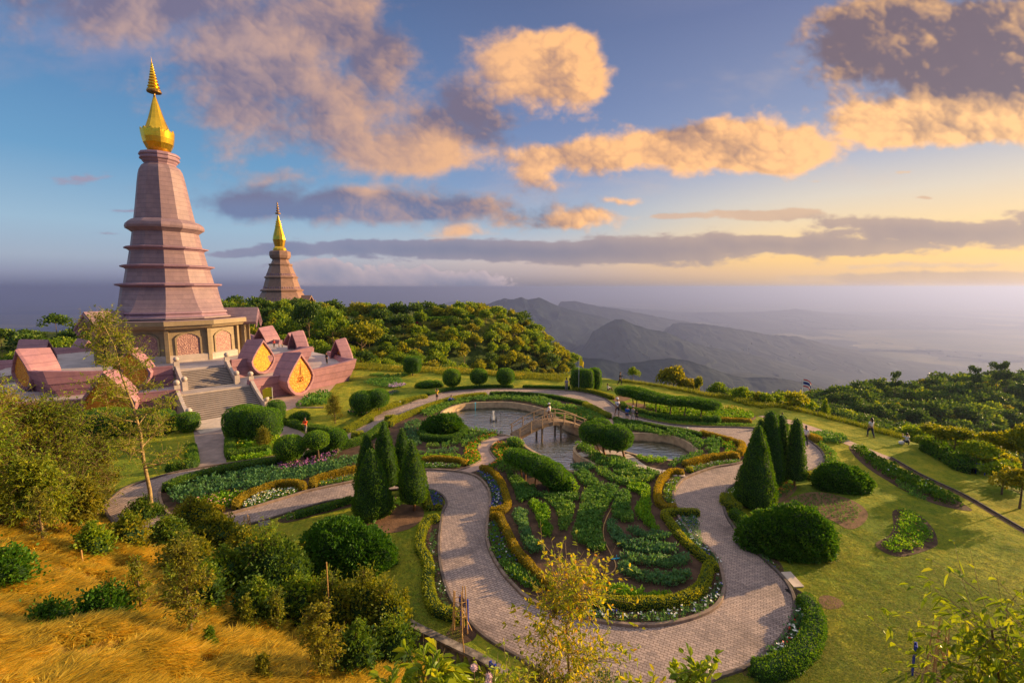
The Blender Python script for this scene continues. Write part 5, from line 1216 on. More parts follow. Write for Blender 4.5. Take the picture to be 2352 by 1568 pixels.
# twin clipped tree on the peninsula of the pond
b, m = base_of(1391,1050)
clipped('topiary_tree', [((-.95,.3,2.0),(1.15,1.0,.85)), ((.75,-.2,1.75),(1.30,1.0,.95)), ((-.3,1.1,2.35),(.9,.7,.55))], .085,'topiary','twin clipped tree with rounded canopies on the peninsula in the pond','clipped tree', trunks=[((0,0,0),(-.3,.1,1.3),.09),((1.45,-.6,0),(1.2,-.4,1.2),.09),((-.25,.2,0),(-.9,.3,1.3),.06)], base=(b.x,b.y,0), seed=45, sup=.85, dens=480, tm='bark_red', nz=.2, spike=.16)
# slanting canopy near the centre
def slanted():
    rng = np.random.default_rng(8)
    tr = [K3(1120,1085), K3(1150,1140), K3(1230,1195), K3(1365,1215), K3(1465,1190)]
    top = [K3(1060,825), K3(1180,860), K3(1290,895), K3(1400,950), K3(1490,1020)]
    b0 = G(*K3(1290,1170)); bl, tk = [], []
    for i, ((tx, ty), (ux, uy)) in enumerate(zip(tr, top)):
        g = G(tx, ty); m_ = depth(g)/FOC; z = zat(uy, g.y+.4); x = (ux-CX)/FOC*(depth((0, g.y+.4, z)))
        rz_ = [.42,.55,.62,.72,.85][i]
        bl.append(((x-b0.x, g.y-b0.y+.3, z-rz_), (.85, .95, rz_))); tk.append(((g.x-b0.x, g.y-b0.y, 0), (x*.35+g.x*.65-b0.x, g.y-b0.y+.2, z-rz_), .055))
    for k in range(4):
        a, c = bl[k], bl[k+1]; bl.append(((tuple((a[0][i]+c[0][i])/2 for i in range(3))), (.8,.95,(a[1][2]+c[1][2])/2)))
    clipped('topiary_tree', bl, .08,'topiary','slanting clipped canopy on several thin trunks by the pond','clipped tree', trunks=tk, base=(b0.x,b0.y,0), seed=46, sup=.85, dens=520, tm='bark_red', nz=.24, spike=.22)
slanted()
def arch_hedge():
    tr = kk(Kc, [(675,592),(700,600),(770,620),(875,645),(1008,672),(1140,682),(1290,692)])
    top = kk(Kc, [(610,390),(690,400),(780,425),(900,460),(1050,485),(1200,492),(1350,515)])
    b0 = G(*tr[3]); bl, tk = [], []
    for i, ((tx, ty), (ux, uy)) in enumerate(zip(tr, top)):
        g = G(tx, ty); z = zat(uy, g.y+.6); x = (ux-CX)/FOC*depth((0, g.y+.6, z)); h_ = [.9,.95,1.0,.8,.75,.75,.85][i]*.55
        bl.append(((x-b0.x, g.y-b0.y+.4, z-h_), (1.25, 1.0, h_))); tk.append(((g.x-b0.x, g.y-b0.y, 0), (x*.3+g.x*.7-b0.x, g.y-b0.y+.2, z-h_), .07))
    for k in range(6):
        a, c = bl[k], bl[k+1]; bl.append(((tuple((a[0][i]+c[0][i])/2 for i in range(3))), (1.1,.95,(a[1][2]+c[1][2])/2)))
    clipped('arched_hedge', bl, .085,'topiary','long flat topped hedge raised on a row of trunks beside the far walk','hedge', trunks=tk, base=(b0.x,b0.y,0), seed=47, sup=.75, dens=420, nz=.2, spike=.2)
arch_hedge()

# ------------------------------------------------------------------ pagodas
def stone_mat(name, c1, c2, course=.55, line=.42, rough=.6, spec=.35):
    m, n, b = newmat(name); co = objco(n)
    spx = n.nodes.new('ShaderNodeSeparateXYZ'); n.links.new(co, spx.inputs[0]); z = S(n, spx.outputs[2])
    ln = (z/course).f('FRACT').f('SUBTRACT', .5).f('ABSOLUTE').ss(.43, .47, 0, 1)
    f = noise(n, co, .55, 5, .6); g = noise(n, co, 9.0, 3, .7); 
    vs = noise(n, comb(n, S(n, spx.outputs[0])*3.0, S(n, spx.outputs[1])*3.0, z*.15), 1.0, 4, .6)   # rain streaks
    c = ramp(n, f*.5+g*.25+vs*.25, [(.32, c1), (.68, c2)])
    br = n.nodes.new('ShaderNodeTexWhiteNoise'); 
    rowv = comb(n, (S(n, spx.outputs[0])*1.3).f('FLOOR'), (S(n, spx.outputs[1])*1.3).f('FLOOR'), (z/course).f('FLOOR')); n.links.new(rowv, br.inputs['Vector'])
    c = mix(n, .16, c, mix(n, 1.0, c, ramp(n, br.outputs['Value'], [(0, (.45,.45,.45)), (1, (1.5,1.45,1.4))]), 'MULTIPLY'))
    c = mix(n, ln*line, c, (c1[0]*.35, c1[1]*.3, c1[2]*.35))
    n.links.new(c, b.inputs['Base Color']); b.inputs['Roughness'].default_value = rough; b.inputs['Specular IOR Level'].default_value = spec
    return m
M['tile'] = stone_mat('pink violet tiles', (.175,.115,.148), (.30,.195,.205), .62)
M['tile_trim'] = stone_mat('violet tile trim', (.20,.115,.17), (.33,.20,.25), 9.0)
M['tile_wall'] = stone_mat('terrace wall tiles', (.225,.115,.165), (.37,.185,.205), .9)
M['tile_brown'] = stone_mat('brown pagoda tiles', (.17,.095,.075), (.30,.17,.12), .5)
M['ochre'] = stone_mat('ochre plaster', (.20,.15,.09), (.315,.23,.135), .8, .2)
M['granite'] = stone_mat('pale granite', (.34,.28,.25), (.52,.43,.38), .9, .15)
M['gold'] = mat('gold leaf', (.85,.50,.04), .27, .12, 2, metal=.95)
M['gold_dark'] = mat('dark gilt metal', (.35,.19,.05), .4, .2, 5, metal=.9)
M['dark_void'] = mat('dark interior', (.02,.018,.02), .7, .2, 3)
def mural_mat(name, a, c, d, sc):
    m, n, b = newmat(name); co = objco(n)
    v = n.nodes.new('ShaderNodeTexVoronoi'); v.inputs['Scale'].default_value = sc; v.feature = 'DISTANCE_TO_EDGE'; n.links.new(co, v.inputs['Vector'])
    w_ = noise(n, co, sc*.8, 6, .7, 1.5)
    f = S(n, v.outputs['Distance'])*.7+w_*.95
    n.links.new(ramp(n, f, [(.42, a), (.58, c), (.75, d)]), b.inputs['Base Color']); b.inputs['Roughness'].default_value = .55
    bump(n, b, f, .12, .9); return m
M['mural'] = mural_mat('carved clay mural', (.14,.06,.08), (.40,.20,.18), (.62,.36,.27), 5.5)
M['mosaic'] = mural_mat('golden mosaic', (.42,.12,.01), (.80,.32,.015), (1.0,.60,.05), 6.5)
M['mosaic_plain'] = mural_mat('orange mosaic', (.52,.15,.01), (.72,.24,.012), (.82,.34,.03), 2.5)
E0 = math.atan2(-8.9, 9.1)                 # direction in which the staircase faces
CXS, CYS = S_C
def prof(tbl, kx, off, Y):
    """crop rows (y, half width) -> (radius, z)"""
    out = []
    for y, hw in tbl:
        py = off[1]+y*kx; z = zat(py, Y); out.append((hw*kx*depth((0, Y, z))/FOC, z))
    return out
def lfacet(n, phase, R_, z, k):
    t = phase+2*PI*k/n; return Vector((R_*math.cos(t), R_*math.sin(t), z))
def pagoda():
    root = empty('pagoda', (CXS, CYS, 0)); tag(root, 'large pink violet twelve sided pagoda with golden lotus spire at the left', 'pagoda')
    ph = E0+PI/12; n = 12
    KW = .806      # a round body seen off axis looks wider than it is
    P = lambda t: [(r*KW, z) for r, z in prof(t, .3984, (0,128.6), CYS)]
    def part(name, t, m, par=root, nn=n, phs=ph, smooth=False):
        mb = MB(); mb.loft(P(t), nn, phs); return mb.obj(name, M[m], par, smooth=smooth)
    k = 1.0/math.cos(PI/12)*.985
    def sc(t): return [(y, hw*k) for y, hw in t]
    tiers = [
      ('bell', [(632,92),(645,112),(665,124),(690,131),(730,139),(800,150),(880,163),(952,176)], 'tile'),
      ('bell_moulding', [(950,172),(957,196),(966,212),(976,224),(990,229),(1003,226),(1009,214),(1018,200),(1026,188)], 'tile'),
      ('tier', [(1022,190),(1108,207)], 'tile'),
      ('cornice', [(1104,196),(1106,222),(1110,243),(1117,240),(1121,224),(1130,212)], 'tile_trim'),
      ('tier', [(1126,212),(1212,232)], 'tile'),
      ('cornice', [(1207,222),(1209,250),(1213,272),(1220,269),(1225,250),(1234,238)], 'tile_trim'),
      ('tier', [(1230,240),(1314,260)], 'tile'),
      ('cornice', [(1309,252),(1311,282),(1315,308),(1323,305),(1328,282),(1337,268)], 'tile_trim'),
      ]
    for nm, t, m in tiers: part(nm, sc(t), m)
    def sk(nm, t, m, par=root):        # lower roof: the faces that carry the side porches are drawn in
        mb = MB(); vs = []; fs = []; rings = []
        for y, hw, pull in t:
            r, z = P([(y, hw)])[0]; rings.append((r, z, pull))
        return skm(nm, rings, m, par)
    def skm(nm, rings, m, par=root):
        mb = MB(); vs = []; fs = []
        for r, z, pull in rings:
            for q in range(12):
                rr_ = r*(pull if q in (2,3,8,9) else 1.0); t = ph+2*PI*q/12; vs.append((rr_*math.cos(t), rr_*math.sin(t), z))
        for i in range(len(rings)-1):
            for q in range(12): fs.append((i*12+q, i*12+(q+1)%12, (i+1)*12+(q+1)%12, (i+1)*12+q))
        fs += [tuple(range(12))[::-1], tuple((len(rings)-1)*12+q for q in range(12))]
        mb.add(vs, fs); return mb.obj(nm, M[m], par)
    sk('skirt_roof', [(1333,282,1.0),(1360,296,.97),(1400,318,.93),(1435,345,.88),(1464,374,.84)], 'tile')
    sk('roof_step', [(1462,360,.84),(1464,384,.83),(1472,387,.83),(1476,376,.83),(1492,392,.82)], 'tile_trim')
    sk('roof_step', [(1490,384,.82),(1493,408,.81),(1501,411,.81),(1506,398,.81),(1520,420,.80)], 'tile')
    zt = zat(128.6+1514*.3984, CYS)
    Re = 10.45; Rw = 9.0; ze = 9.0
    skm('eave_roof', [(*P([(1518,418)])[0], .80), (Re, ze+.75, .80), (Re*1.02, ze+.65, .80)], 'tile')
    skm('eave', [(Re*1.02, ze+.65, .80), (Re*1.02, ze+.05, .80), (Re*.985, ze, .80), (Re*.965, ze-.35, .81), (Rw*1.04, ze-.55, .84)], 'ochre')
    # wall with arched murals in each facet
    skm('wall', [(Rw*1.005, 4.0, .84), (Rw, ze-.5, .84)], 'ochre')
    skm('plinth', [(Rw*1.035, 4.0, .84), (Rw*1.035, 4.9, .84), (Rw*1.006, 5.05, .84)], 'granite')
    ap = Rw*math.cos(PI/12)
    for q in range(12):
        if q in (3, 9): continue
        a = E0+q*PI/6;  N = Vector((math.cos(a), math.sin(a), 0)); T = Vector((-math.sin(a), math.cos(a), 0))
        # corner pilaster (faces beside the porches stay plain)
        if q in (2, 4, 8, 10): continue
        #
        c = lfacet(n, ph, Rw*1.01, 0, q); mb = MB(); mb.box((c.x, c.y, 6.3), (.45, .45, 4.5), ph+2*PI*q/n); mb.obj('pilaster', M['ochre'], root)
        def fr(u, v, w_): return N*(ap+w_)+T*u+Vector((0,0,v))
        hw, zb, zs, zt_ = 1.5, 4.75, 7.3, 8.1
        outline = [(-hw,zb),(hw,zb),(hw,zs),(hw*.8,zs+.35),(hw*.45,zs+.62),(0,zt_),(-hw*.45,zs+.62),(-hw*.8,zs+.35),(-hw,zs)]
        mb = MB(); no = len(outline)
        inn = [(u*.87, zb+(v-zb)*.92+.08) for u, v in outline]
        vs = [fr(u, v, .16) for u, v in outline]+[fr(u, v, .16) for u, v in inn]+[fr(u, v, .0) for u, v in outline]+[fr(u, v, .02) for u, v in inn]
        fs = [(i, (i+1)%no, no+(i+1)%no, no+i) for i in range(no)]+[(2*no+i, 2*no+(i+1)%no, (i+1)%no, i) for i in range(no)]+[(no+i, no+(i+1)%no, 3*no+(i+1)%no, 3*no+i) for i in range(no)]
        mb.add(vs, fs); f_ = mb.obj('mural_frame', M['ochre'] , root)
        mb = MB(); mb.add([fr(u, v, .05) for u, v in inn], [tuple(range(no))]); mb.obj('mural', M['mural'], f_)
    # porches to left and right of the staircase side
    for sgn, nm in ((62, 'porch'), (-62, 'porch'), (180, 'porch')):
        a = E0+sgn*PI/180; N = Vector((math.cos(a), math.sin(a), 0)); T = Vector((-math.sin(a), math.cos(a), 0))
        def fr(u, v, w_): return N*w_+T*u+Vector((0,0,v))
        hwp, r0, r1 = 2.1, 6.0, 11.2
        mb = MB(); z0, z1 = 8.9, 11.0
        for (rin, rout, hw_, za, zb_) in ((r0, r1, hwp, z0, z1),):
            for s_ in (-1, 1):
                vs = [fr(0, zb_, rin), fr(0, zb_, rout), fr(s_*hw_, za, rout), fr(s_*hw_, za, rin), fr(0, zb_-.4, rin), fr(0, zb_-.4, rout-.05), fr(s_*(hw_-.12), za-.35, rout-.05), fr(s_*(hw_-.12), za-.35, rin)]
                mb.add(vs, [(0,1,2,3) if s_ < 0 else (3,2,1,0), (4,7,6,5) if s_ < 0 else (5,6,7,4), (1,5,6,2), (2,6,7,3)])
        pr_ = mb.obj('porch_roof', M['tile'], root)
        mb = MB()
        for s_ in (-1, 1):
            for q_ in (0, .55, 1.1):
                vs = [fr(0, z1-.35-q_, r1+.02-q_*.1), fr(s_*(hwp-.1-q_*.35), z0-.3-q_*.5, r1+.02-q_*.1)]
                mb.tube(vs, .13, 5)
        mb.obj('gable_rib', M['tile_trim'], pr_)
        for s_ in (-1, 1):
            mb = MB(); c0 = fr(s_*1.5, 6.3, r1-1.9); mb.box(c0, (.45,.45,4.6), a); mb.obj('column', M['ochre'], root)
        mb = MB(); mb.box(fr(0, 8.75, (r0+r1)/2+.9), (r1-r0-3.2, 3.1, .4), a); mb.obj('porch_beam', M['ochre'], root)
        mb = MB(); c0 = fr(0, 6.2, ap+.15); mb.box(c0, (.5, 2.6, 4.2), a); dr_ = mb.obj('doorway', M['ochre'], root)
        mb = MB(); mb.box(fr(0, 6.0, ap+.42), (.06, 1.6, 3.4), a); mb.obj('door', M['dark_void'], dr_)
    # neck, lotus and spire
    part('neck', sc([(560,60),(566,112),(574,119),(582,119),(586,112),(592,112),(597,117),(604,115),(610,104),(618,100),(626,92),(636,90)][::1]), 'tile_trim')
    cup = P([(566,40),(556,62),(540,72),(515,84),(485,90),(455,84),(440,70),(430,60)])
    mb = MB(); mb.loft(cup, 24, ph); lot = mb.obj('lotus_cup', M['gold'], root, smooth=True)
    dz_ = P([(430,0),(440,0)]); mpu = abs(dz_[0][1]-dz_[1][1])/10*1.0
    cz = lambda y: P([(y,1)])[0][1]; cr = lambda y, hw: P([(y,hw)])[0][0]
    for q in range(12):       # petals standing round the cup
        a = E0+q*PI/6; N = Vector((math.cos(a), math.sin(a), 0)); T = Vector((-math.sin(a), math.cos(a), 0))
        rows_ = [(560,46,10),(540,72,17),(510,88,23),(480,95,25),(455,98,27),(440,100,22),(428,99,6)]
        vs = []
        for y, hw, wd_ in rows_:
            for u, bulge in ((-1,-4),(-.5,-1),(0,1.5),(.5,-1),(1,-4)): vs.append(N*cr(y, hw+bulge)+T*cr(y, wd_*u)+Vector((0,0,cz(y))))
        for y, hw, wd_ in rows_:
            for u, bulge in ((-1,-7),(-.5,-4.5),(0,-3),(.5,-4.5),(1,-7)): vs.append(N*cr(y, hw+bulge)+T*cr(y, wd_*u*.9)+Vector((0,0,cz(y))))
        m_ = len(rows_); fs = [(i*5+j, i*5+j+1, (i+1)*5+j+1, (i+1)*5+j) for i in range(m_-1) for j in range(4)]
        fs += [(5*m_+i*5+j+1, 5*m_+i*5+j, 5*m_+(i+1)*5+j, 5*m_+(i+1)*5+j+1) for i in range(m_-1) for j in range(4)]
        fs += [(i*5, (i+1)*5, 5*m_+(i+1)*5, 5*m_+i*5) for i in range(m_-1)]+[(5*m_+i*5+4, 5*m_+(i+1)*5+4, (i+1)*5+4, i*5+4) for i in range(m_-1)]
        mb = MB(); mb.add(vs, fs); mb.obj('petal', M['gold'], lot)
    part('spire', sc([(446,78),(430,74),(405,64),(370,50),(330,37),(280,22),(240,9),(226,5)]), 'gold')
    um = MB(); um.loft(P([(236,5),(212,5),(210,30),(212,44),(206,46),(202,43),(206,20),(198,8)]), 16, 0); u_ = um.obj('umbrella_crown', M['gold_dark'], root, smooth=False)
    for q, (y, hw) in enumerate([(198,42),(180,37),(162,32),(145,28),(128,23.5),(112,20),(96,16.5),(81,13),(67,10),(54,7)]):
        mb = MB(); mb.loft(P([(y+5, hw*.70),(y+1, hw),(y-4, hw*.97),(y-15, hw*.62)]), 16, 0); mb.obj('crown_ring', M['gold'], u_)
    mb = MB(); mb.loft(P([(56,5),(40,2.5),(8,.6)]), 8, 0); mb.obj('finial', M['gold'], u_)
pagoda()
# terraces ------------------------------------------------------------------
def polar(r, a, z=0.0): return Vector((CXS+r*math.cos(a), CYS+r*math.sin(a), z))
D_ = math.pi/180
def ring_pts(r0, r1, gap, corner):
    """outline of a terrace: four sides, each broken by a stair opening, corners drawn out to prows"""
    out = []
    for q in range(4):
        b = E0+q*PI/2
        out += [(r0, b+gap*D_), (r0*1.03, b+24*D_), (r1, b+corner*D_), (r0*1.03, b+66*D_), (r0, b+(90-gap)*D_)]
    return out
def terrace(name, label, r0, r1, gap, z0, zf, fr_d, petals):
    back = 2.6
    root = empty(name, (0,0,0)); tag(root, label, 'terrace')
    pts = ring_pts(r0, r1, gap, 46)
    poly = [tuple(polar(r, a)[:2]) for r, a in pts]
    mb = MB(); inner = [tuple(polar(r-.25, a)[:2]) for r, a in pts]; mb.prism(inner, z0-.6, zf); mb.obj('terrace_floor', M['floor'], root)
    n = len(pts)
    for q in range(4):
        ids = [q*5+i for i in range(5)]
        for i in range(4):
            (ra, aa), (rb, ab) = pts[ids[i]], pts[ids[i+1]]
            ncut = 6; fl_ = lambda t, i=i: (0.25+ (t if i == 1 else (1-t) if i == 2 else 0)*.9)    # flare grows to the prow
            secs = []
            for k in range(ncut+1):
                t = k/ncut; A0, B0 = polar(ra, aa), polar(rb, ab); p = A0.lerp(B0, t)
                u = (p-Vector((CXS,CYS,0))).normalized(); f = fl_(t); rise = (t if i == 1 else (1-t) if i == 2 else 0)**2*.55
                h1, top = zf-.35, zf+.62+rise
                col_ = [(0.0, z0-.6), (.10*f, z0+.2), (.35*f, (z0+h1)/2), (.35*f+.10, (z0+h1)/2+.02), (.75*f+.10, h1), (.75*f+.20, h1+.02), (1.1*f+.22, top), (1.1*f-.35, top), (-.35, zf-.3)]
                secs.append([(p.x+u.x*o, p.y+u.y*o, z) for o, z in col_])
            vs = [v for s_ in secs for v in s_]; m_ = len(secs[0])
            fs = [(k*m_+j, (k+1)*m_+j, (k+1)*m_+j+1, k*m_+j+1) for k in range(ncut) for j in range(m_-1)]
            fs += [tuple(range(m_))[::-1], tuple(ncut*m_+j for j in range(m_))]
            mb = MB(); mb.add(vs, fs); mb.obj('parapet_wall', M['tile_wall'], root)
        # prow cheek standing at the corner
    for (q, da, size, kind) in petals:
        a = E0+q*PI/2+da*D_; rr = r0*1.03+fr_d
        H_, W_2 = size; N = Vector((math.cos(a), math.sin(a), 0)); T = Vector((-math.sin(a), math.cos(a), 0)); zb = z0+.05
        c = polar(rr, a)
        sh_ = [(0,0),(.42,.045),(.72,.16),(.92,.28),(1.0,.42),(.84,.57),(.54,.755),(.26,.90),(0,1.04),(-.26,.90),(-.54,.755),(-.84,.57),(-1.0,.42),(-.92,.28),(-.72,.16),(-.42,.045)]
        no = len(sh_)
        def fp(s_, d, k=1.0, tilt=.14, kc=.5): 
            u, v = s_; v2 = kc+(v-kc)*k; return c+N*(d+tilt*v2*H_*.5)+T*(u*W_2*k)+Vector((0,0,zb+v2*H_))
        if (q, da) == (0, 66): a += R(30); N = Vector((math.cos(a), math.sin(a), 0)); T = Vector((-math.sin(a), math.cos(a), 0))
        back = 1.5 if (q, da) == (0, 66) else 2.6
        mb = MB()
        o0 = [fp(s_, .0) for s_ in sh_]; o1 = [fp(s_, .25, .95) for s_ in sh_]; i1 = [fp(s_, .25, .84) for s_ in sh_]; i0 = [fp(s_, .02, .82) for s_ in sh_]
        ob = [fp((s_[0]*.80, .5+(s_[1]-.5)*.86+.03), -back, 1, .05) for s_ in sh_]; ib = [fp((s_[0]*.68, .5+(s_[1]-.5)*.76+.03), -back, 1, .05) for s_ in sh_]; im = [fp(s_, -.35, .80) for s_ in sh_]
        loops = [ob, o0, o1, i1, i0]; vs = [v for l in loops for v in l]
        fs = [(l*no+i, (l+1)*no+i, (l+1)*no+(i+1)%no, l*no+(i+1)%no) for l in range(4) for i in range(no)]
        mb.add(vs, fs)
        loops = [im, ib, ob]; vs = [v for l in loops for v in l]
        fs = [(l*no+i, (l+1)*no+i, (l+1)*no+(i+1)%no, l*no+(i+1)%no) for l in range(2) for i in range(no)]
        mb.add(vs, fs)
        pt = mb.obj('lotus_petal_frame', M['tile_wall'], root)
        mb = MB(); mb.add([fp(s_, .03, .825) for s_ in sh_], [tuple(range(no))[::-1]]); mb.add([fp(s_, -.33, .825) for s_ in sh_], [tuple(range(no))])
        pn = mb.obj('mosaic_panel', M[kind], pt)
        if (q, da) == (0, 24) and kind == 'mosaic_plain':      # crest of the big panel: a small chedi on a pedestal over scrolls
            mb = MB(); fq = lambda u, v, d=.07: fp((u/.8, v), d, .83)
            for (u0, v0, u1, v1, r_) in [(0,.50,0,.74,.045),(0,.74,0,.84,.018),(-.10,.50,.10,.50,.035),(-.13,.45,.13,.45,.035),(-.07,.57,.07,.57,.03),(-.05,.63,.05,.63,.028),(-.16,.34,-.06,.44,.03),(.16,.34,.06,.44,.03),(-.20,.40,-.10,.47,.022),(.20,.40,.10,.47,.022),(0,.30,0,.44,.04),(-.10,.31,0,.38,.03),(.10,.31,0,.38,.03),(-.24,.36,-.17,.31,.02),(.24,.36,.17,.31,.02)]:
                mb.tube([fq(u0, v0), fq((u0+u1)/2, (v0+v1)/2), fq(u1, v1)], [r_, r_*1.1, r_*.7], 5)
            mb.obj('crest', M['bronze'], pn)
    return root
M['floor'] = mat('terrace floor slabs', (.40,.34,.34), .75, .2, .7)
M['bronze'] = mat('dark crest relief', (.22,.10,.02), .5, .2, 4)
out_p = [(q, d, (5.7, 2.45), 'mosaic_plain') for q in range(4) for d in (24, 66)]
in_p = [(q, d, (4.7, 2.0), 'mosaic') for q in range(4) for d in (24, 66)]
terrace('lower_terrace', 'lower terrace ring of the large pagoda with violet parapets and big golden teardrop panels', 21.5, 25.0, 9, -.3, 2.2, 1.1, out_p)
terrace('upper_terrace', 'upper terrace ring of the large pagoda with smaller golden teardrop panels', 15.9, 18.6, 11, 2.2, 4.1, .5, in_p)
# apron paving under the big panel
st(sheet('path', GP([(560,948),(600,972),(658,943),(748,909),(775,878),(770,870),(740,866),(700,880)]), .012, M['pave_pink']), 'pink paved apron at the foot of the lower terrace')
def staircase():
    root = empty('staircase', (0,0,0)); tag(root, 'two flight granite staircase with ball topped balustrades leading up to the large pagoda', 'staircase')
    def flight(r_top, r_bot, z_top, z_bot, hw, n):
        mb = MB()
        for i in range(n):
            ra = r_top+(r_bot-r_top)*i/n; rb = r_top+(r_bot-r_top)*(i+1)/n; z = z_top-(z_top-z_bot)*(i+1)/n
            c = polar((ra+rb)/2, E0, 0); mb.box((c.x, c.y, (z+z_bot-1.2)/2+.0), (abs(rb-ra), hw*2, z-(z_bot-1.2)), E0)
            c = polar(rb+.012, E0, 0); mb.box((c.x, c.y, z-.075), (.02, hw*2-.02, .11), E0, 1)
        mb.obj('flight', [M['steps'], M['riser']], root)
        for s_ in (-1, 1):
            mb = MB(); T = Vector((-math.sin(E0), math.cos(E0), 0))*s_*(hw+.22)
            a, b = polar(r_top-.3, E0, 0)+T, polar(r_bot+.1, E0, 0)+T
            zc = [z_top+.75, z_bot+.75]; w_ = T.normalized()*.17; N = (b-a).normalized()
            vs = []
            for k in range(9):
                t = k/8; p = a.lerp(b, t); z = zc[0]+(zc[1]-zc[0])*t+math.sin(t*PI)*-.22
                vs += [p-w_+Vector((0,0,z)), p+w_+Vector((0,0,z)), p+w_+Vector((0,0,z_bot-.8)), p-w_+Vector((0,0,z_bot-.8))]
            fs = [(k*4+j, k*4+(j+1)%4, (k+1)*4+(j+1)%4, (k+1)*4+j) for k in range(8) for j in range(4)]+[(3,2,1,0),(32,33,34,35)]
            mb.add(vs, fs); bal = mb.obj('balustrade', M['granite'], root)
            for p, z in ((a, z_top), (b, z_bot)):
                mb = MB(); mb.box((p.x, p.y, z+.30), (.55,.55,1.5), E0); q_ = mb.obj('newel_post', M['granite'], bal)
                V, F = uvs((p.x, p.y, z+1.33), (.31,.31,.31), 14, 9); link('ball_finial', npmesh('ball_finial', V, F, [M['granite']], smooth=True), q_)
    M['steps'] = stone_mat('granite steps', (.30,.25,.23), (.46,.38,.34), 9.0, 0)
    M['riser'] = mat('painted riser shade', (.10,.085,.085), .85, .2, 2)  # dark riser strips: shade between steps put into the colour for contrast
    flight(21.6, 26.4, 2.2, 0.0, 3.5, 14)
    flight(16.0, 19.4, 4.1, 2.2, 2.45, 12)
    mb = MB()
    c = polar(20.5, E0, 0); mb.box((c.x, c.y, 1.0), (2.6, 6.9, 2.41), E0); mb.obj('landing', M['steps'], root)
staircase()
def side_balustrade():
    root = empty('terrace_balustrade', (0,0,0)); tag(root, 'long pale granite balustrade edging the terrace floor at the far left', 'balustrade')
    P = [G(x, y, 2.2) for x, y in ((-120,905),(-10,884),(75,868),(160,852),(238,838))]
    for i in range(len(P)-1):
        a, b = P[i], P[i+1]; d = (b-a); rz = math.atan2(d.y, d.x); c = (a+b)/2
        mb = MB(); mb.box((c.x, c.y, 2.62), (d.length, .34, .86), rz); mb.box((c.x, c.y, 3.11), (d.length+.002, .52, .12), rz); mb.obj('rail_block', M['granite'], root)
        mb = MB(); mb.box((a.x, a.y, 2.75), (.6,.6,1.1), rz); mb.obj('post', M['granite'], root)
side_balustrade()
st(sheet('path', [tuple(polar(r, E0+a)[:2]) for r, a in ((26.3,-.155),(31.5,-.12),(31.5,.12),(26.3,.155))], .016, M['concrete']), 'pale concrete forecourt at the staircase foot')

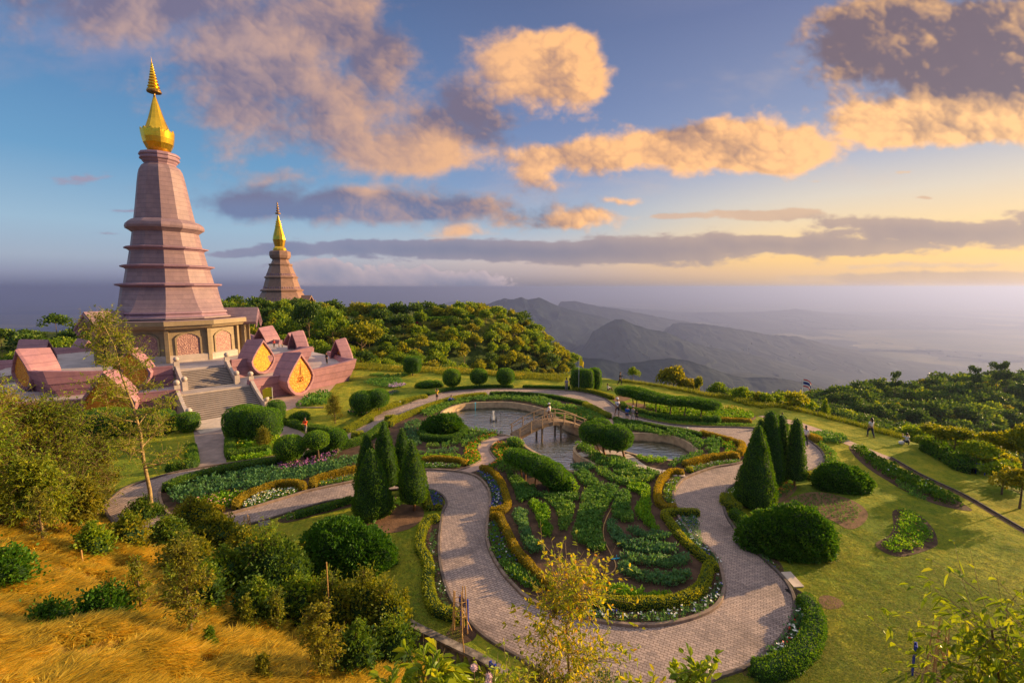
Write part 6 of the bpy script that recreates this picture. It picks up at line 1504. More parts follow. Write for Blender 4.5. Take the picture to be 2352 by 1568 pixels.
# second pagoda on the far hill ---------------------------------------------
def pagoda2():
    Y = 190.; c = at(650, 700, Y); root = empty('pagoda', (c.x, c.y, 0)); tag(root, 'smaller brown pagoda with golden cone spire on the wooded hill behind', 'pagoda')
    P = lambda t: [(r*1.04, z) for r, z in prof(t, .3984, (0,128.6), Y)]
    n = 8; ph = math.atan2(-c.y, -c.x)+PI/8+R(20)
    def part(nm, t, m, nn=n, p=ph, par=root, smooth=False):
        mb = MB(); mb.loft(P(t), nn, p); return mb.obj(nm, M[m], par, smooth=smooth)
    part('finial', [(912,2),(870,2),(836,.5)], 'gold_dark', 6)
    um = part('umbrella_crown', [(914,3),(911,14),(906,14),(902,6)], 'gold_dark', 12)
    for y, hw in ((895,9),(880,7),(866,5),(853,3.5)): part('crown_ring', [(y+3,hw*.6),(y,hw),(y-4,hw*.9),(y-9,hw*.4)], 'gold_dark', 12, 0, um)
    part('spire', [(1104,24),(1095,26),(1060,33),(1040,30),(1000,20),(960,11),(920,3.5)], 'gold', 12, 0)
    for y, hw in ((955,13),(968,15),(981,17.5)): part('spire_band', [(y+4,hw-1.5),(y+2,hw+1),(y-1,hw+1),(y-3,hw-3)], 'gold', 12, 0)
    part('spire_base', [(1140,34),(1136,36),(1126,34),(1118,35),(1108,32),(1100,26)], 'gold', 12, 0)
    part('lotus_neck', [(1180,36),(1172,42),(1166,50),(1150,54),(1130,53),(1124,46),(1122,30)], 'tile_brown')
    part('tier', [(1268,76),(1210,56),(1206,60),(1200,60),(1196,48),(1176,40)], 'tile_brown')
    part('cornice', [(1283,74),(1281,84),(1275,86),(1270,78),(1265,74)], 'tile_brown')
    part('tier', [(1344,95),(1280,78)], 'tile_brown')
    part('cornice', [(1357,94),(1355,107),(1349,109),(1343,98),(1340,94)], 'tile_brown')
    part('tier', [(1412,134),(1390,118),(1354,98)], 'tile_brown')
    part('eave', [(1434,118),(1430,138),(1418,142),(1410,138)], 'ochre')
    part('wall', [(1520,114),(1432,112)], 'ochre')
    z = P([(1480,1)])[0][1]; r = P([(1480,113)])[0][0]*math.cos(PI/8)
    for q in range(8):
        a = ph+PI/8+q*PI/4
        N = Vector((math.cos(a), math.sin(a), 0)); T = Vector((-math.sin(a), math.cos(a), 0))
        ol = [(-2.1,-3.2),(2.1,-3.2),(2.1,1.6),(0,2.9),(-2.1,1.6)]
        mb = MB(); mb.add([N*(r+.2)+T*u+Vector((0,0,z+v)) for u, v in ol]+[N*(r-.1)+T*u+Vector((0,0,z+v)) for u, v in ol], [(0,1,2,3,4)]+[(i+5,(i+5+1-5)%5+5,(i+1)%5,i) for i in range(5)])
        mb.obj('arched_panel', M['mural'] if q % 2 else M['dark_void'], root)
        for y, hw in ((1262,72),(1338,92),(1400,122)):    # little dormer ribs between tiers
            rr, zz = P([(y, hw)])[0]; rr *= math.cos(PI/8)
            mb = MB()
            for u in np.linspace(-.3, .3, 5):
                p = N*(rr+.05)+T*(u*rr)+Vector((0,0,zz)); mb.box(p, (.35,.42,1.0), a)
            mb.obj('roof_rib', M['tile_trim'], root)
    # gabled porch to the front
    for sg in (-1, 1):
        a = ph+PI/8+(0 if sg < 0 else PI/2); N = Vector((math.cos(a), math.sin(a), 0)); T = Vector((-math.sin(a), math.cos(a), 0)); f = lambda u, v, w_: N*w_+T*u+Vector((0,0,z+v))
        mb = MB()
        for s_ in (-1, 1): mb.add([f(0,7.2,r-2), f(0,7.2,r+4), f(s_*3.8,4.0,r+4), f(s_*3.8,4.0,r-2), f(0,6.6,r-2), f(0,6.6,r+4), f(s_*3.6,3.5,r+4), f(s_*3.6,3.5,r-2)], [(0,1,2,3),(4,7,6,5),(1,5,6,2),(2,6,7,3)])
        mb.obj('porch_roof', M['tile_brown'], root)
        for s_ in (-2.6, 2.6): mb = MB(); mb.box(f(s_, 0, r+3.3), (.5,.5,9), a); mb.obj('column', M['ochre'], root)
    mb = MB(); mb.loft([(r+7.5, 2.0), (r+7.5, z-3.6), (r+7, z-3.6), (r+7, z-4.3)], 8, ph); mb.obj('base_terrace', M['tile_brown'], root)
    # ball of golden panel left of it
    return root
pagoda2()

# ------------------------------------------------------------------ woods: canopy trees copied one by one
def canopy_proto(seed, r=3.2, h=7.0, nb=16, nl=2300, leaf=.42, flat=.62, matn='tree_green', pine=False):
    """forest tree: short trunk and a lumpy crown of leaf clumps, one mesh with two materials"""
    rng = np.random.default_rng(seed*53+9)
    segs, tips = branches(h*.86, rng, 7, .42, .35, .16); TV, TF = tubes(segs, 5)
    parts = [(TV, TF, 1)]
    for k in range(nb):
        a = rng.uniform(0, 6.28); q = r*rng.uniform(0, .75)**.7; zc = h*(.52+.36*(1-(q/r)**1.5)*rng.uniform(.6, 1.05)); rr = r*rng.uniform(.26, .46)
        if pine: zc = h*rng.choice([.55,.72,.9])+rng.normal(0, .2)
        c = (q*math.cos(a), q*math.sin(a), zc)
        P, N = ell_surface(nl//nb, c, (rr, rr, rr*flat), rng, 1.0, .25, k)
        P = P-N*(rng.uniform(0, 1, len(P))**2*rr*.5)[:,None]
        V, F = leafquads(P, N, leaf, leaf*.34, rng, .6, .3, .9); parts.append((V, F, 0))
    V, F, mi = cat(parts); return npmesh('tree', V, F, [M[matn], M['bark']], mi)
FT = {}
for i, mn in enumerate(['tree_green', 'tree_dark', 'tree_green', 'tree_yellow', 'tree_olive']):
    FT[i] = canopy_proto(200+i, [3.2,3.5,2.8,3.0,2.9][i], [7.0,8.0,6.4,6.6,6.2][i], matn=mn, flat=[.62,.7,.8,.6,.65][i])
FT['pine'] = canopy_proto(220, 2.2, 8.0, 14, 1800, .35, .35, 'tree_dark', True)
def light_proto(seed, matn, r, h, flat):
    rng = np.random.default_rng(seed*53+9); segs = [([(0,0,0),(0,0,h*.7)], [.15,.06])]; TV, TF = tubes(segs, 4); parts = [(TV, TF, 1)]
    for k in range(12):
        a = rng.uniform(0, 6.28); q = r*rng.uniform(0, .75)**.7; zc = h*(.50+.38*(1-(q/r)**1.5)*rng.uniform(.6, 1.05)); rr = r*rng.uniform(.30, .5); c = (q*math.cos(a), q*math.sin(a), zc)
        P, N = ell_surface(60, c, (rr, rr, rr*flat), rng, 1.0, .25, k); P = P-N*(rng.uniform(0, 1, len(P))**2*rr*.4)[:,None]
        V, F = leafquads(P, N, .75, .26, rng, .6, .3, .9); parts.append((V, F, 0))
    return cat(parts)
LP = {i: light_proto(300+i, None, [3.2,3.5,2.8,3.0,2.9][i], [7.0,8.0,6.4,6.6,6.2][i], [.62,.7,.8,.6,.65][i]) for i in range(5)}
LP['pine'] = LP[1]
FT['shrubby'] = canopy_proto(230, 2.4, 3.2, 14, 2200, .30, .8, 'tree_green')
FT['shrub_y'] = canopy_proto(231, 2.4, 3.4, 14, 2200, .30, .8, 'tree_yellow')
FW_N = {0:'broad mid green tree', 1:'dark green tree', 2:'narrow mid green tree', 3:'yellow green tree', 4:'olive brown tree'}
def visible(x, y, z):
    P = Vector((x, y, z)); d = depth(P)
    if d < 1: return False
    px = CX+x/d*FOC; py = CY-((z-HC)*cT+y*sT)/d*FOC
    return -60 < px < 2412 and -60 < py < 1640
def wood(where, group, regions, n, kinds, seed, smin=.8, smax=1.25, step=None):
    rng = np.random.default_rng(seed); placed = []; tries = 0
    while len(placed) < n and tries < n*60:
        tries += 1
        x, y = regions(rng)
        if x is None: continue
        z = tz1(x, y); s_ = rng.uniform(smin, smax)
        if not visible(x, y, z+6): continue
        if any((x-a)**2+(y-b)**2 < ((s_+c)*(step or 1.75))**2 for a, b, c in placed): continue
        placed.append((x, y, s_)); k = kinds[rng.integers(0, len(kinds))]
        WOOD.append((s_/math.hypot(x, y), x, y, z, s_, k, where, group, tuple(rng.normal(0, .05, 2)), rng.uniform(0, 6.28), tuple(rng.uniform(.88, 1.14, 3))))
    return placed
WOOD = []
def plant_woods(nmax):
    WOOD.sort(key=lambda q: -q[0]); used = set()
    for _, x, y, z, s_, k, where, group, tl, rz, v in WOOD[:nmax]:
        o = link('tree' if k != 'pine' else 'pine_tree', FT[k], None, (x, y, z-.5)); o.rotation_euler = (*tl, rz); o.scale = (s_*v[0], s_*v[1], s_*v[2])
        px = CX+x/depth((x, y, z+5))*FOC; d = math.hypot(x, y)
        band = 'far left' if px < 500 else 'left part' if px < 1050 else 'centre' if px < 1500 else 'left end' if px < 1950 else 'middle' if px < 2150 else 'right end'
        dist = 'low down' if d < 100 else 'half way up' if d < 140 else 'near the top'
        tag(o, FW_N.get(k, 'dark layered pine')+' '+where+', '+dist+', '+band, 'tree', group+', '+dist+', '+band+' ('+FW_N.get(k, 'pine').split(' forest')[0]+')')
    # everything smaller reads as one mass
    parts = []; mats = [M['tree_green'], M['tree_dark'], M['tree_yellow'], M['tree_olive'], M['bark']]; mk = {0:0,1:1,2:0,3:2,4:3,'pine':1,10:0,11:2}
    for k in sorted({str(q[5]) for q in WOOD[nmax:]}):
        sel = [q for q in WOOD[nmax:] if str(q[5]) == k]; kk_ = sel[0][5]
        (pv, pf, pm) = LP[kk_ if kk_ in LP else 0]
        a = lambda i: np.array([q[i] for q in sel])
        for mi_ in (0, 1):
            fsel = pf[pm == mi_]
            if not len(fsel): continue
            ids = np.unique(fsel); rm = np.zeros(len(pv), int); rm[ids] = np.arange(len(ids))
            V, F = scatter(pv[ids], rm[fsel], np.stack([a(1), a(2), a(3)-.5], -1), a(9), a(4)); parts.append((V, F, mk[kk_] if mi_ == 0 else 4))
    V, F, mi = cat(parts)
    tag(link('distant_woodland', npmesh('distant_woodland', V, F, mats, mi)), 'far small tree crowns merging into one mass on the hills', 'woodland', kind='stuff')
def _unused():
    if 1:
        o = link('tree' if k != 'pine' else 'pine_tree', FT[k], None, (x, y, z-.5)); o.rotation_euler = (rng.normal(0, .05), rng.normal(0, .05), rng.uniform(0, 6.28)); o.scale = (s_*rng.uniform(.9, 1.12), s_*rng.uniform(.9, 1.12), s_*rng.uniform(.85, 1.15))
        tag(o, FW_N.get(k, 'dark layered pine')+' '+where, 'tree', group)
def reg_right(rng):
    t = rng.uniform(0, 1)**.8; i = min(int(t*6), 5); f = t*6-i
    x = rt[i][0]*(1-f)+rt[i+1][0]*f; y = rt[i][1]*(1-f)+rt[i+1][1]*f
    d = rng.uniform(-12, 62)
    x2, y2 = x+d*.35, y-d*.94
    if inpoly(np.array([x2]), np.array([y2]), lawn_poly)[0] or segdist(np.array([x2]), np.array([y2]), lawn_poly)[0] < 7: return None, None
    return x2, y2
wood('on the right hill', 'trees on the right hill', reg_right, 680, [0,1,1,2,1,1,4,1], 11, .60, 1.45, 1.02)
def reg_mid(rng):
    x = rng.uniform(-100, 26); y = rng.uniform(98, 182)
    a = np.array([x]), np.array([y])
    if segdist(*a, lawn_poly)[0] < 4 or inpoly(*a, lawn_poly)[0]: return None, None
    inB = inpoly(*a, HILLB)[0]; dB = segdist(*a, HILLB)[0]
    if x > -44 and inB: return None, None
    if inB and x > -70 and dB > 10: return None, None
    if -40 < x < 4 and dB < 34 and dB > 5 and rng.uniform() < .45: return None, None      # open grassy flank
    if math.hypot(x-(-86), y-150) < 0: return None, None
    return x, y
wood('below the smaller pagoda', 'trees below the smaller pagoda', reg_mid, 760, [0,2,3,0,1,3,2,4], 12, .50, 1.0, .88)
def reg_far(rng):
    x = rng.uniform(-135, -60); y = rng.uniform(150, 172)
    return (x, y)
wood('round the smaller pagoda', 'trees round the smaller pagoda', reg_far, 26, [0,1,2], 14, .8, 1.15, 1.4)
def reg_left(rng):
    x = rng.uniform(-150, -78); y = rng.uniform(84, 150); a = np.array([x]), np.array([y])
    if segdist(*a, lawn_poly)[0] < 6 or inpoly(*a, lawn_poly)[0]: return None, None
    if math.hypot((x+142)/1.35, y-128) < 24 and rng.uniform() < .93: return None, None
    return x, y
wood('behind the left terrace', 'trees at the far left', reg_left, 70, [1,1,0,'pine',2], 15, .7, 1.2, 1.7)
# single trees that show against the haze
def tree_at(px, py_base, py_top, Y, k, label, name='tree', wpx=None):
    b = at(px, py_base, Y); z = tz1(b.x, b.y); hh = zat(py_top, Y)-z; me = FT[k]
    H0 = max(v.co.z for v in me.vertices)
    s_ = hh/H0; o = link(name, me, None, (b.x, b.y, z)); w_ = s_
    if wpx: w_ = wpx*depth(b)/FOC/ (max(v.co.x for v in me.vertices))
    o.scale = (w_, w_, s_); o.rotation_euler = (0,0,px*.37); return tag(o, label, 'tree')
for args in [
 (712,790,688,128,1,'tall dark tree mass in front of the smaller pagoda','tree',46),
 (765,800,706,122,0,'tall green tree right of the dark mass below the smaller pagoda','tree',40),
 (660,800,725,118,2,'green tree left of the dark mass below the smaller pagoda','tree',38),
 (830,800,735,120,3,'yellow green tree on the slope under the plateau','tree',40),
 (2060,860,849,158,'pine','flat topped pine at the left end of the right hill skyline','pine_tree',13),
 (2241,865,838,165,'pine','lone round topped pine standing above the right hill skyline','pine_tree',14),
 (2292,865,830,168,'pine','taller of the two leaning pines on the right hill skyline','pine_tree',17),
 (2312,865,827,168,'pine','right one of the two leaning pines on the right hill skyline','pine_tree',15),
 (1453,890,841,70,2,'small conical tree behind the raised hedge against the haze','tree',14),
 (1545,900,838,76,4,'loose brown green tree at the crest of the lawn','tree',30),
 (1575,905,865,75,4,'low brownish tree right of the loose brown green tree','tree',20),
 (1604,905,860,72,3,'slim yellow green tree on the crest of the lawn','tree',12),
 (1650,915,875,72,0,'round dark bush like tree on the crest of the lawn','tree',26),
 (1690,920,888,74,0,'low dark tree sloping down right of the round one','tree',24),
 (1826,945,893,64,3,'bright yellow tree at the lawn edge below the tricolour flag','tree',26),
 (1798,940,900,70,0,'green tree just left of the bright yellow tree','tree',24),
 (1893,955,912,66,2,'narrow dark conical tree right of the bright yellow tree','tree',10),
 (1040,752,742,150,'pine','small dark tree on the plateau left end','tree',8),
 (940,745,730,150,0,'round clipped looking tree on the plateau','tree',8),
 (875,745,728,150,1,'dark tree near the left edge of the plateau','tree',9),
 (898,745,726,152,2,'taller green tree near the left edge of the plateau','tree',8),
 (1100,842,827,96,3,'small yellow bush behind the dome topped topiaries','bush',12),
 (2035,1000,986,44,3,'small yellow bush beside the woman at the lawn edge','bush',11)]:
    tree_at(*args)
# far left hill skyline conifers
for px, top, w_, lb in [(0,754,18,'leftmost dark tree on the far left hill'),(32,766,8,'small dark tree second from the left on the far left hill'),(51,757,10,'pointed conifer on the far left hill'),(96,761,14,'wider conifer on the far left hill'),(160,760,36,'big round dark tree right of the far left hill'),(213,775,12,'small dark tree between the big round tree and the pagoda')]:
    tree_at(px, 800, top, 112, 1 if w_ > 15 else 'pine', lb, 'tree', w_)
# clipped rows on the plateau
def plateau():
    rng = np.random.default_rng(4)
    lbs = ['low clipped hedge along the near edge of the plateau lawn', 'second clipped hedge row on the plateau', 'dark bushes in a line at the back of the plateau']
    for (pts, w_, h, m_, lb, sd) in (([(856,752),(900,754),(960,752),(1030,750),(1090,747)],1.6,1.2,'topiary',lbs[0],80), ([(985,740),(1020,739),(1060,739),(1100,741)],1.6,1.6,'cypress',lbs[2],81)):
        P = [at(x, y, 150+(752-y)*2.4) for x, y in pts]; P = np.array(smoothpts([(p.x, p.y) for p in P], False, 6))
        hedge_w(P, w_, h, m_, lb, .3, 60, sd, z0=3.0)
plateau()
# shrubs and young trees beyond the right lawn edge
def reg_edge(rng):
    px = rng.uniform(1700, 1850) if rng.uniform() < .2 else rng.uniform(2090, 2420)
    t = (px-1764)/(2352-1764); py = np.interp(px, [1700,1764,1839,1914,1977,2039,2114,2189,2239,2302,2352,2420],[918,930,944,960,976,990,1005,1035,1068,1100,1135,1175])-rng.uniform(2, 46)*(.5+max(t,0)*1.2)
    g = G(px, max(py, 905)); 
    if segdist(np.array([g.x]), np.array([g.y]), lawn_poly)[0] > 26 or inpoly(np.array([g.x]), np.array([g.y]), lawn_poly)[0]: return None, None
    return g.x, g.y
FT[10] = FT['shrubby']; FT[11] = FT['shrub_y']; FW_N[10] = 'mid green forest-edge bush'; FW_N[11] = 'yellow green forest-edge bush'
wood('beyond the right lawn edge', 'bushes beyond the right lawn edge', reg_edge, 40, [10,11,10,10], 17, .22, .5, 1.3)
for i, (px, pb, pt, Y, k, w_, lb) in enumerate([
 (2145,1040,972,38,3,28,'bushy yellow green tree right of the crouching person'),
 (2190,1060,975,36,3,26,'pointed golden tree behind the green shrub row'),
 (2240,1070,1010,34,0,30,'round green tree behind the blue notice board'),
 (2290,1075,985,35,3,28,'tall pointed golden tree above the stakes at right'),
 (2345,1100,970,33,3,30,'yellow tree cut by the right edge of the picture'),
 (2300,1140,1060,30,0,34,'low green tree by the stakes at the right'),
 (2340,1180,1075,28,4,30,'brownish bush low at the right edge')]):
    b = at(px, pb, Y); z = tz1(b.x, b.y); me = FT[k]; hh = max(1.5, zat(pt, Y)-z); s_ = hh/max(v.co.z for v in me.vertices); w2 = w_*1.3*depth(b)/FOC/max(v.co.x for v in me.vertices)
    o = link('tree', me, None, (b.x, b.y, z)); o.scale = (w2, w2, s_); o.rotation_euler = (0,0,i*1.3); tag(o, lb, 'tree')
plant_woods(215)
# green shrub row along the lawn edge
hedge([(2120,1030),(2150,1042),(2180,1058),(2210,1076),(2236,1090)], 1.5, 1.0, 'hedge_green', 'row of bright green bushes along the right lawn edge', .16, 160, 82)
def fringe(pts, wd, size, sp, matn, label, seed, kind='grass'):
    P = np.array(smoothpts(GP(pts), False, 4)); d = nrm(np.gradient(P, axis=0)); q = np.stack([-d[:,1], d[:,0]], -1)*wd/2
    rng = np.random.default_rng(seed); j = rng.uniform(.6, 1.3, (len(P), 1)); poly = [tuple(p) for p in P+q*j]+[tuple(p) for p in (P-q*j)[::-1]]
    patch(poly, kind, size, sp, matn, label, seed, z=lambda X, Y: tz(X, Y)-.03, world=True, name='grass_fringe', cat_='grass')
fringe(kk(K5, [(0,560),(150,580),(330,615),(500,650),(600,680),(760,715),(900,760),(1100,820),(1250,850)]), 1.8, .55, .26, 'green_blade', 'rough yellow grass fringe along the far lawn edge', 83)
fringe(kk(Kc, [(560,335),(800,365),(1000,400),(1340,470),(1500,490),(1700,540),(1900,590)]), 2.0, .5, .28, 'green_blade', 'rough grass fringe beyond the crest of the lawn', 84)
fringe([(770,838),(830,842),(900,848),(1000,852),(1100,857),(1200,864),(1300,870)], 5.0, .5, .34, 'green_blade', 'dry yellow grass band behind the topiaries', 85)
fringe([(900,846),(1000,850),(1100,856),(1200,864)], 3.0, .45, .5, 'dry_blade', 'straw coloured grass mixed into the band behind the topiaries', 86)

# ------------------------------------------------------------------ foreground slope
def grass(label, n, region, matn, seed, L=(.35,.6), blades=9, name='dry_grass', zoff=0.0, flat=.9, wd=.012):
    rng = np.random.default_rng(seed); xs, ys = region(rng, n); zs = tz(xs, ys)+zoff
    X = np.repeat(xs, blades)+rng.normal(0, .05, len(xs)*blades); Y = np.repeat(ys, blades)+rng.normal(0, .05, len(xs)*blades); Z = np.repeat(zs, blades)-.02
    n2 = len(X); comb_ = fbm(X/2.5, Y/2.5, 5, 4, .6)*5+.6+np.repeat(rng.normal(0, 1.1, len(xs)), blades); a = comb_+rng.normal(0, .8, n2); flat = np.repeat(rng.uniform(.3, 1.6, len(xs)), blades)*flat
    d = np.stack([np.cos(a), np.sin(a), np.zeros(n2)+flat], -1)*1.0; d = nrm(d); s_ = nrm(np.cross(d, np.array([0,0,1.]))); l = rng.uniform(*L, n2)[:,None]; w_ = wd*(1+rng.uniform(0, 1, n2))[:,None]
    B0 = np.stack([X, Y, Z], -1); mid = B0+d*l*.5; tip = mid+nrm(d*np.array([1,1,.0])+np.array([0,0,.05]))*l*.6
    V = np.stack([B0-s_*w_, mid-s_*w_*.8, tip, mid+s_*w_*.8], 1).reshape(-1, 3)
    V = V  # rhombic bent blade
    F = np.arange(4*n2).reshape(-1, 4)
    return tag(link(name, npmesh(name, V, F, [M[matn]])), label, 'grass', kind='stuff')
def slope_region(rng, n):
    px = rng.uniform(-120, 1150, n*3); py = rng.uniform(1150, 1640, n*3)
    # ray-march in one go
    a = (px-CX)/FOC; b = (CY-py)/FOC; dxx, dyy, dzz = a, cT+b*sT, -sT+b*cT
    hit = np.full(len(px), np.nan)
    for t in np.geomspace(3, 60, 160):
        m_ = np.isnan(hit); z = HC+dzz*t; h = tz(dxx*t, dyy*t); hit = np.where(m_ & (z < h), t, hit)
    ok = ~np.isnan(hit); X, Y = dxx[ok]*hit[ok], dyy[ok]*hit[ok]
    X += rng.normal(0, .15, len(X)); Y += rng.normal(0, .15, len(Y))
    s_ = footside(X, Y); k = (s_ > 1.2) & (fbm(X/1.1, Y/1.1, 15, 3) > -.06+rng.normal(0, .09, len(X))); X, Y = X[k][:n], Y[k][:n]; return X, Y
grass('long dry golden grass covering the foreground slope', 34000, slope_region, 'dry_blade', 1, (.16,.50), 8)
def sparse(rng, n):
    X, Y = slope_region(rng, n*3); k = fbm(X/1.3, Y/1.3, 25, 3) > .10; return X[k][:n], Y[k][:n]
grass('green tufts mixed into the dry foreground grass', 1300, sparse, 'green_blade', 2, (.2,.4), name='green_grass')

def lawn_region(box):
    def f(rng, n):
        px = rng.uniform(box[0], box[2], n*3); py = box[1]+(box[3]-box[1])*rng.uniform(0, 1, n*3)**.6; a = (px-CX)/FOC; b = (CY-py)/FOC; t = -HC/(-sT+b*cT); X, Y = a*t, (cT+b*sT)*t
        k = (footside(X, Y) < -.3) & ~inpoly(X, Y, ring_out) & inpoly(X, Y, lawn_poly)
        for o_ in (kid_o, soil_round): k &= ~inpoly(X, Y, o_)
        X, Y = X[k][:n], Y[k][:n]; return X, Y
    return f
grass('short turf blades of the right lawn', 26000, lawn_region((1640,1010,2352,1568)), 'turf', 3, (.05,.13), 5, name='lawn_grass', wd=.007)
grass('short turf blades of the lawns left of the wide walk', 7000, lawn_region((620,1120,1060,1568)), 'turf', 4, (.05,.13), 5, name='lawn_grass', wd=.007)
def npx(px, py): return GT(px, py)
def near_tree(px, pb, pt, h_leaf, nleaf, matn, label, seed, n=9, spread=.35, start=.3, r0=.05, clump=.16, up=.55, tm='bark', name='tree', cat_='tree', lean=(0,0), flat=.8, aspect=.32, base=None, droop=0, group=None):
    b = base if base is not None else npx(px, pb); hh = zat(pt, b.y)-b.z
    t = natural_tree(hh, seed, h_leaf, nleaf, None, n, spread, start, r0*hh/3, clump, up, lean, flat, aspect, droop)
    return put_tree(name, t, (b.x, b.y, b.z-.05), 0, 1.0, matn, tm, label, cat_, group)
# the tall thin tree in front of the pagoda
near_tree(350,1184,698,.16,8200,'tree_lime','tall thin pale trunked tree with sparse leaves in front of the big pagoda',1,n=22,spread=.22,start=.24,r0=.026,clump=.066,up=.35,tm='bark_pale',lean=(-.16,.02),flat=.55,aspect=.3)
# dense bushy trees at the left edge
for i, (px, pb, pt, mt, lb, w_) in enumerate([
  (40,1200,905,'tree_olive','big bushy brown green tree at the left edge',.42),
  (150,1205,930,'tree_lime','big bushy yellow green tree second from the left edge',.40),
  (225,1190,1010,'tree_olive','rounded olive tree between the left trees and the tall thin tree',.36),
  (-60,1230,890,'tree_green','green tree cut by the left edge of the picture',.42),
  (100,1240,1060,'tree_lime','thin stemmed yellow tree standing in front of the bushy left trees',.34),
  (15,1215,1080,'tree_yellow','low yellow green tree under the left edge trees',.4),
  (190,1225,1110,'tree_olive','low brownish tree at the edge of the dry grass',.4),
  (205,1180,1040,'tree_lime','yellow tree right behind the olive tree',.36)]):
    near_tree(px, pb, pt, .16, 9000, mt, lb, 20+i, n=13, spread=w_, start=.22, r0=.05, clump=.17, up=.6, tm='bark' if i % 2 else 'bark_pale', flat=.85)
# conifers and shrubs in front of the left trees
def near_bush(px, pb, pt, wpx, matn, label, seed, leaf=.12, dens=300, sup=1.0, spike=.45, dk=.8, name='shrub', corem='core', base=None, nz=.28, aspect=None):
    b = base if base is not None else npx(px, pb); m = depth(b)/FOC; hh = max(.4, zat(pt, b.y)-b.z)
    r = wpx*m*corr(px); rng = np.random.default_rng(seed)
    bl = [((0,0,hh*.45),(r*.8, r*dk*.8, hh*.52))]
    for k in range(4):
        a = rng.uniform(0, 6.28); bl.append(((math.cos(a)*r*.48, math.sin(a)*r*.42*dk, hh*rng.uniform(.25,.55)), (r*rng.uniform(.35,.55), r*rng.uniform(.35,.55), hh*rng.uniform(.28,.45))))
    root = clipped(name, [(c, (q[0]*.86, q[1]*.86, q[2]*.86)) for c, q in bl], leaf, matn, label, 'bush', base=(b.x, b.y, b.z-.1), seed=seed, dens=dens, spike=spike, sup=sup, nz=nz, rough=.15, corem=corem, foliage='foliage', zmin=0.0)
    (TV, TF), (LV, LF) = natural_tree(hh*1.12, seed+7, leaf*.95, int(900+r*900), None, 12, .62*r/max(hh, .5)+.1, .08, .03, .15, .7, flat=1.0)
    link('twigs', npmesh('twigs', TV, TF, [M['bark']], smooth=True), root); link('shoots', npmesh('shoots', LV, LF, [M[{'tree_dark':'tree_green','tree_olive':'tree_lime'}.get(matn, matn)]]), root)
    return root
for i, a in enumerate([
  (330,1215,1150,60,'tree_dark','dark conifer bush left of the tall thin tree base'),
  (300,1262,1185,55,'tree_olive','dark shrub with reddish shoots below the tall thin tree'),
  (215,1275,1205,45,'tree_green','light green shrub at the upper edge of the dry grass'),
  (385,1260,1190,45,'tree_dark','dark shrub right of the shrub with reddish shoots'),
  (445,1230,1150,60,'tree_yellow','yellow leaved shrub in front of the left end of the walk'),
  (500,1262,1185,60,'tree_yellow','bright yellow bush in front of the lower walk'),
  (430,1330,1225,60,'tree_olive','tangled olive shrub in the middle of the shrub belt'),
  (520,1365,1265,55,'tree_green','low green bush left of the dark rounded bush'),
  (470,1395,1300,55,'tree_dark','dark green shrub at the lower edge of the shrub belt, left part'),
  (625,1395,1222,92,'tree_dark','big dark rounded bush with pale shoots, right of the yellow bushes'),
  (600,1425,1340,62,'tree_dark','dark shadowy bush under the big dark rounded bush'),
  (690,1440,1330,60,'tree_green','mid green shrub at the foot of the juniper mound'),
  (760,1455,1330,66,'tree_olive','tangled brown and green shrub below the juniper mound'),
  (840,1470,1325,60,'tree_yellow','yellow green leafy shrub right in the shrub belt'),
  (890,1490,1350,52,'tree_yellow','tall yellow stemmed shrub beside the stone wall'),
  (905,1530,1430,52,'tree_dark','dark conifer shrub against the stone wall'),
  (820,1540,1440,50,'tree_dark','dark low bush at the bottom of the shrub belt'),
  (700,1335,1255,45,'tree_olive','small leafy shrub between the dark bush and the juniper mound'),
  (560,1300,1215,50,'tree_olive','shrub between the yellow bushes and the dark rounded bush')]):
    near_bush(*a, 400+i, leaf=.13, dens=330)
near_bush(20,1345,1262,62,'juniper','spreading juniper at the left edge on the dry grass',430,.11,800,spike=.5)
near_bush(112,1440,1385,60,'juniper','left one of two low junipers in the dry grass',431,.10,800,spike=.45)
near_bush(245,1425,1350,72,'juniper','right larger one of two low junipers in the dry grass',432,.10,800,spike=.45)
for i, (px, pb, pt, lb, mt, sp_) in enumerate([
  (325,1418,1275,'sapling standing behind the right juniper','tree_yellow',.18),
  (440,1465,1240,'bushy young tree with golden leaves in the dry grass','tree_olive',.26),
  (400,1400,1290,'thin sapling left of the bushy young tree','tree_green',.2),
  (485,1500,1440,'tiny leafy sapling low in the dry grass','tree_green',.25),
  (570,1455,1365,'narrow leafy sapling right of the bushy young tree','tree_yellow',.16),
  (640,1460,1345,'taller narrow sapling beside the dark bushes','tree_yellow',.16),
  (100,1255,1120,'thin dark stemmed sapling at the top of the dry slope','tree_olive',.22),
  (735,1560,1395,'multi stemmed small tree with olive leaves at the bottom of the slope','tree_olive',.42),
  (605,1568,1500,'bare little sapling near the bottom of the slope','tree_olive',.3),
  (930,1440,1350,'slim young tree rising over the right end of the juniper mound','tree_yellow',.2)]):
    near_tree(px, pb, pt, (.10), 1000 if i not in (1,7) else 3600, mt, lb, 60+i, n=9, spread=sp_, start=.16, r0=.045, clump=.13, up=.8, name='sapling', flat=1.1)
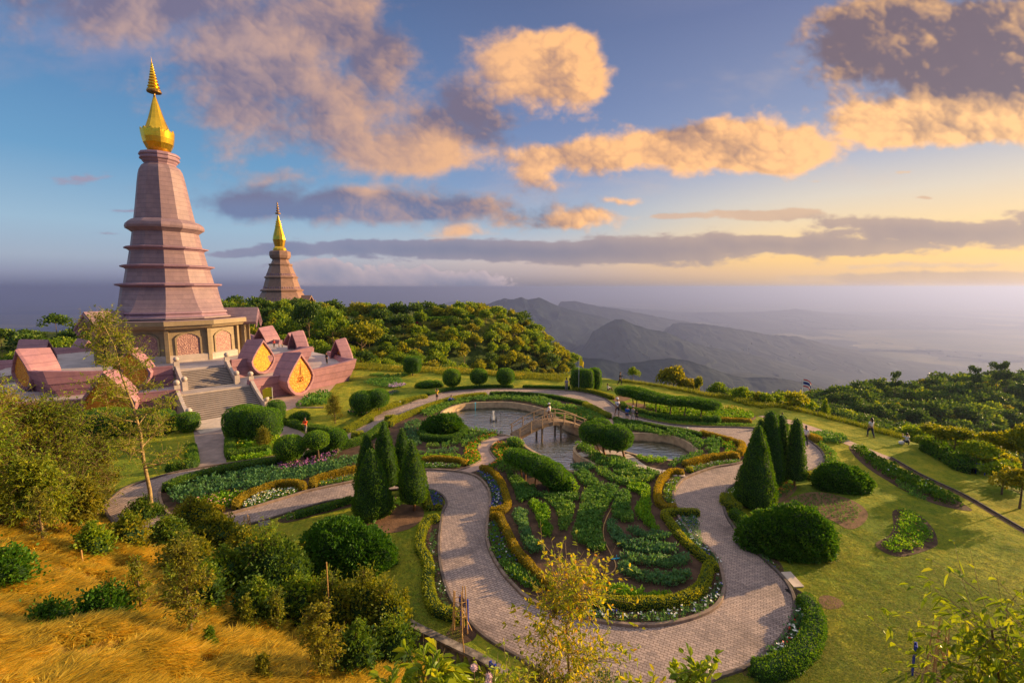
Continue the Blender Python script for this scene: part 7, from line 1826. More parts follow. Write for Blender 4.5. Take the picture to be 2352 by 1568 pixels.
# foreground tree with orange leaves, standing on the slope right under the viewpoint
def fg(px, Y, pt, leaf, nleaf, mt, lb, seed, n=10, spread=.28, start=.35, r0=.04, clump=.11, up=.7, tm='bark_pale', aspect=.36, hmin=None, droop=0, lean=(0,0), along=.4):
    x = at(px, 1500, Y).x; z = tz1(x, Y); hh = zat(pt, Y)-z
    t = natural_tree(hh, seed, leaf, nleaf, None, n, spread, start, r0, clump, up, lean, .9, aspect, droop, along)
    return put_tree('young_tree', t, (x, Y, z-.05), 0, 1, mt, tm, lb, 'tree')
fg(1308,6.6,1240,.088,4000,'orange_leaf','foreground young tree with orange and yellow leaves rising over the wide walk',90,n=16,spread=.22,start=.50,r0=.045,clump=.078,up=.62)
fg(985,4.6,1488,.22,420,'big_leaf','foreground plant with long broad drooping green leaves at the bottom',91,n=9,spread=.13,start=.86,r0=.03,clump=.06,up=.5,aspect=.22,droop=.5,along=1.0)
fg(900,4.9,1530,.18,300,'big_leaf','smaller foreground plant with broad leaves left of the drooping one',92,n=7,spread=.12,start=.88,r0=.025,clump=.06,up=.5,aspect=.24,droop=.4,along=1.0)
fg(1590,4.2,1452,.11,520,'big_leaf','foreground sprig of yellow green serrated leaves at the bottom right of centre',93,n=7,spread=.10,start=.84,r0=.018,clump=.045,up=1.0,aspect=.42,along=.8)
fg(1500,4.6,1522,.10,700,'orange_leaf','low foreground shrub with reddish shoots at the bottom',94,n=8,spread=.12,start=.82,r0=.02,clump=.06,up=.8)
fg(1170,4.9,1512,.07,1500,'big_leaf','foreground shrub of small yellow leaves at the bottom, left of the orange tree',95,n=9,spread=.14,start=.82,r0=.02,clump=.07,up=.7)
fg(1400,5.2,1520,.06,1600,'tree_dark','dark narrow leaved shrub at the bottom behind the reddish shoots',96,n=9,spread=.14,start=.8,r0=.02,clump=.07,up=.9,aspect=.2)
fg(1240,6.0,1500,.06,2200,'tree_olive','dark olive undergrowth at the foot of the orange tree',97,n=10,spread=.14,start=.75,r0=.02,clump=.08)
fg(2335,5.0,1345,.13,3000,'big_leaf','foreground tree with drooping green leaves at the lower right corner',98,n=13,spread=.13,start=.55,r0=.04,clump=.085,up=.55,tm='bark',aspect=.3,droop=.5)
fg(2440,4.6,1330,.13,1800,'big_leaf','leafy foreground tree cut by the right edge at the bottom',99,n=10,spread=.20,start=.5,r0=.04,clump=.09,up=.55,tm='bark',aspect=.3,droop=.5)
fg(1935,4.0,1545,.09,60,'big_leaf','tip of a small leafy shoot at the bottom edge',100,n=4,spread=.05,start=.93,r0=.012,clump=.02,up=1.0)
fg(1080,4.6,1535,.06,520,'big_leaf','leafy shrub with round pale flower heads at the bottom',101,n=7,spread=.10,start=.86,r0=.015,clump=.045,up=.8)
# flower heads
for i, (px, py, c_) in enumerate([(1089,1532,'pale yellow'),(1123,1552,'lilac white'),(1122,1567,'pinkish')]):
    p = at(px, py, 4.6); V, F = uvs((0,0,0), (.028,.028,.026), 10, 7, .2, i); P, N = ell_surface(140, (0,0,0), (.03,.03,.028), np.random.default_rng(i)); LV, LF = leafquads(P, N, .014, .005, np.random.default_rng(i))
    VV, FF, mi = cat([(V, F, 0), (LV, LF, 0)]); root = empty('flower', (p.x, p.y, p.z)); tag(root, c_+' round flower head on the bottom shrub', 'flower')
    link('flower_head', npmesh('flower_head', VV, FF, [fmat('lilac head', (.62,.42,.44))]), root)
    zb = tz1(p.x, p.y); V, F = tubes([([(0,0,-.02), (.02,.03,-.6), (.03,.1,zb-p.z)], [.004,.006,.01])], 5); link('stem', npmesh('stem', V, F, [M['green_stem'] if 'green_stem' in M else M['bark']]), root)
near_tree(770,972,908,.11,5200,'tree_olive','loose yellow brown shrub on the upper left lawn by the side path',150,n=13,spread=.34,start=.12,r0=.05,clump=.17,up=.7,name='shrub',cat_='bush',base=G(770,972),flat=1.0)
near_tree(606,1034,985,.11,4200,'tree_olive','golden brown loose shrub in front of the big lumpy clipped bush',151,n=12,spread=.42,start=.10,r0=.05,clump=.20,up=.6,name='shrub',cat_='bush',base=G(606,1032),flat=1.0)
# retaining wall
def wall():
    P = smoothpts(GP([(905,1412),(925,1424),(960,1444),(1000,1464),(1050,1488),(1100,1512),(1160,1548),(1230,1600)]), False, 5)
    mb = MB(); P = [np.array(p) for p in P]; n = len(P); vs = []
    for i in range(n):
        d = P[min(i+1, n-1)]-P[max(i-1, 0)]; d /= np.linalg.norm(d); q = np.array([-d[1], d[0]])
        if q[1] > 0: q = -q
        a = P[i]+q*.12; b = P[i]-q*.16
        a2 = P[i]+q*.17
        vs += [(*a2, -1.3), (*a, .02), (*(P[i]+q*.18), .03), (*(P[i]+q*.18), .13), (*b, .13), (*b, -.1)]
    fs = [(i*6+k, (i+1)*6+k, (i+1)*6+k+1, i*6+k+1) for i in range(n-1) for k in range(5)]
    mb.add(vs, fs)
    m, nn, b_ = newmat('mossy stone wall'); co = objco(nn)
    v = nn.nodes.new('ShaderNodeTexVoronoi'); v.inputs['Scale'].default_value = 3.0; nn.links.new(co, v.inputs['Vector'])
    nn.links.new(mix(nn, .5, ramp(nn, noise(nn, co, 3.0, 6, .7), [(.35, (.04,.035,.03)), (.5, (.16,.125,.10)), (.65, (.32,.26,.21))]), v.outputs['Distance'], 'SOFT_LIGHT'), b_.inputs['Base Color']); b_.inputs['Roughness'].default_value = .9
    tag(mb.obj('retaining_wall', m), 'low stained stone retaining wall at the bottom of the lawn', 'wall')
wall()

# ------------------------------------------------------------------ bridge
def bridge():
    a = G(1181, 1003); b = G(1334, 979); root = empty('foot_bridge', (a.x, a.y, 0)); tag(root, 'arched wooden foot bridge with curved railings over the pond', 'bridge')
    L = (b-a).length; d = (b-a).normalized(); q = Vector((-d.y, d.x, 0)); rz = math.atan2(d.y, d.x); W2 = .85
    zc = lambda t: .12+1.0*math.sin(PI*t)
    P = lambda t, s_, z: d*(L*t)+q*s_+Vector((0,0,z))
    n = 22; mb = MB()
    for i in range(n):
        t0, t1 = (i+.03)/n, (i+.97)/n; tm = (t0+t1)/2
        vs = [P(t0,-W2,zc(t0)),P(t1,-W2,zc(t1)),P(t1,W2,zc(t1)),P(t0,W2,zc(t0)),P(t0,-W2,zc(t0)-.06),P(t1,-W2,zc(t1)-.06),P(t1,W2,zc(t1)-.06),P(t0,W2,zc(t0)-.06)]
        mb.add(vs, [(0,1,2,3),(7,6,5,4),(0,4,5,1),(1,5,6,2),(2,6,7,3),(3,7,4,0)])
    mb.obj('deck', M['wood'], root)
    for s_ in (-W2+.06, W2-.06):
        mb = MB(); vs = []
        for i in range(n+1):
            t = i/n; vs += [P(t, s_-.07, zc(t)-.065), P(t, s_+.07, zc(t)-.065), P(t, s_+.07, zc(t)-.30), P(t, s_-.07, zc(t)-.30)]
        fs = [(i*4+j, i*4+(j+1)%4, (i+1)*4+(j+1)%4, (i+1)*4+j) for i in range(n) for j in range(4)]+[(3,2,1,0),(n*4,n*4+1,n*4+2,n*4+3)]
        mb.add(vs, fs); mb.obj('beam', M['wood'], root)
    for s_ in (-W2, W2):
        rl = MB(); rl.tube([P(t, s_, zc(t)+.95-.12*abs(2*t-1)) for t in np.linspace(-.01, 1.01, 20)], .05, 6); r_ = rl.obj('handrail', M['rail'], root)
        rl = MB(); rl.tube([P(t, s_, zc(t)+.50) for t in np.linspace(.0, 1.0, 20)], .035, 6); rl.obj('lower_rail', M['rail'], root)
        for t in np.linspace(.02, .98, 7):
            mb = MB(); mb.tube([P(t, s_, zc(t)-.25), P(t, s_, zc(t)+.95-.12*abs(2*t-1))], .055, 6); mb.obj('railing_post', M['rail'], root)
    for t, in ((.36,), (.64,), (.93,)):
        for s_ in (-.55, .55):
            mb = MB(); mb.tube([P(t, s_, -1.45), P(t, s_, zc(t)-.28)], .10, 8); mb.obj('pier', M['pier'], root)
        mb = MB(); mb.tube([P(t, -.8, zc(t)-.37), P(t, .8, zc(t)-.37)], .07, 6); mb.obj('cross_beam', M['wood'], root)
M['rail'] = mat('pale railing wood', (.30,.20,.12), .8, .3, 5); M['pier'] = mat('wet concrete pier', (.15,.11,.075), .8, .3, 3)
bridge()
def fountain():
    c = G(*K3(858,560), -.72); m = depth(c)/FOC; root = empty('fountain', (c.x, c.y, -.72)); tag(root, 'small fountain jet on a square frame in the pond', 'fountain')
    mb = MB()
    for s1 in (-.35,.35):
        for s2 in (-.35,.35): mb.tube([(s1,s2,-.3),(s1,s2,.45)], .03, 5)
    for z in (.02, .16):
        for s1 in (-.35,.35): mb.tube([(s1,-.35,z),(s1,.35,z)], .025, 5); mb.tube([(-.35,s1,z),(.35,s1,z)], .025, 5)
    mb.obj('frame', M['dark_metal'], root)
    mb = MB(); mb.tube([(0,0,-.2),(0,0,.25)], .05, 6); mb.obj('nozzle', M['dark_metal'], root)
    rng = np.random.default_rng(3); n = 900; t = rng.uniform(0, 1, n); z = .1+1.05*t; r = .035+.10*(1-t)*rng.uniform(0,1,n)+.05*(t>.85); a = rng.uniform(0,6.28,n)
    P = np.stack([r*np.cos(a), r*np.sin(a), z], -1); V, F = leafquads(P, np.stack([np.cos(a)*.2, np.sin(a)*.2, np.ones(n)], -1), .06, .012, rng, 1, .3, .3)
    m_, nn, b = newmat('falling water'); b.inputs['Base Color'].default_value = (.85,.85,.85,1); b.inputs['Roughness'].default_value = .15
    link('water_jet', npmesh('water_jet', V, F, [m_]), root)
M['dark_metal'] = mat('dark metal', (.03,.028,.03), .5, .2, 4, metal=.4)
fountain()
def post_at(name, px, pb, pt, r, m_, label, cat_, z=0.0, lean=0.0):
    b = G(px, pb, z); h = zat(pt, b.y)-z; root = empty(name, b); tag(root, label, cat_); mb = MB(); mb.tube([(0,0,-.2),(lean,0,h)], r, 6); mb.obj('pole', M[m_], root, smooth=True); return root, h
r_, h_ = post_at('water_pipe', K3(690,480)[0], K3(690,500)[1], K3(690,400)[1], .035, 'cyan', 'thin cyan pipe standing at the pond edge', 'pipe') if False else (None, 0)
M['cyan'] = mat('cyan plastic', (.04,.45,.62), .5, .1, 4)
b = G(*K3(692,405)); root = empty('water_pipe', (b.x, b.y-.05, 0)); tag(root, 'thin cyan water pipe on the far pond wall', 'pipe')
mb = MB(); mb.tube([(0,-.12,-.9),(0,-.12,.2),(0,.05,.22),(0,.3,.15)], .04, 6); mb.obj('pipe', M['cyan'], root); mb = MB(); mb.box((0,-.12,.2),(.22,.07,.07)); mb.obj('valve', M['cyan'], root)
b = G(*K3(925,545), -.72); root = empty('stake', b); tag(root, 'thin dark stake rising from the pond water', 'stake'); mb = MB(); mb.tube([(0,0,-.5),(0,0,.7)], .025, 5); mb.box((0,0,.7),(.16,.05,.05)); mb.obj('post', M['dark_metal'], root)

# ------------------------------------------------------------------ signs, stakes, slab
M['board_white'] = mat('sign lettering', (.60,.62,.72), .5, .05, 4)
def sign(px, pb, ptop, wpx, rz, label, face='blue_paint', board=.42, txt=4, lean=0.0, z=0.0, hgt=None, back=False):
    b = G(px, pb, z); m = depth(b)/FOC; h = hgt or zat(ptop, b.y)-z; w_ = wpx*m; root = empty('sign_board', b, rz); tag(root, label, 'sign')
    for s_ in (-w_/2, w_/2): mb = MB(); mb.box((s_, 0, h/2-.1), (.05,.05,h+.2)); mb.obj('post', M['blue_paint'] if face == 'blue_paint' else M['dark_metal'], root)
    mb = MB(); mb.box((0,-.045,h-board/2), (w_+.10,.03,board)); bd = mb.obj('board', M[face], root, bevel=.004)
    mb = MB(); rng = random.Random(px)
    for k in range(txt):
        zz = h-board*(.18+.64*k/max(1, txt-1)); x = -w_*.42; 
        while x < w_*.40:
            l = rng.uniform(.03,.09)
            if x+l > w_*.42: break
            mb.box((x+l/2, -.0635, zz), (l, .006, board*.055)); x += l+.02
    mb.obj('lettering', M['board_white'], bd)
    if back: mb = MB(); mb.box((0,-.025,h-board/2), (w_+.02,.008,board*.9)); mb.obj('back_panel', M['sign_face'], bd)
    return root
sign(1067,1441,1371,22,R(-38),'blue notice board on two posts beside the wide walk behind bamboo stakes', back=True, board=.38)
sign(608,1212,1195,20,R(28),'low grey information panel with dark frame beside the lower walk','sign_face',.30,5)
sign(2251,1088,1064,16,R(-22),'blue notice board with white lines at the edge of the right lawn', board=.55)
sign(2095,1546,1478,14,R(52),'blue sign on two posts at the lower right beside tied stakes', board=.34, txt=3)
sign(1133,1556,1520,14,R(-40),'small dark blue board half hidden behind the bottom shrubs', board=.3, txt=2)
def stakes(px, pb, ptop, wpx, label, n=5, seed=0, soil=True, matn='bamboo'):
    rng = random.Random(seed); b = G(px, pb); m = depth(b)/FOC; h = zat(ptop, b.y); w_ = wpx*m; root = empty('tree_stakes', b); tag(root, label, 'plant support')
    tops = []
    for k in range(n):
        a = k*2*PI/n+rng.uniform(-.3,.3); r0 = w_*.5*rng.uniform(.8,1.1); hh = h*rng.uniform(.78,1.0); ta = (math.cos(a)*r0*.75, math.sin(a)*r0*.75, hh)
        mb = MB(); mb.tube([(math.cos(a)*r0, math.sin(a)*r0, -.15), ta], [.028,.022], 5); mb.obj('stake', M[matn], root); tops.append((a, r0, hh))
    for z in (.45, .78):
        for k in range(n):
            (a1, r1, _), (a2, r2, _) = tops[k], tops[(k+1)%n]; q = 1-.25*z
            mb = MB(); mb.tube([(math.cos(a1)*r1*q*1.05, math.sin(a1)*r1*q*1.05, h*z*.85), (math.cos(a2)*r2*q*1.05, math.sin(a2)*r2*q*1.05, h*z*.85+rng.uniform(-.04,.04))], .016, 5); mb.obj('cross_stick', M[matn], root)
    for k in range(2):
        a = rng.uniform(0,6.28); mb = MB(); mb.tube([(math.cos(a)*w_*.9, math.sin(a)*w_*.6, -.1),(0,0,h*.55)], .02, 5); mb.obj('brace', M[matn], root)
    t = natural_tree(h*.6, seed+5, .06, 60, None, 4, .2, .3, .015); (TV, TF), (LV, LF) = t
    link('stem', npmesh('stem', TV, TF, [M['bark']]), root); link('leaves', npmesh('leaves', LV, LF, [M['tree_dark']]), root)
    return root
stakes(1057,1453,1338,34,'tall tied bamboo stakes round a sapling beside the blue notice board', 5, 1)
stakes(2148,1560,1414,42,'tied bamboo stakes round a sapling at the lower right of the lawn', 5, 2)
stakes(2302,1098,1055,26,'wooden stakes crossed round a young tree beyond the right lawn edge', 4, 3)
stakes(570,1222,1178,20,'few bamboo stakes beside the low grey information panel', 3, 4)
st(sheet('bed_soil', [(G(1060,1456).x+.62*math.cos(a), G(1060,1456).y+.5*math.sin(a)) for a in np.linspace(0, 6.28, 20, endpoint=False)], .012, M['soil']))
st(sheet('bed_soil', [(G(2150,1560).x+.7*math.cos(a), G(2150,1560).y+.55*math.sin(a)) for a in np.linspace(0, 6.28, 20, endpoint=False)], .012, M['soil']))
def lone(px, pb, pt, lb, z=None, lean=.1, Y=None):
    b = GT(px, pb); h = zat(pt, b.y)-b.z; root = empty('stake', b); tag(root, lb, 'stake'); mb = MB(); mb.tube([(0,0,-.3),(lean*.5,0,h*.5),(lean,0,h)], [.028,.024,.02], 6); mb.obj('pole', M['bamboo'], root)
lone(760,1470,1290,'thin upright stick rising from the dark shrubs below the juniper mound', lean=-.02)
lone(700,1565,1540,'pale leaning pole stuck in the dry grass at the bottom', lean=.12)
lone(1068,1520,1455,'thin bamboo stick standing at the stone wall', lean=-.1)
lone(191,1300,1262,'very short thin stick in the dry grass', lean=0)
sl = smoothpts(GP(kk(K6, [(548,855),(610,852),(698,948),(632,952)])), True, 1)
mb = MB(); mb.prism(sl, .0, .05); tag(mb.obj('concrete_slab', M['concrete'], bevel=.01), 'pale concrete slab lying on the lawn beside the walk', 'slab')
mb = MB(); g = G(*K6(648,988)); 
for i in range(7): mb.box((g.x-.24+i*.08, g.y, .03), (.03,.62,.03), .4)
mb.box((g.x, g.y, .008),(.62,.62,.012), .4); tag(mb.obj('drain_grate', M['dark_metal']), 'dark drain grate in the lawn below the concrete slab', 'grate')
st(sheet('bed_soil', smoothpts(GP(kk(K6, [(800,1010),(860,1002),(930,1030),(955,1060),(930,1082),(850,1090),(800,1060)]))), .012, M['soil_dry']), 'bare round earth patch on the right lawn')
# small things: valve hose, spotlights
b = G(*K4(1620,1028)); root = empty('garden_tap', b); tag(root, 'blue tap beside the snaking hose in the central bed', 'tap')
mb = MB(); mb.tube([(-.25,0,.08),(.22,.05,.10)], .035, 6); mb.tube([(0,0,0),(0,0,.3)], .02, 5); mb.obj('valve', M['cyan'], root)
def lamp(px, py, lb):
    b = G(px, py); root = empty('garden_light', b); tag(root, lb, 'garden light')
    mb = MB(); mb.tube([(0,0,0),(0,0,.25)], .02, 5); mb.obj('stem', M['dark_metal'], root)
    mb = MB(); mb.box((0,0,.33),(.22,.16,.16), .5); mb.obj('lamp_head', M['lamp'], root, bevel=.02)
M['lamp'] = mat('pale lamp casing', (.55,.60,.50), .5, .1, 4)
lamp(*Kt(2003,1180), 'small pale spotlight at the kerb left of the yellow shirted person'); lamp(*Kc(1168,800), 'small violet spotlight on the kerb above the right pond arm')

# ------------------------------------------------------------------ flags
def flag(px, pb, pt, hgt, wid, stripes, label, z=0.0, Y=None, lean=.0, dirx=1, droop=.35, polec='white_paint'):
    b = G(px, pb, z) if Y is None else at(px, pb, Y)
    if Y is not None: b.z = tz1(b.x, b.y)
    h = zat(pt, b.y)-b.z; root = empty('flag', b); tag(root, label, 'flag')
    mb = MB(); mb.tube([(0,0,-.2),(lean,0,h)], [.03,.02], 6); mb.obj('flagpole', M[polec], root)
    n, m_ = 14, 12; vs, fs, mi = [], [], []
    for i in range(n+1):
        for j in range(m_+1):
            u, v = i/n, j/m_; vs.append((lean+dirx*wid*(u*.85+.03), .12*wid*math.sin(u*7+v*1.5)*u**.5, h-v*hgt-droop*wid*u*u-.03*math.sin(u*9)))
    for i in range(n):
        for j in range(m_): fs.append((i*(m_+1)+j, (i+1)*(m_+1)+j, (i+1)*(m_+1)+j+1, i*(m_+1)+j+1)); mi.append([k for k, (e, _) in enumerate(stripes) if (j+.5)/m_ <= e][0])
    me = bpy.data.meshes.new('cloth'); me.from_pydata(vs, [], fs)
    for _, c in stripes: me.materials.append(M[c])
    me.polygons.foreach_set('material_index', mi); me.polygons.foreach_set('use_smooth', [True]*len(fs)); link('cloth', me, root)
thai = [(1/6,'red_paint'),(2/6,'white_cloth'),(4/6,'navy_cloth'),(5/6,'white_cloth'),(1.01,'red_paint')]
flag(1839,950,870,1.0,1.35,thai,'red white and blue striped flag flying beyond the right lawn edge',Y=60,droop=.5)
flag(1329,898,824,.9,.75,[(1.01,'yellow_cloth')],'yellow flag on a pole above the triple clipped tree',droop=.6)
flag(Kt(632,0)[0],967,Kt(0,990)[1],1.0,1.25,[(1.01,'yellow_cloth')],'yellow flag hanging in front of the lower terrace wall',dirx=-1,droop=.25)
flag(857,752,727,2.0,1.8,[(1.01,'yellow_cloth')],'tiny yellow flag on the far plateau',Y=150,droop=.3)
flag(950,752,727,2.0,1.8,[(1.01,'red_paint')],'tiny red flag on the far plateau',Y=150,droop=.3)
flag(417,978,918,1.3,.8,thai,'striped flag hanging beside the staircase foot',Y=50,droop=.9)

# ------------------------------------------------------------------ people
SK = mat('skin', (.36,.18,.10), .6, .08, 4); HR = mat('black hair', (.012,.010,.010), .5, .2, 8); SHOE = mat('dark shoes', (.05,.04,.04), .7, .2, 6)
CLO = {}
def cloth(n, c):
    if n not in CLO: CLO[n] = mat(n+' cloth', c, .85, .12, 5)
    return CLO[n]
def skin_obj(name, verts, edges, radii, m_, parent, sub=1):
    me = bpy.data.meshes.new(name); me.from_pydata(verts, edges, []); o = link(name, me, parent); me.materials.append(m_)
    md = o.modifiers.new('skin', 'SKIN'); md.use_smooth_shade = True
    if not me.skin_vertices: raise RuntimeError('no skin layer')
    for i, r in enumerate(radii): me.skin_vertices[0].data[i].radius = (r, r) if not isinstance(r, tuple) else r
    me.skin_vertices[0].data[0].use_root = True
    s_ = o.modifiers.new('sub', 'SUBSURF'); s_.levels = sub; s_.render_levels = sub
    return o
def rot(v, axis, a): return Matrix.Rotation(a, 3, axis) @ Vector(v)
def person(P, h, rz, label, top, bottom, pose='stand', skirt=None, short_legs=False, sleeves='short', hair='short', hat=None, arms=None, bag=None):
    """P ground point; h height; top/bottom = cloth materials; arms = ((shoulder pitch, out, elbow) x2)"""
    root = empty('person', P, rz); tag(root, label, 'person'); k = h/1.7; root.scale = (k,)*3
    J = {}
    if pose == 'crouch': pel = Vector((0,.05,.34)); lean = .75
    elif pose == 'sit': pel = Vector((0,.05,.20)); lean = -.1
    elif pose == 'lie': pel = Vector((0,0,.20)); lean = 1.2
    else: pel = Vector((0,0,.92)); lean = .04
    up_ = rot((0,0,1), 'X', lean)       # person faces -Y; leaning forward tips towards -Y
    up_ = Vector((0, -math.sin(lean), math.cos(lean)))
    T = lambda l, x=0, y=0: pel+up_*l+Vector((x, y, 0))
    hd = T(.62)+Vector((0,-.02,.10 if pose != 'lie' else .05))
    legs = []
    for s_ in (-1, 1):
        hip = pel+Vector((s_*.09,0,-.02))
        if pose == 'stand': kn = Vector((s_*.10,-.02,.50)); an = Vector((s_*.11,.02,.08))
        elif pose == 'walk': kn = Vector((s_*.09,-.16*s_-.06,.50)); an = Vector((s_*.09,-.24*s_+.06,.09 if s_ > 0 else .12))
        elif pose == 'crouch': kn = Vector((s_*.20,-.36,.38)); an = Vector((s_*.16,-.12,.07))
        elif pose == 'sit': kn = Vector((s_*.14,-.38,.42)); an = Vector((s_*.12,-.62,.08))
        else: kn = Vector((s_*.1,.36,.14)); an = Vector((s_*.12,.78,.08))
        toe = an+Vector((0,-.15 if pose != 'lie' else .05,-.05)); legs.append((hip, kn, an, toe))
    arms = arms or ((.08,.12,.15),(.08,.12,.15)); al = []
    for s_, (pitch, outw, elb) in zip((-1, 1), arms):
        sh = T(.47, s_*.17); d1 = Vector((s_*math.sin(outw), -math.sin(pitch)*math.cos(outw), -math.cos(pitch)*math.cos(outw)))
        el_ = sh+d1*.28; p2 = pitch+elb; d2 = Vector((s_*math.sin(outw*.2)-s_*.25*min(elb, 1.2), -math.sin(p2), -math.cos(p2))).normalized(); wr = el_+d2*.25; al.append((sh, el_, wr, d2))
    V, E, Rr = [], [], []
    def add(p, r, par=None):
        V.append(tuple(p)); Rr.append(r)
        if par is not None: E.append((par, len(V)-1))
        return len(V)-1
    p0 = add(pel, .115); p1 = add(T(.18), .11, p0); p2 = add(T(.38), .135, p1); p3 = add(T(.50), .085, p2); nk = add(T(.56), .052, p3)
    h0 = add(hd-Vector((0,0,.04)), .072, nk); h1 = add(hd+Vector((0,0,.05)), .092, h0); h2 = add(hd+Vector((0,.005,.125)), .062, h1); add(hd+Vector((0,-.098,.02)), .014, h0)
    for i, (hip, kn, an, toe) in enumerate(legs):
        a = add(hip+Vector((0,0,-.05)), .088, p0); m1 = add(hip.lerp(kn, .5), .080, a); b = add(kn, .056, m1); m2 = add(kn.lerp(an, .35), .056, b); c = add(an, .036, m2); add(toe, .032, c)
    for i, (sh, el_, wr, d2) in enumerate(al):
        s_ = (-1, 1)[i]; a = add(sh, .056, p3); b = add(el_, .038, a); c = add(wr, .025, b); pm = add(wr+d2*.06, .028, c)
        side = d2.cross(Vector((0,1,.2))).normalized()
        for f, (o_, l_) in enumerate(((-.027,.065),(-.009,.078),(.009,.074),(.026,.058))):
            f1 = add(wr+d2*.10+side*o_, .0095, pm); f2 = add(wr+d2*(.10+l_*.6)+side*o_*1.1+Vector((0,-.008,0)), .0085, f1); add(wr+d2*(.10+l_)+side*o_*1.1+Vector((0,-.022,0)), .0075, f2)
        t1 = add(wr+d2*.045-side*.035*s_*-1, .0105, pm); add(wr+d2*.085-side*.055*s_*-1+Vector((0,-.015,0)), .009, t1)
    skin_obj('body', V, E, Rr, SK, root)
    # shirt: torso and upper sleeves
    V, E, Rr = [], [], []
    q0 = add(T(-.02), .135); q1 = add(T(.18), .132, q0); q2 = add(T(.36), .155, q1); q3 = add(T(.49), .105, q2); add(T(.535), .065, q3)
    for (sh, el_, wr, d2) in al:
        a = add(sh, .073, q3); e_ = add(sh.lerp(el_, .75), .060, a)
        if sleeves == 'long': f_ = add(el_, .052, e_); add(el_.lerp(wr, .9), .040, f_)
    skin_obj('shirt', V, E, Rr, top, root)
    V, E, Rr = [], [], []
    r0 = add(T(.06), .128); r1 = add(pel, .138, r0)
    for (hip, kn, an, toe) in legs:
        a = add(hip+Vector((0,0,-.05)), .105, r1); b = add(hip.lerp(kn, .55), .095, a); c = add(kn if not short_legs else hip.lerp(kn, .9), .076, b)
        if not short_legs: d = add(kn.lerp(an, .4), .070, c); add(kn.lerp(an, .93), .052, d)
    skin_obj('trousers', V, E, Rr, bottom, root)
    for (hip, kn, an, toe) in legs:
        Vv, F = uvs((0,0,0), (.050,.125,.045), 10, 7); o = link('shoe', npmesh('shoe', Vv+np.array([an.x, an.y-.045, max(an.z-.035, .04)]), F, [SHOE], smooth=True), root)
    hc = hd+Vector((0,.022,.055)); Vv, F = uvs(tuple(hc), (.100,.108,.125), 14, 10, .08, 3)
    keep = ~((Vv[F].mean(1)[:,1] < hc.y-.035) & (Vv[F].mean(1)[:,2] < hc.z+.045)); F = F[keep]
    ho = link('hair', npmesh('hair', Vv, F, [HR], smooth=True), root)
    if hair in ('long', 'tail'):
        mb = MB(); mb.tube([hc+Vector((0,.07,.02)), hc+Vector((0,.12,-.12)), hc+Vector((0,.11,-.30 if hair == 'tail' else -.34))], [.07 if hair == 'long' else .04, .085 if hair == 'long' else .035, .03], 8); mb.obj('hair_lock', HR, ho, smooth=True)
    if hat:
        mb = MB(); mb.loft([(.115, hc.z+.02),(.112, hc.z+.07),(.09, hc.z+.125),(.04, hc.z+.15),(.005, hc.z+.153)], 14, 0, (hc.x, hc.y-.01)); ha = mb.obj('cap', hat, root, smooth=True)
        mb = MB(); mb.loft([(.11, hc.z+.015),(.11, hc.z+.03)], 14, 0, (hc.x, hc.y-.09)); mb.obj('cap_brim', hat, ha)
    for s_ in (-1, 1):
        Vv, F = uvs((s_*.033, hd.y-.088, hd.z+.035), (.012,.008,.008), 8, 6); link('eye', npmesh('eye', Vv, F, [HR], smooth=True), root)
        Vv, F = uvs((s_*.094, hd.y+.0, hd.z+.02), (.012,.02,.03), 8, 6); link('ear', npmesh('ear', Vv, F, [SK], smooth=True), root)
    Vv, F = uvs((0, hd.y-.088, hd.z-.045), (.026,.008,.006), 8, 6); link('mouth', npmesh('mouth', Vv, F, [cloth('lip', (.30,.08,.07))], smooth=True), root)
    return root
def ph(px, pt, pb, z=0.0):
    b = G(px, pb, z); return b, zat(pt, b.y)-z
def fix(h, lo=1.5, hi=1.8): return h
wh, bk = cloth('white', (.72,.66,.66)), cloth('black', (.02,.02,.025))
PP = []
b, h = ph(1417,915.5,955.5); person(b, h, R(12), 'person in white printed T-shirt, dark shorts and white cap walking on the brick walk', wh, bk, 'walk', short_legs=True, hat=wh, arms=((.1,.15,.2),(.2,.15,.3)))
V, F = uvs((0,0,0),(.075,.004,.09),14,8); e_ = link('shirt_print', npmesh('shirt_print', V+np.array([0,-.155,1.24]), F, [cloth('blue print', (.06,.08,.30))]), [o for o in bpy.data.objects if o.name.startswith('person')][-1])
b, h = ph(1440,933,966); person(b, h, R(170), 'person in bright blue jacket and shorts seen from behind on the walk', cloth('bright blue', (.02,.09,.42)), cloth('navy', (.03,.04,.10)), 'walk', short_legs=True, sleeves='long')
b, h = ph(1453,934,967); person(b, h, R(175), 'person in grey top and pale trousers with headscarf beside the blue jacket', cloth('grey', (.32,.27,.28)), cloth('beige', (.50,.40,.34)), 'walk', sleeves='long', hat=cloth('rose grey', (.45,.33,.35)))
b, h = ph(1462,942,967); person(b, h, R(170), 'child in black walking right of the person in grey', bk, bk, 'walk', short_legs=True)
b, h = ph(1004,893,921); person(b, h, R(190), 'person in yellow shirt taking a photo on the far left curve of the walk', cloth('yellow', (.75,.45,.02)), bk, 'stand', short_legs=True, arms=((1.2,.3,.9),(1.2,.3,.9)))
b, h = ph(703,960,997); person(b, h, R(-10), 'person in red orange jacket with folded arms on the grey side path', cloth('red orange', (.75,.08,.02)), cloth('grey trouser', (.16,.15,.16)), 'walk', sleeves='long', arms=((.5,.1,1.3),(.5,.1,1.3)))
b, h = ph(1301,869,897.5); person(b, h, R(180), 'person in grey blue shirt standing left of the man in black by the clipped tree', cloth('grey blue', (.22,.20,.28)), cloth('grey trouser', (.16,.15,.16)), sleeves='long')
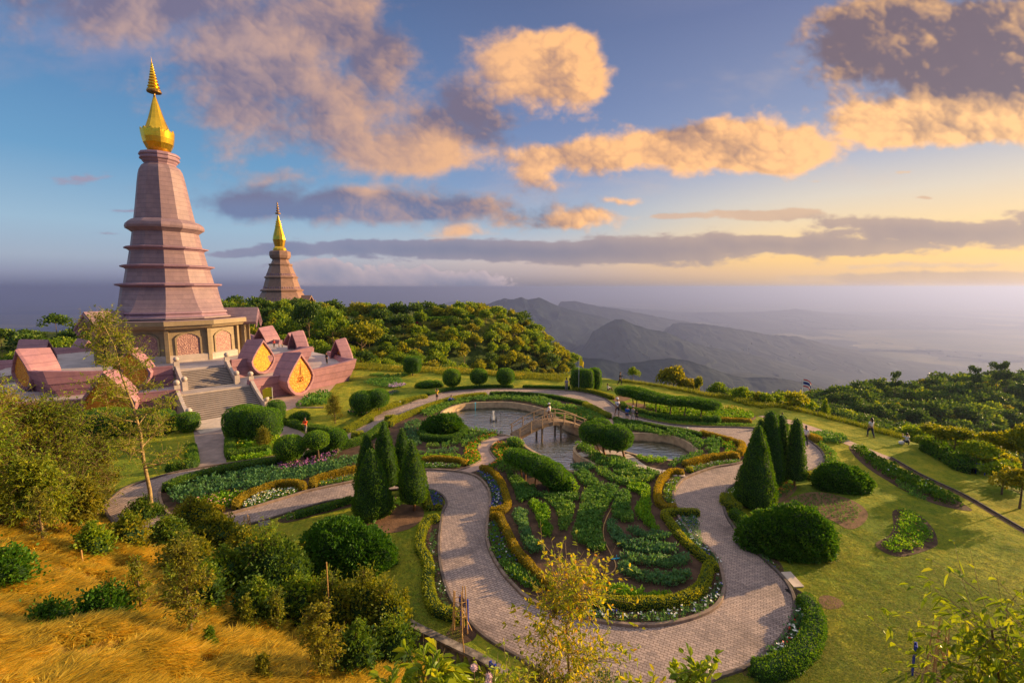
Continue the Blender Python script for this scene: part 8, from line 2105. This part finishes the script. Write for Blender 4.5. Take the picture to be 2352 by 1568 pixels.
b, h = ph(1311,863,892); person(b, h, R(160), 'man in black jacket standing left of the triple clipped tree', bk, bk, sleeves='long')
b, h = ph(1423.5,855.5,884); person(b, h, R(70), 'person in black walking along the crest against the haze', bk, bk, 'walk', sleeves='long', arms=((1.1,.1,.9),(.3,.1,.3)))
b, h = ph(1849,979.5,1022.5); person(b, h, R(165), 'woman in white blouse and black trousers at the round end of the walk', cloth('pinkish white', (.70,.58,.62)), bk, 'walk', hair='tail', sleeves='long', arms=((.1,.3,.3),(.2,.4,.6)))
b, h = ph(1795,949,978); person(b, h, R(150), 'person in white top half hidden behind the right cypresses', wh, bk, 'stand')
b, h = ph(1999,961,1003.5); person(b, h, R(185), 'woman with long black hair, white sleeveless top and navy jeans on the grass verge', cloth('off white', (.66,.60,.62)), cloth('dark denim', (.02,.025,.06)), 'walk', hair='long', arms=((.05,.2,.1),(.05,.2,.1)))
b, h = ph(2083,996,1021); o_ = person(b, 1.62, R(150), 'person in black and white striped shirt crouching on the grass verge to take a photo', None or cloth('striped base', (.70,.66,.64)), cloth('dark olive', (.05,.05,.04)), 'crouch', arms=((1.3,.3,.8),(1.3,.3,.8)))
def stripe_mat():
    m, n, b_ = newmat('striped cloth'); co = objco(n); spx = n.nodes.new('ShaderNodeSeparateXYZ'); n.links.new(co, spx.inputs[0])
    f = ((S(n, spx.outputs[2])*.85-S(n, spx.outputs[1])*.55)/.075).f('FRACT').f('GREATER_THAN', .5)
    n.links.new(mix(n, f, (.72,.68,.66), (.03,.03,.05)), b_.inputs['Base Color']); b_.inputs['Roughness'].default_value = .85; return m
for ch in o_.children:
    if ch.name.startswith('shirt'): ch.data.materials[0] = stripe_mat()
b = G(2070, 1020); V, F = uvs((0,0,.16),(.24,.18,.17),12,8,.25,4,.8); root = empty('bag', b); tag(root, 'white bag lying on the grass beside the crouching person', 'bag'); link('bag_body', npmesh('bag_body', V, F, [wh], smooth=True), root)
mb = MB(); mb.tube([(-.1,0,.28),(0,.02,.45),(.1,0,.28)], .012, 5); mb.obj('strap', wh, root)
b = G(1397, 897); person(b, 1.6, R(100), 'person in white sitting on the ground right of the triple clipped tree', wh, cloth('brown', (.12,.07,.05)), 'sit', sleeves='long', arms=((.9,.1,.5),(.9,.1,.5)))
b = G(1031, 925); person(b, 1.6, R(70), 'gardener in bright blue crouching in the plants at the left end of the pond', cloth('bright blue', (.02,.09,.42)), bk, 'crouch', sleeves='long', arms=((1.0,.1,.5),(1.0,.1,.5)))
# on the bridge: stands on the deck
ba, bb_ = G(1181, 1003), G(1334, 979); t_ = (1258-1181)/(1334-1181)*1.01; pb = ba.lerp(bb_, t_); zd = .12+1.0*math.sin(PI*t_)
person((pb.x, pb.y, zd), 1.62, R(-120), 'person in loose white shirt and white cap standing on the arched bridge', wh, bk, 'walk', short_legs=True, hat=wh, sleeves='long', arms=((.3,.2,.4),(.2,.2,.3)))
# on the terraces
for i, (px, pt, z, rz_, tp, bt, lb) in enumerate([(634,794,4.1,20,wh,bk,'person in white at the terrace parapet, leftmost of four'), (640.5,790,4.1,-20,cloth('orange', (.80,.20,.03)),bk,'person in orange at the terrace parapet'), (648,789,4.1,10,cloth('pale yellow', (.66,.52,.22)),bk,'person in pale yellow at the terrace parapet'), (630,800,4.1,40,cloth('red top', (.50,.05,.05)),bk,'small person in red at the left of the terrace group'), (750,810,2.25,-30,bk,bk,'person in dark clothes leaning on the prow of the lower terrace')]):
    a_ = math.atan2(0,1); Y = 76 if i < 4 else 70.0; p = at(px, pt, Y); person((p.x, p.y, max(z, p.z-1.7)), p.z-max(z, p.z-1.7) if i != 3 else 1.3, R(rz_), lb, tp, bt, sleeves='long')
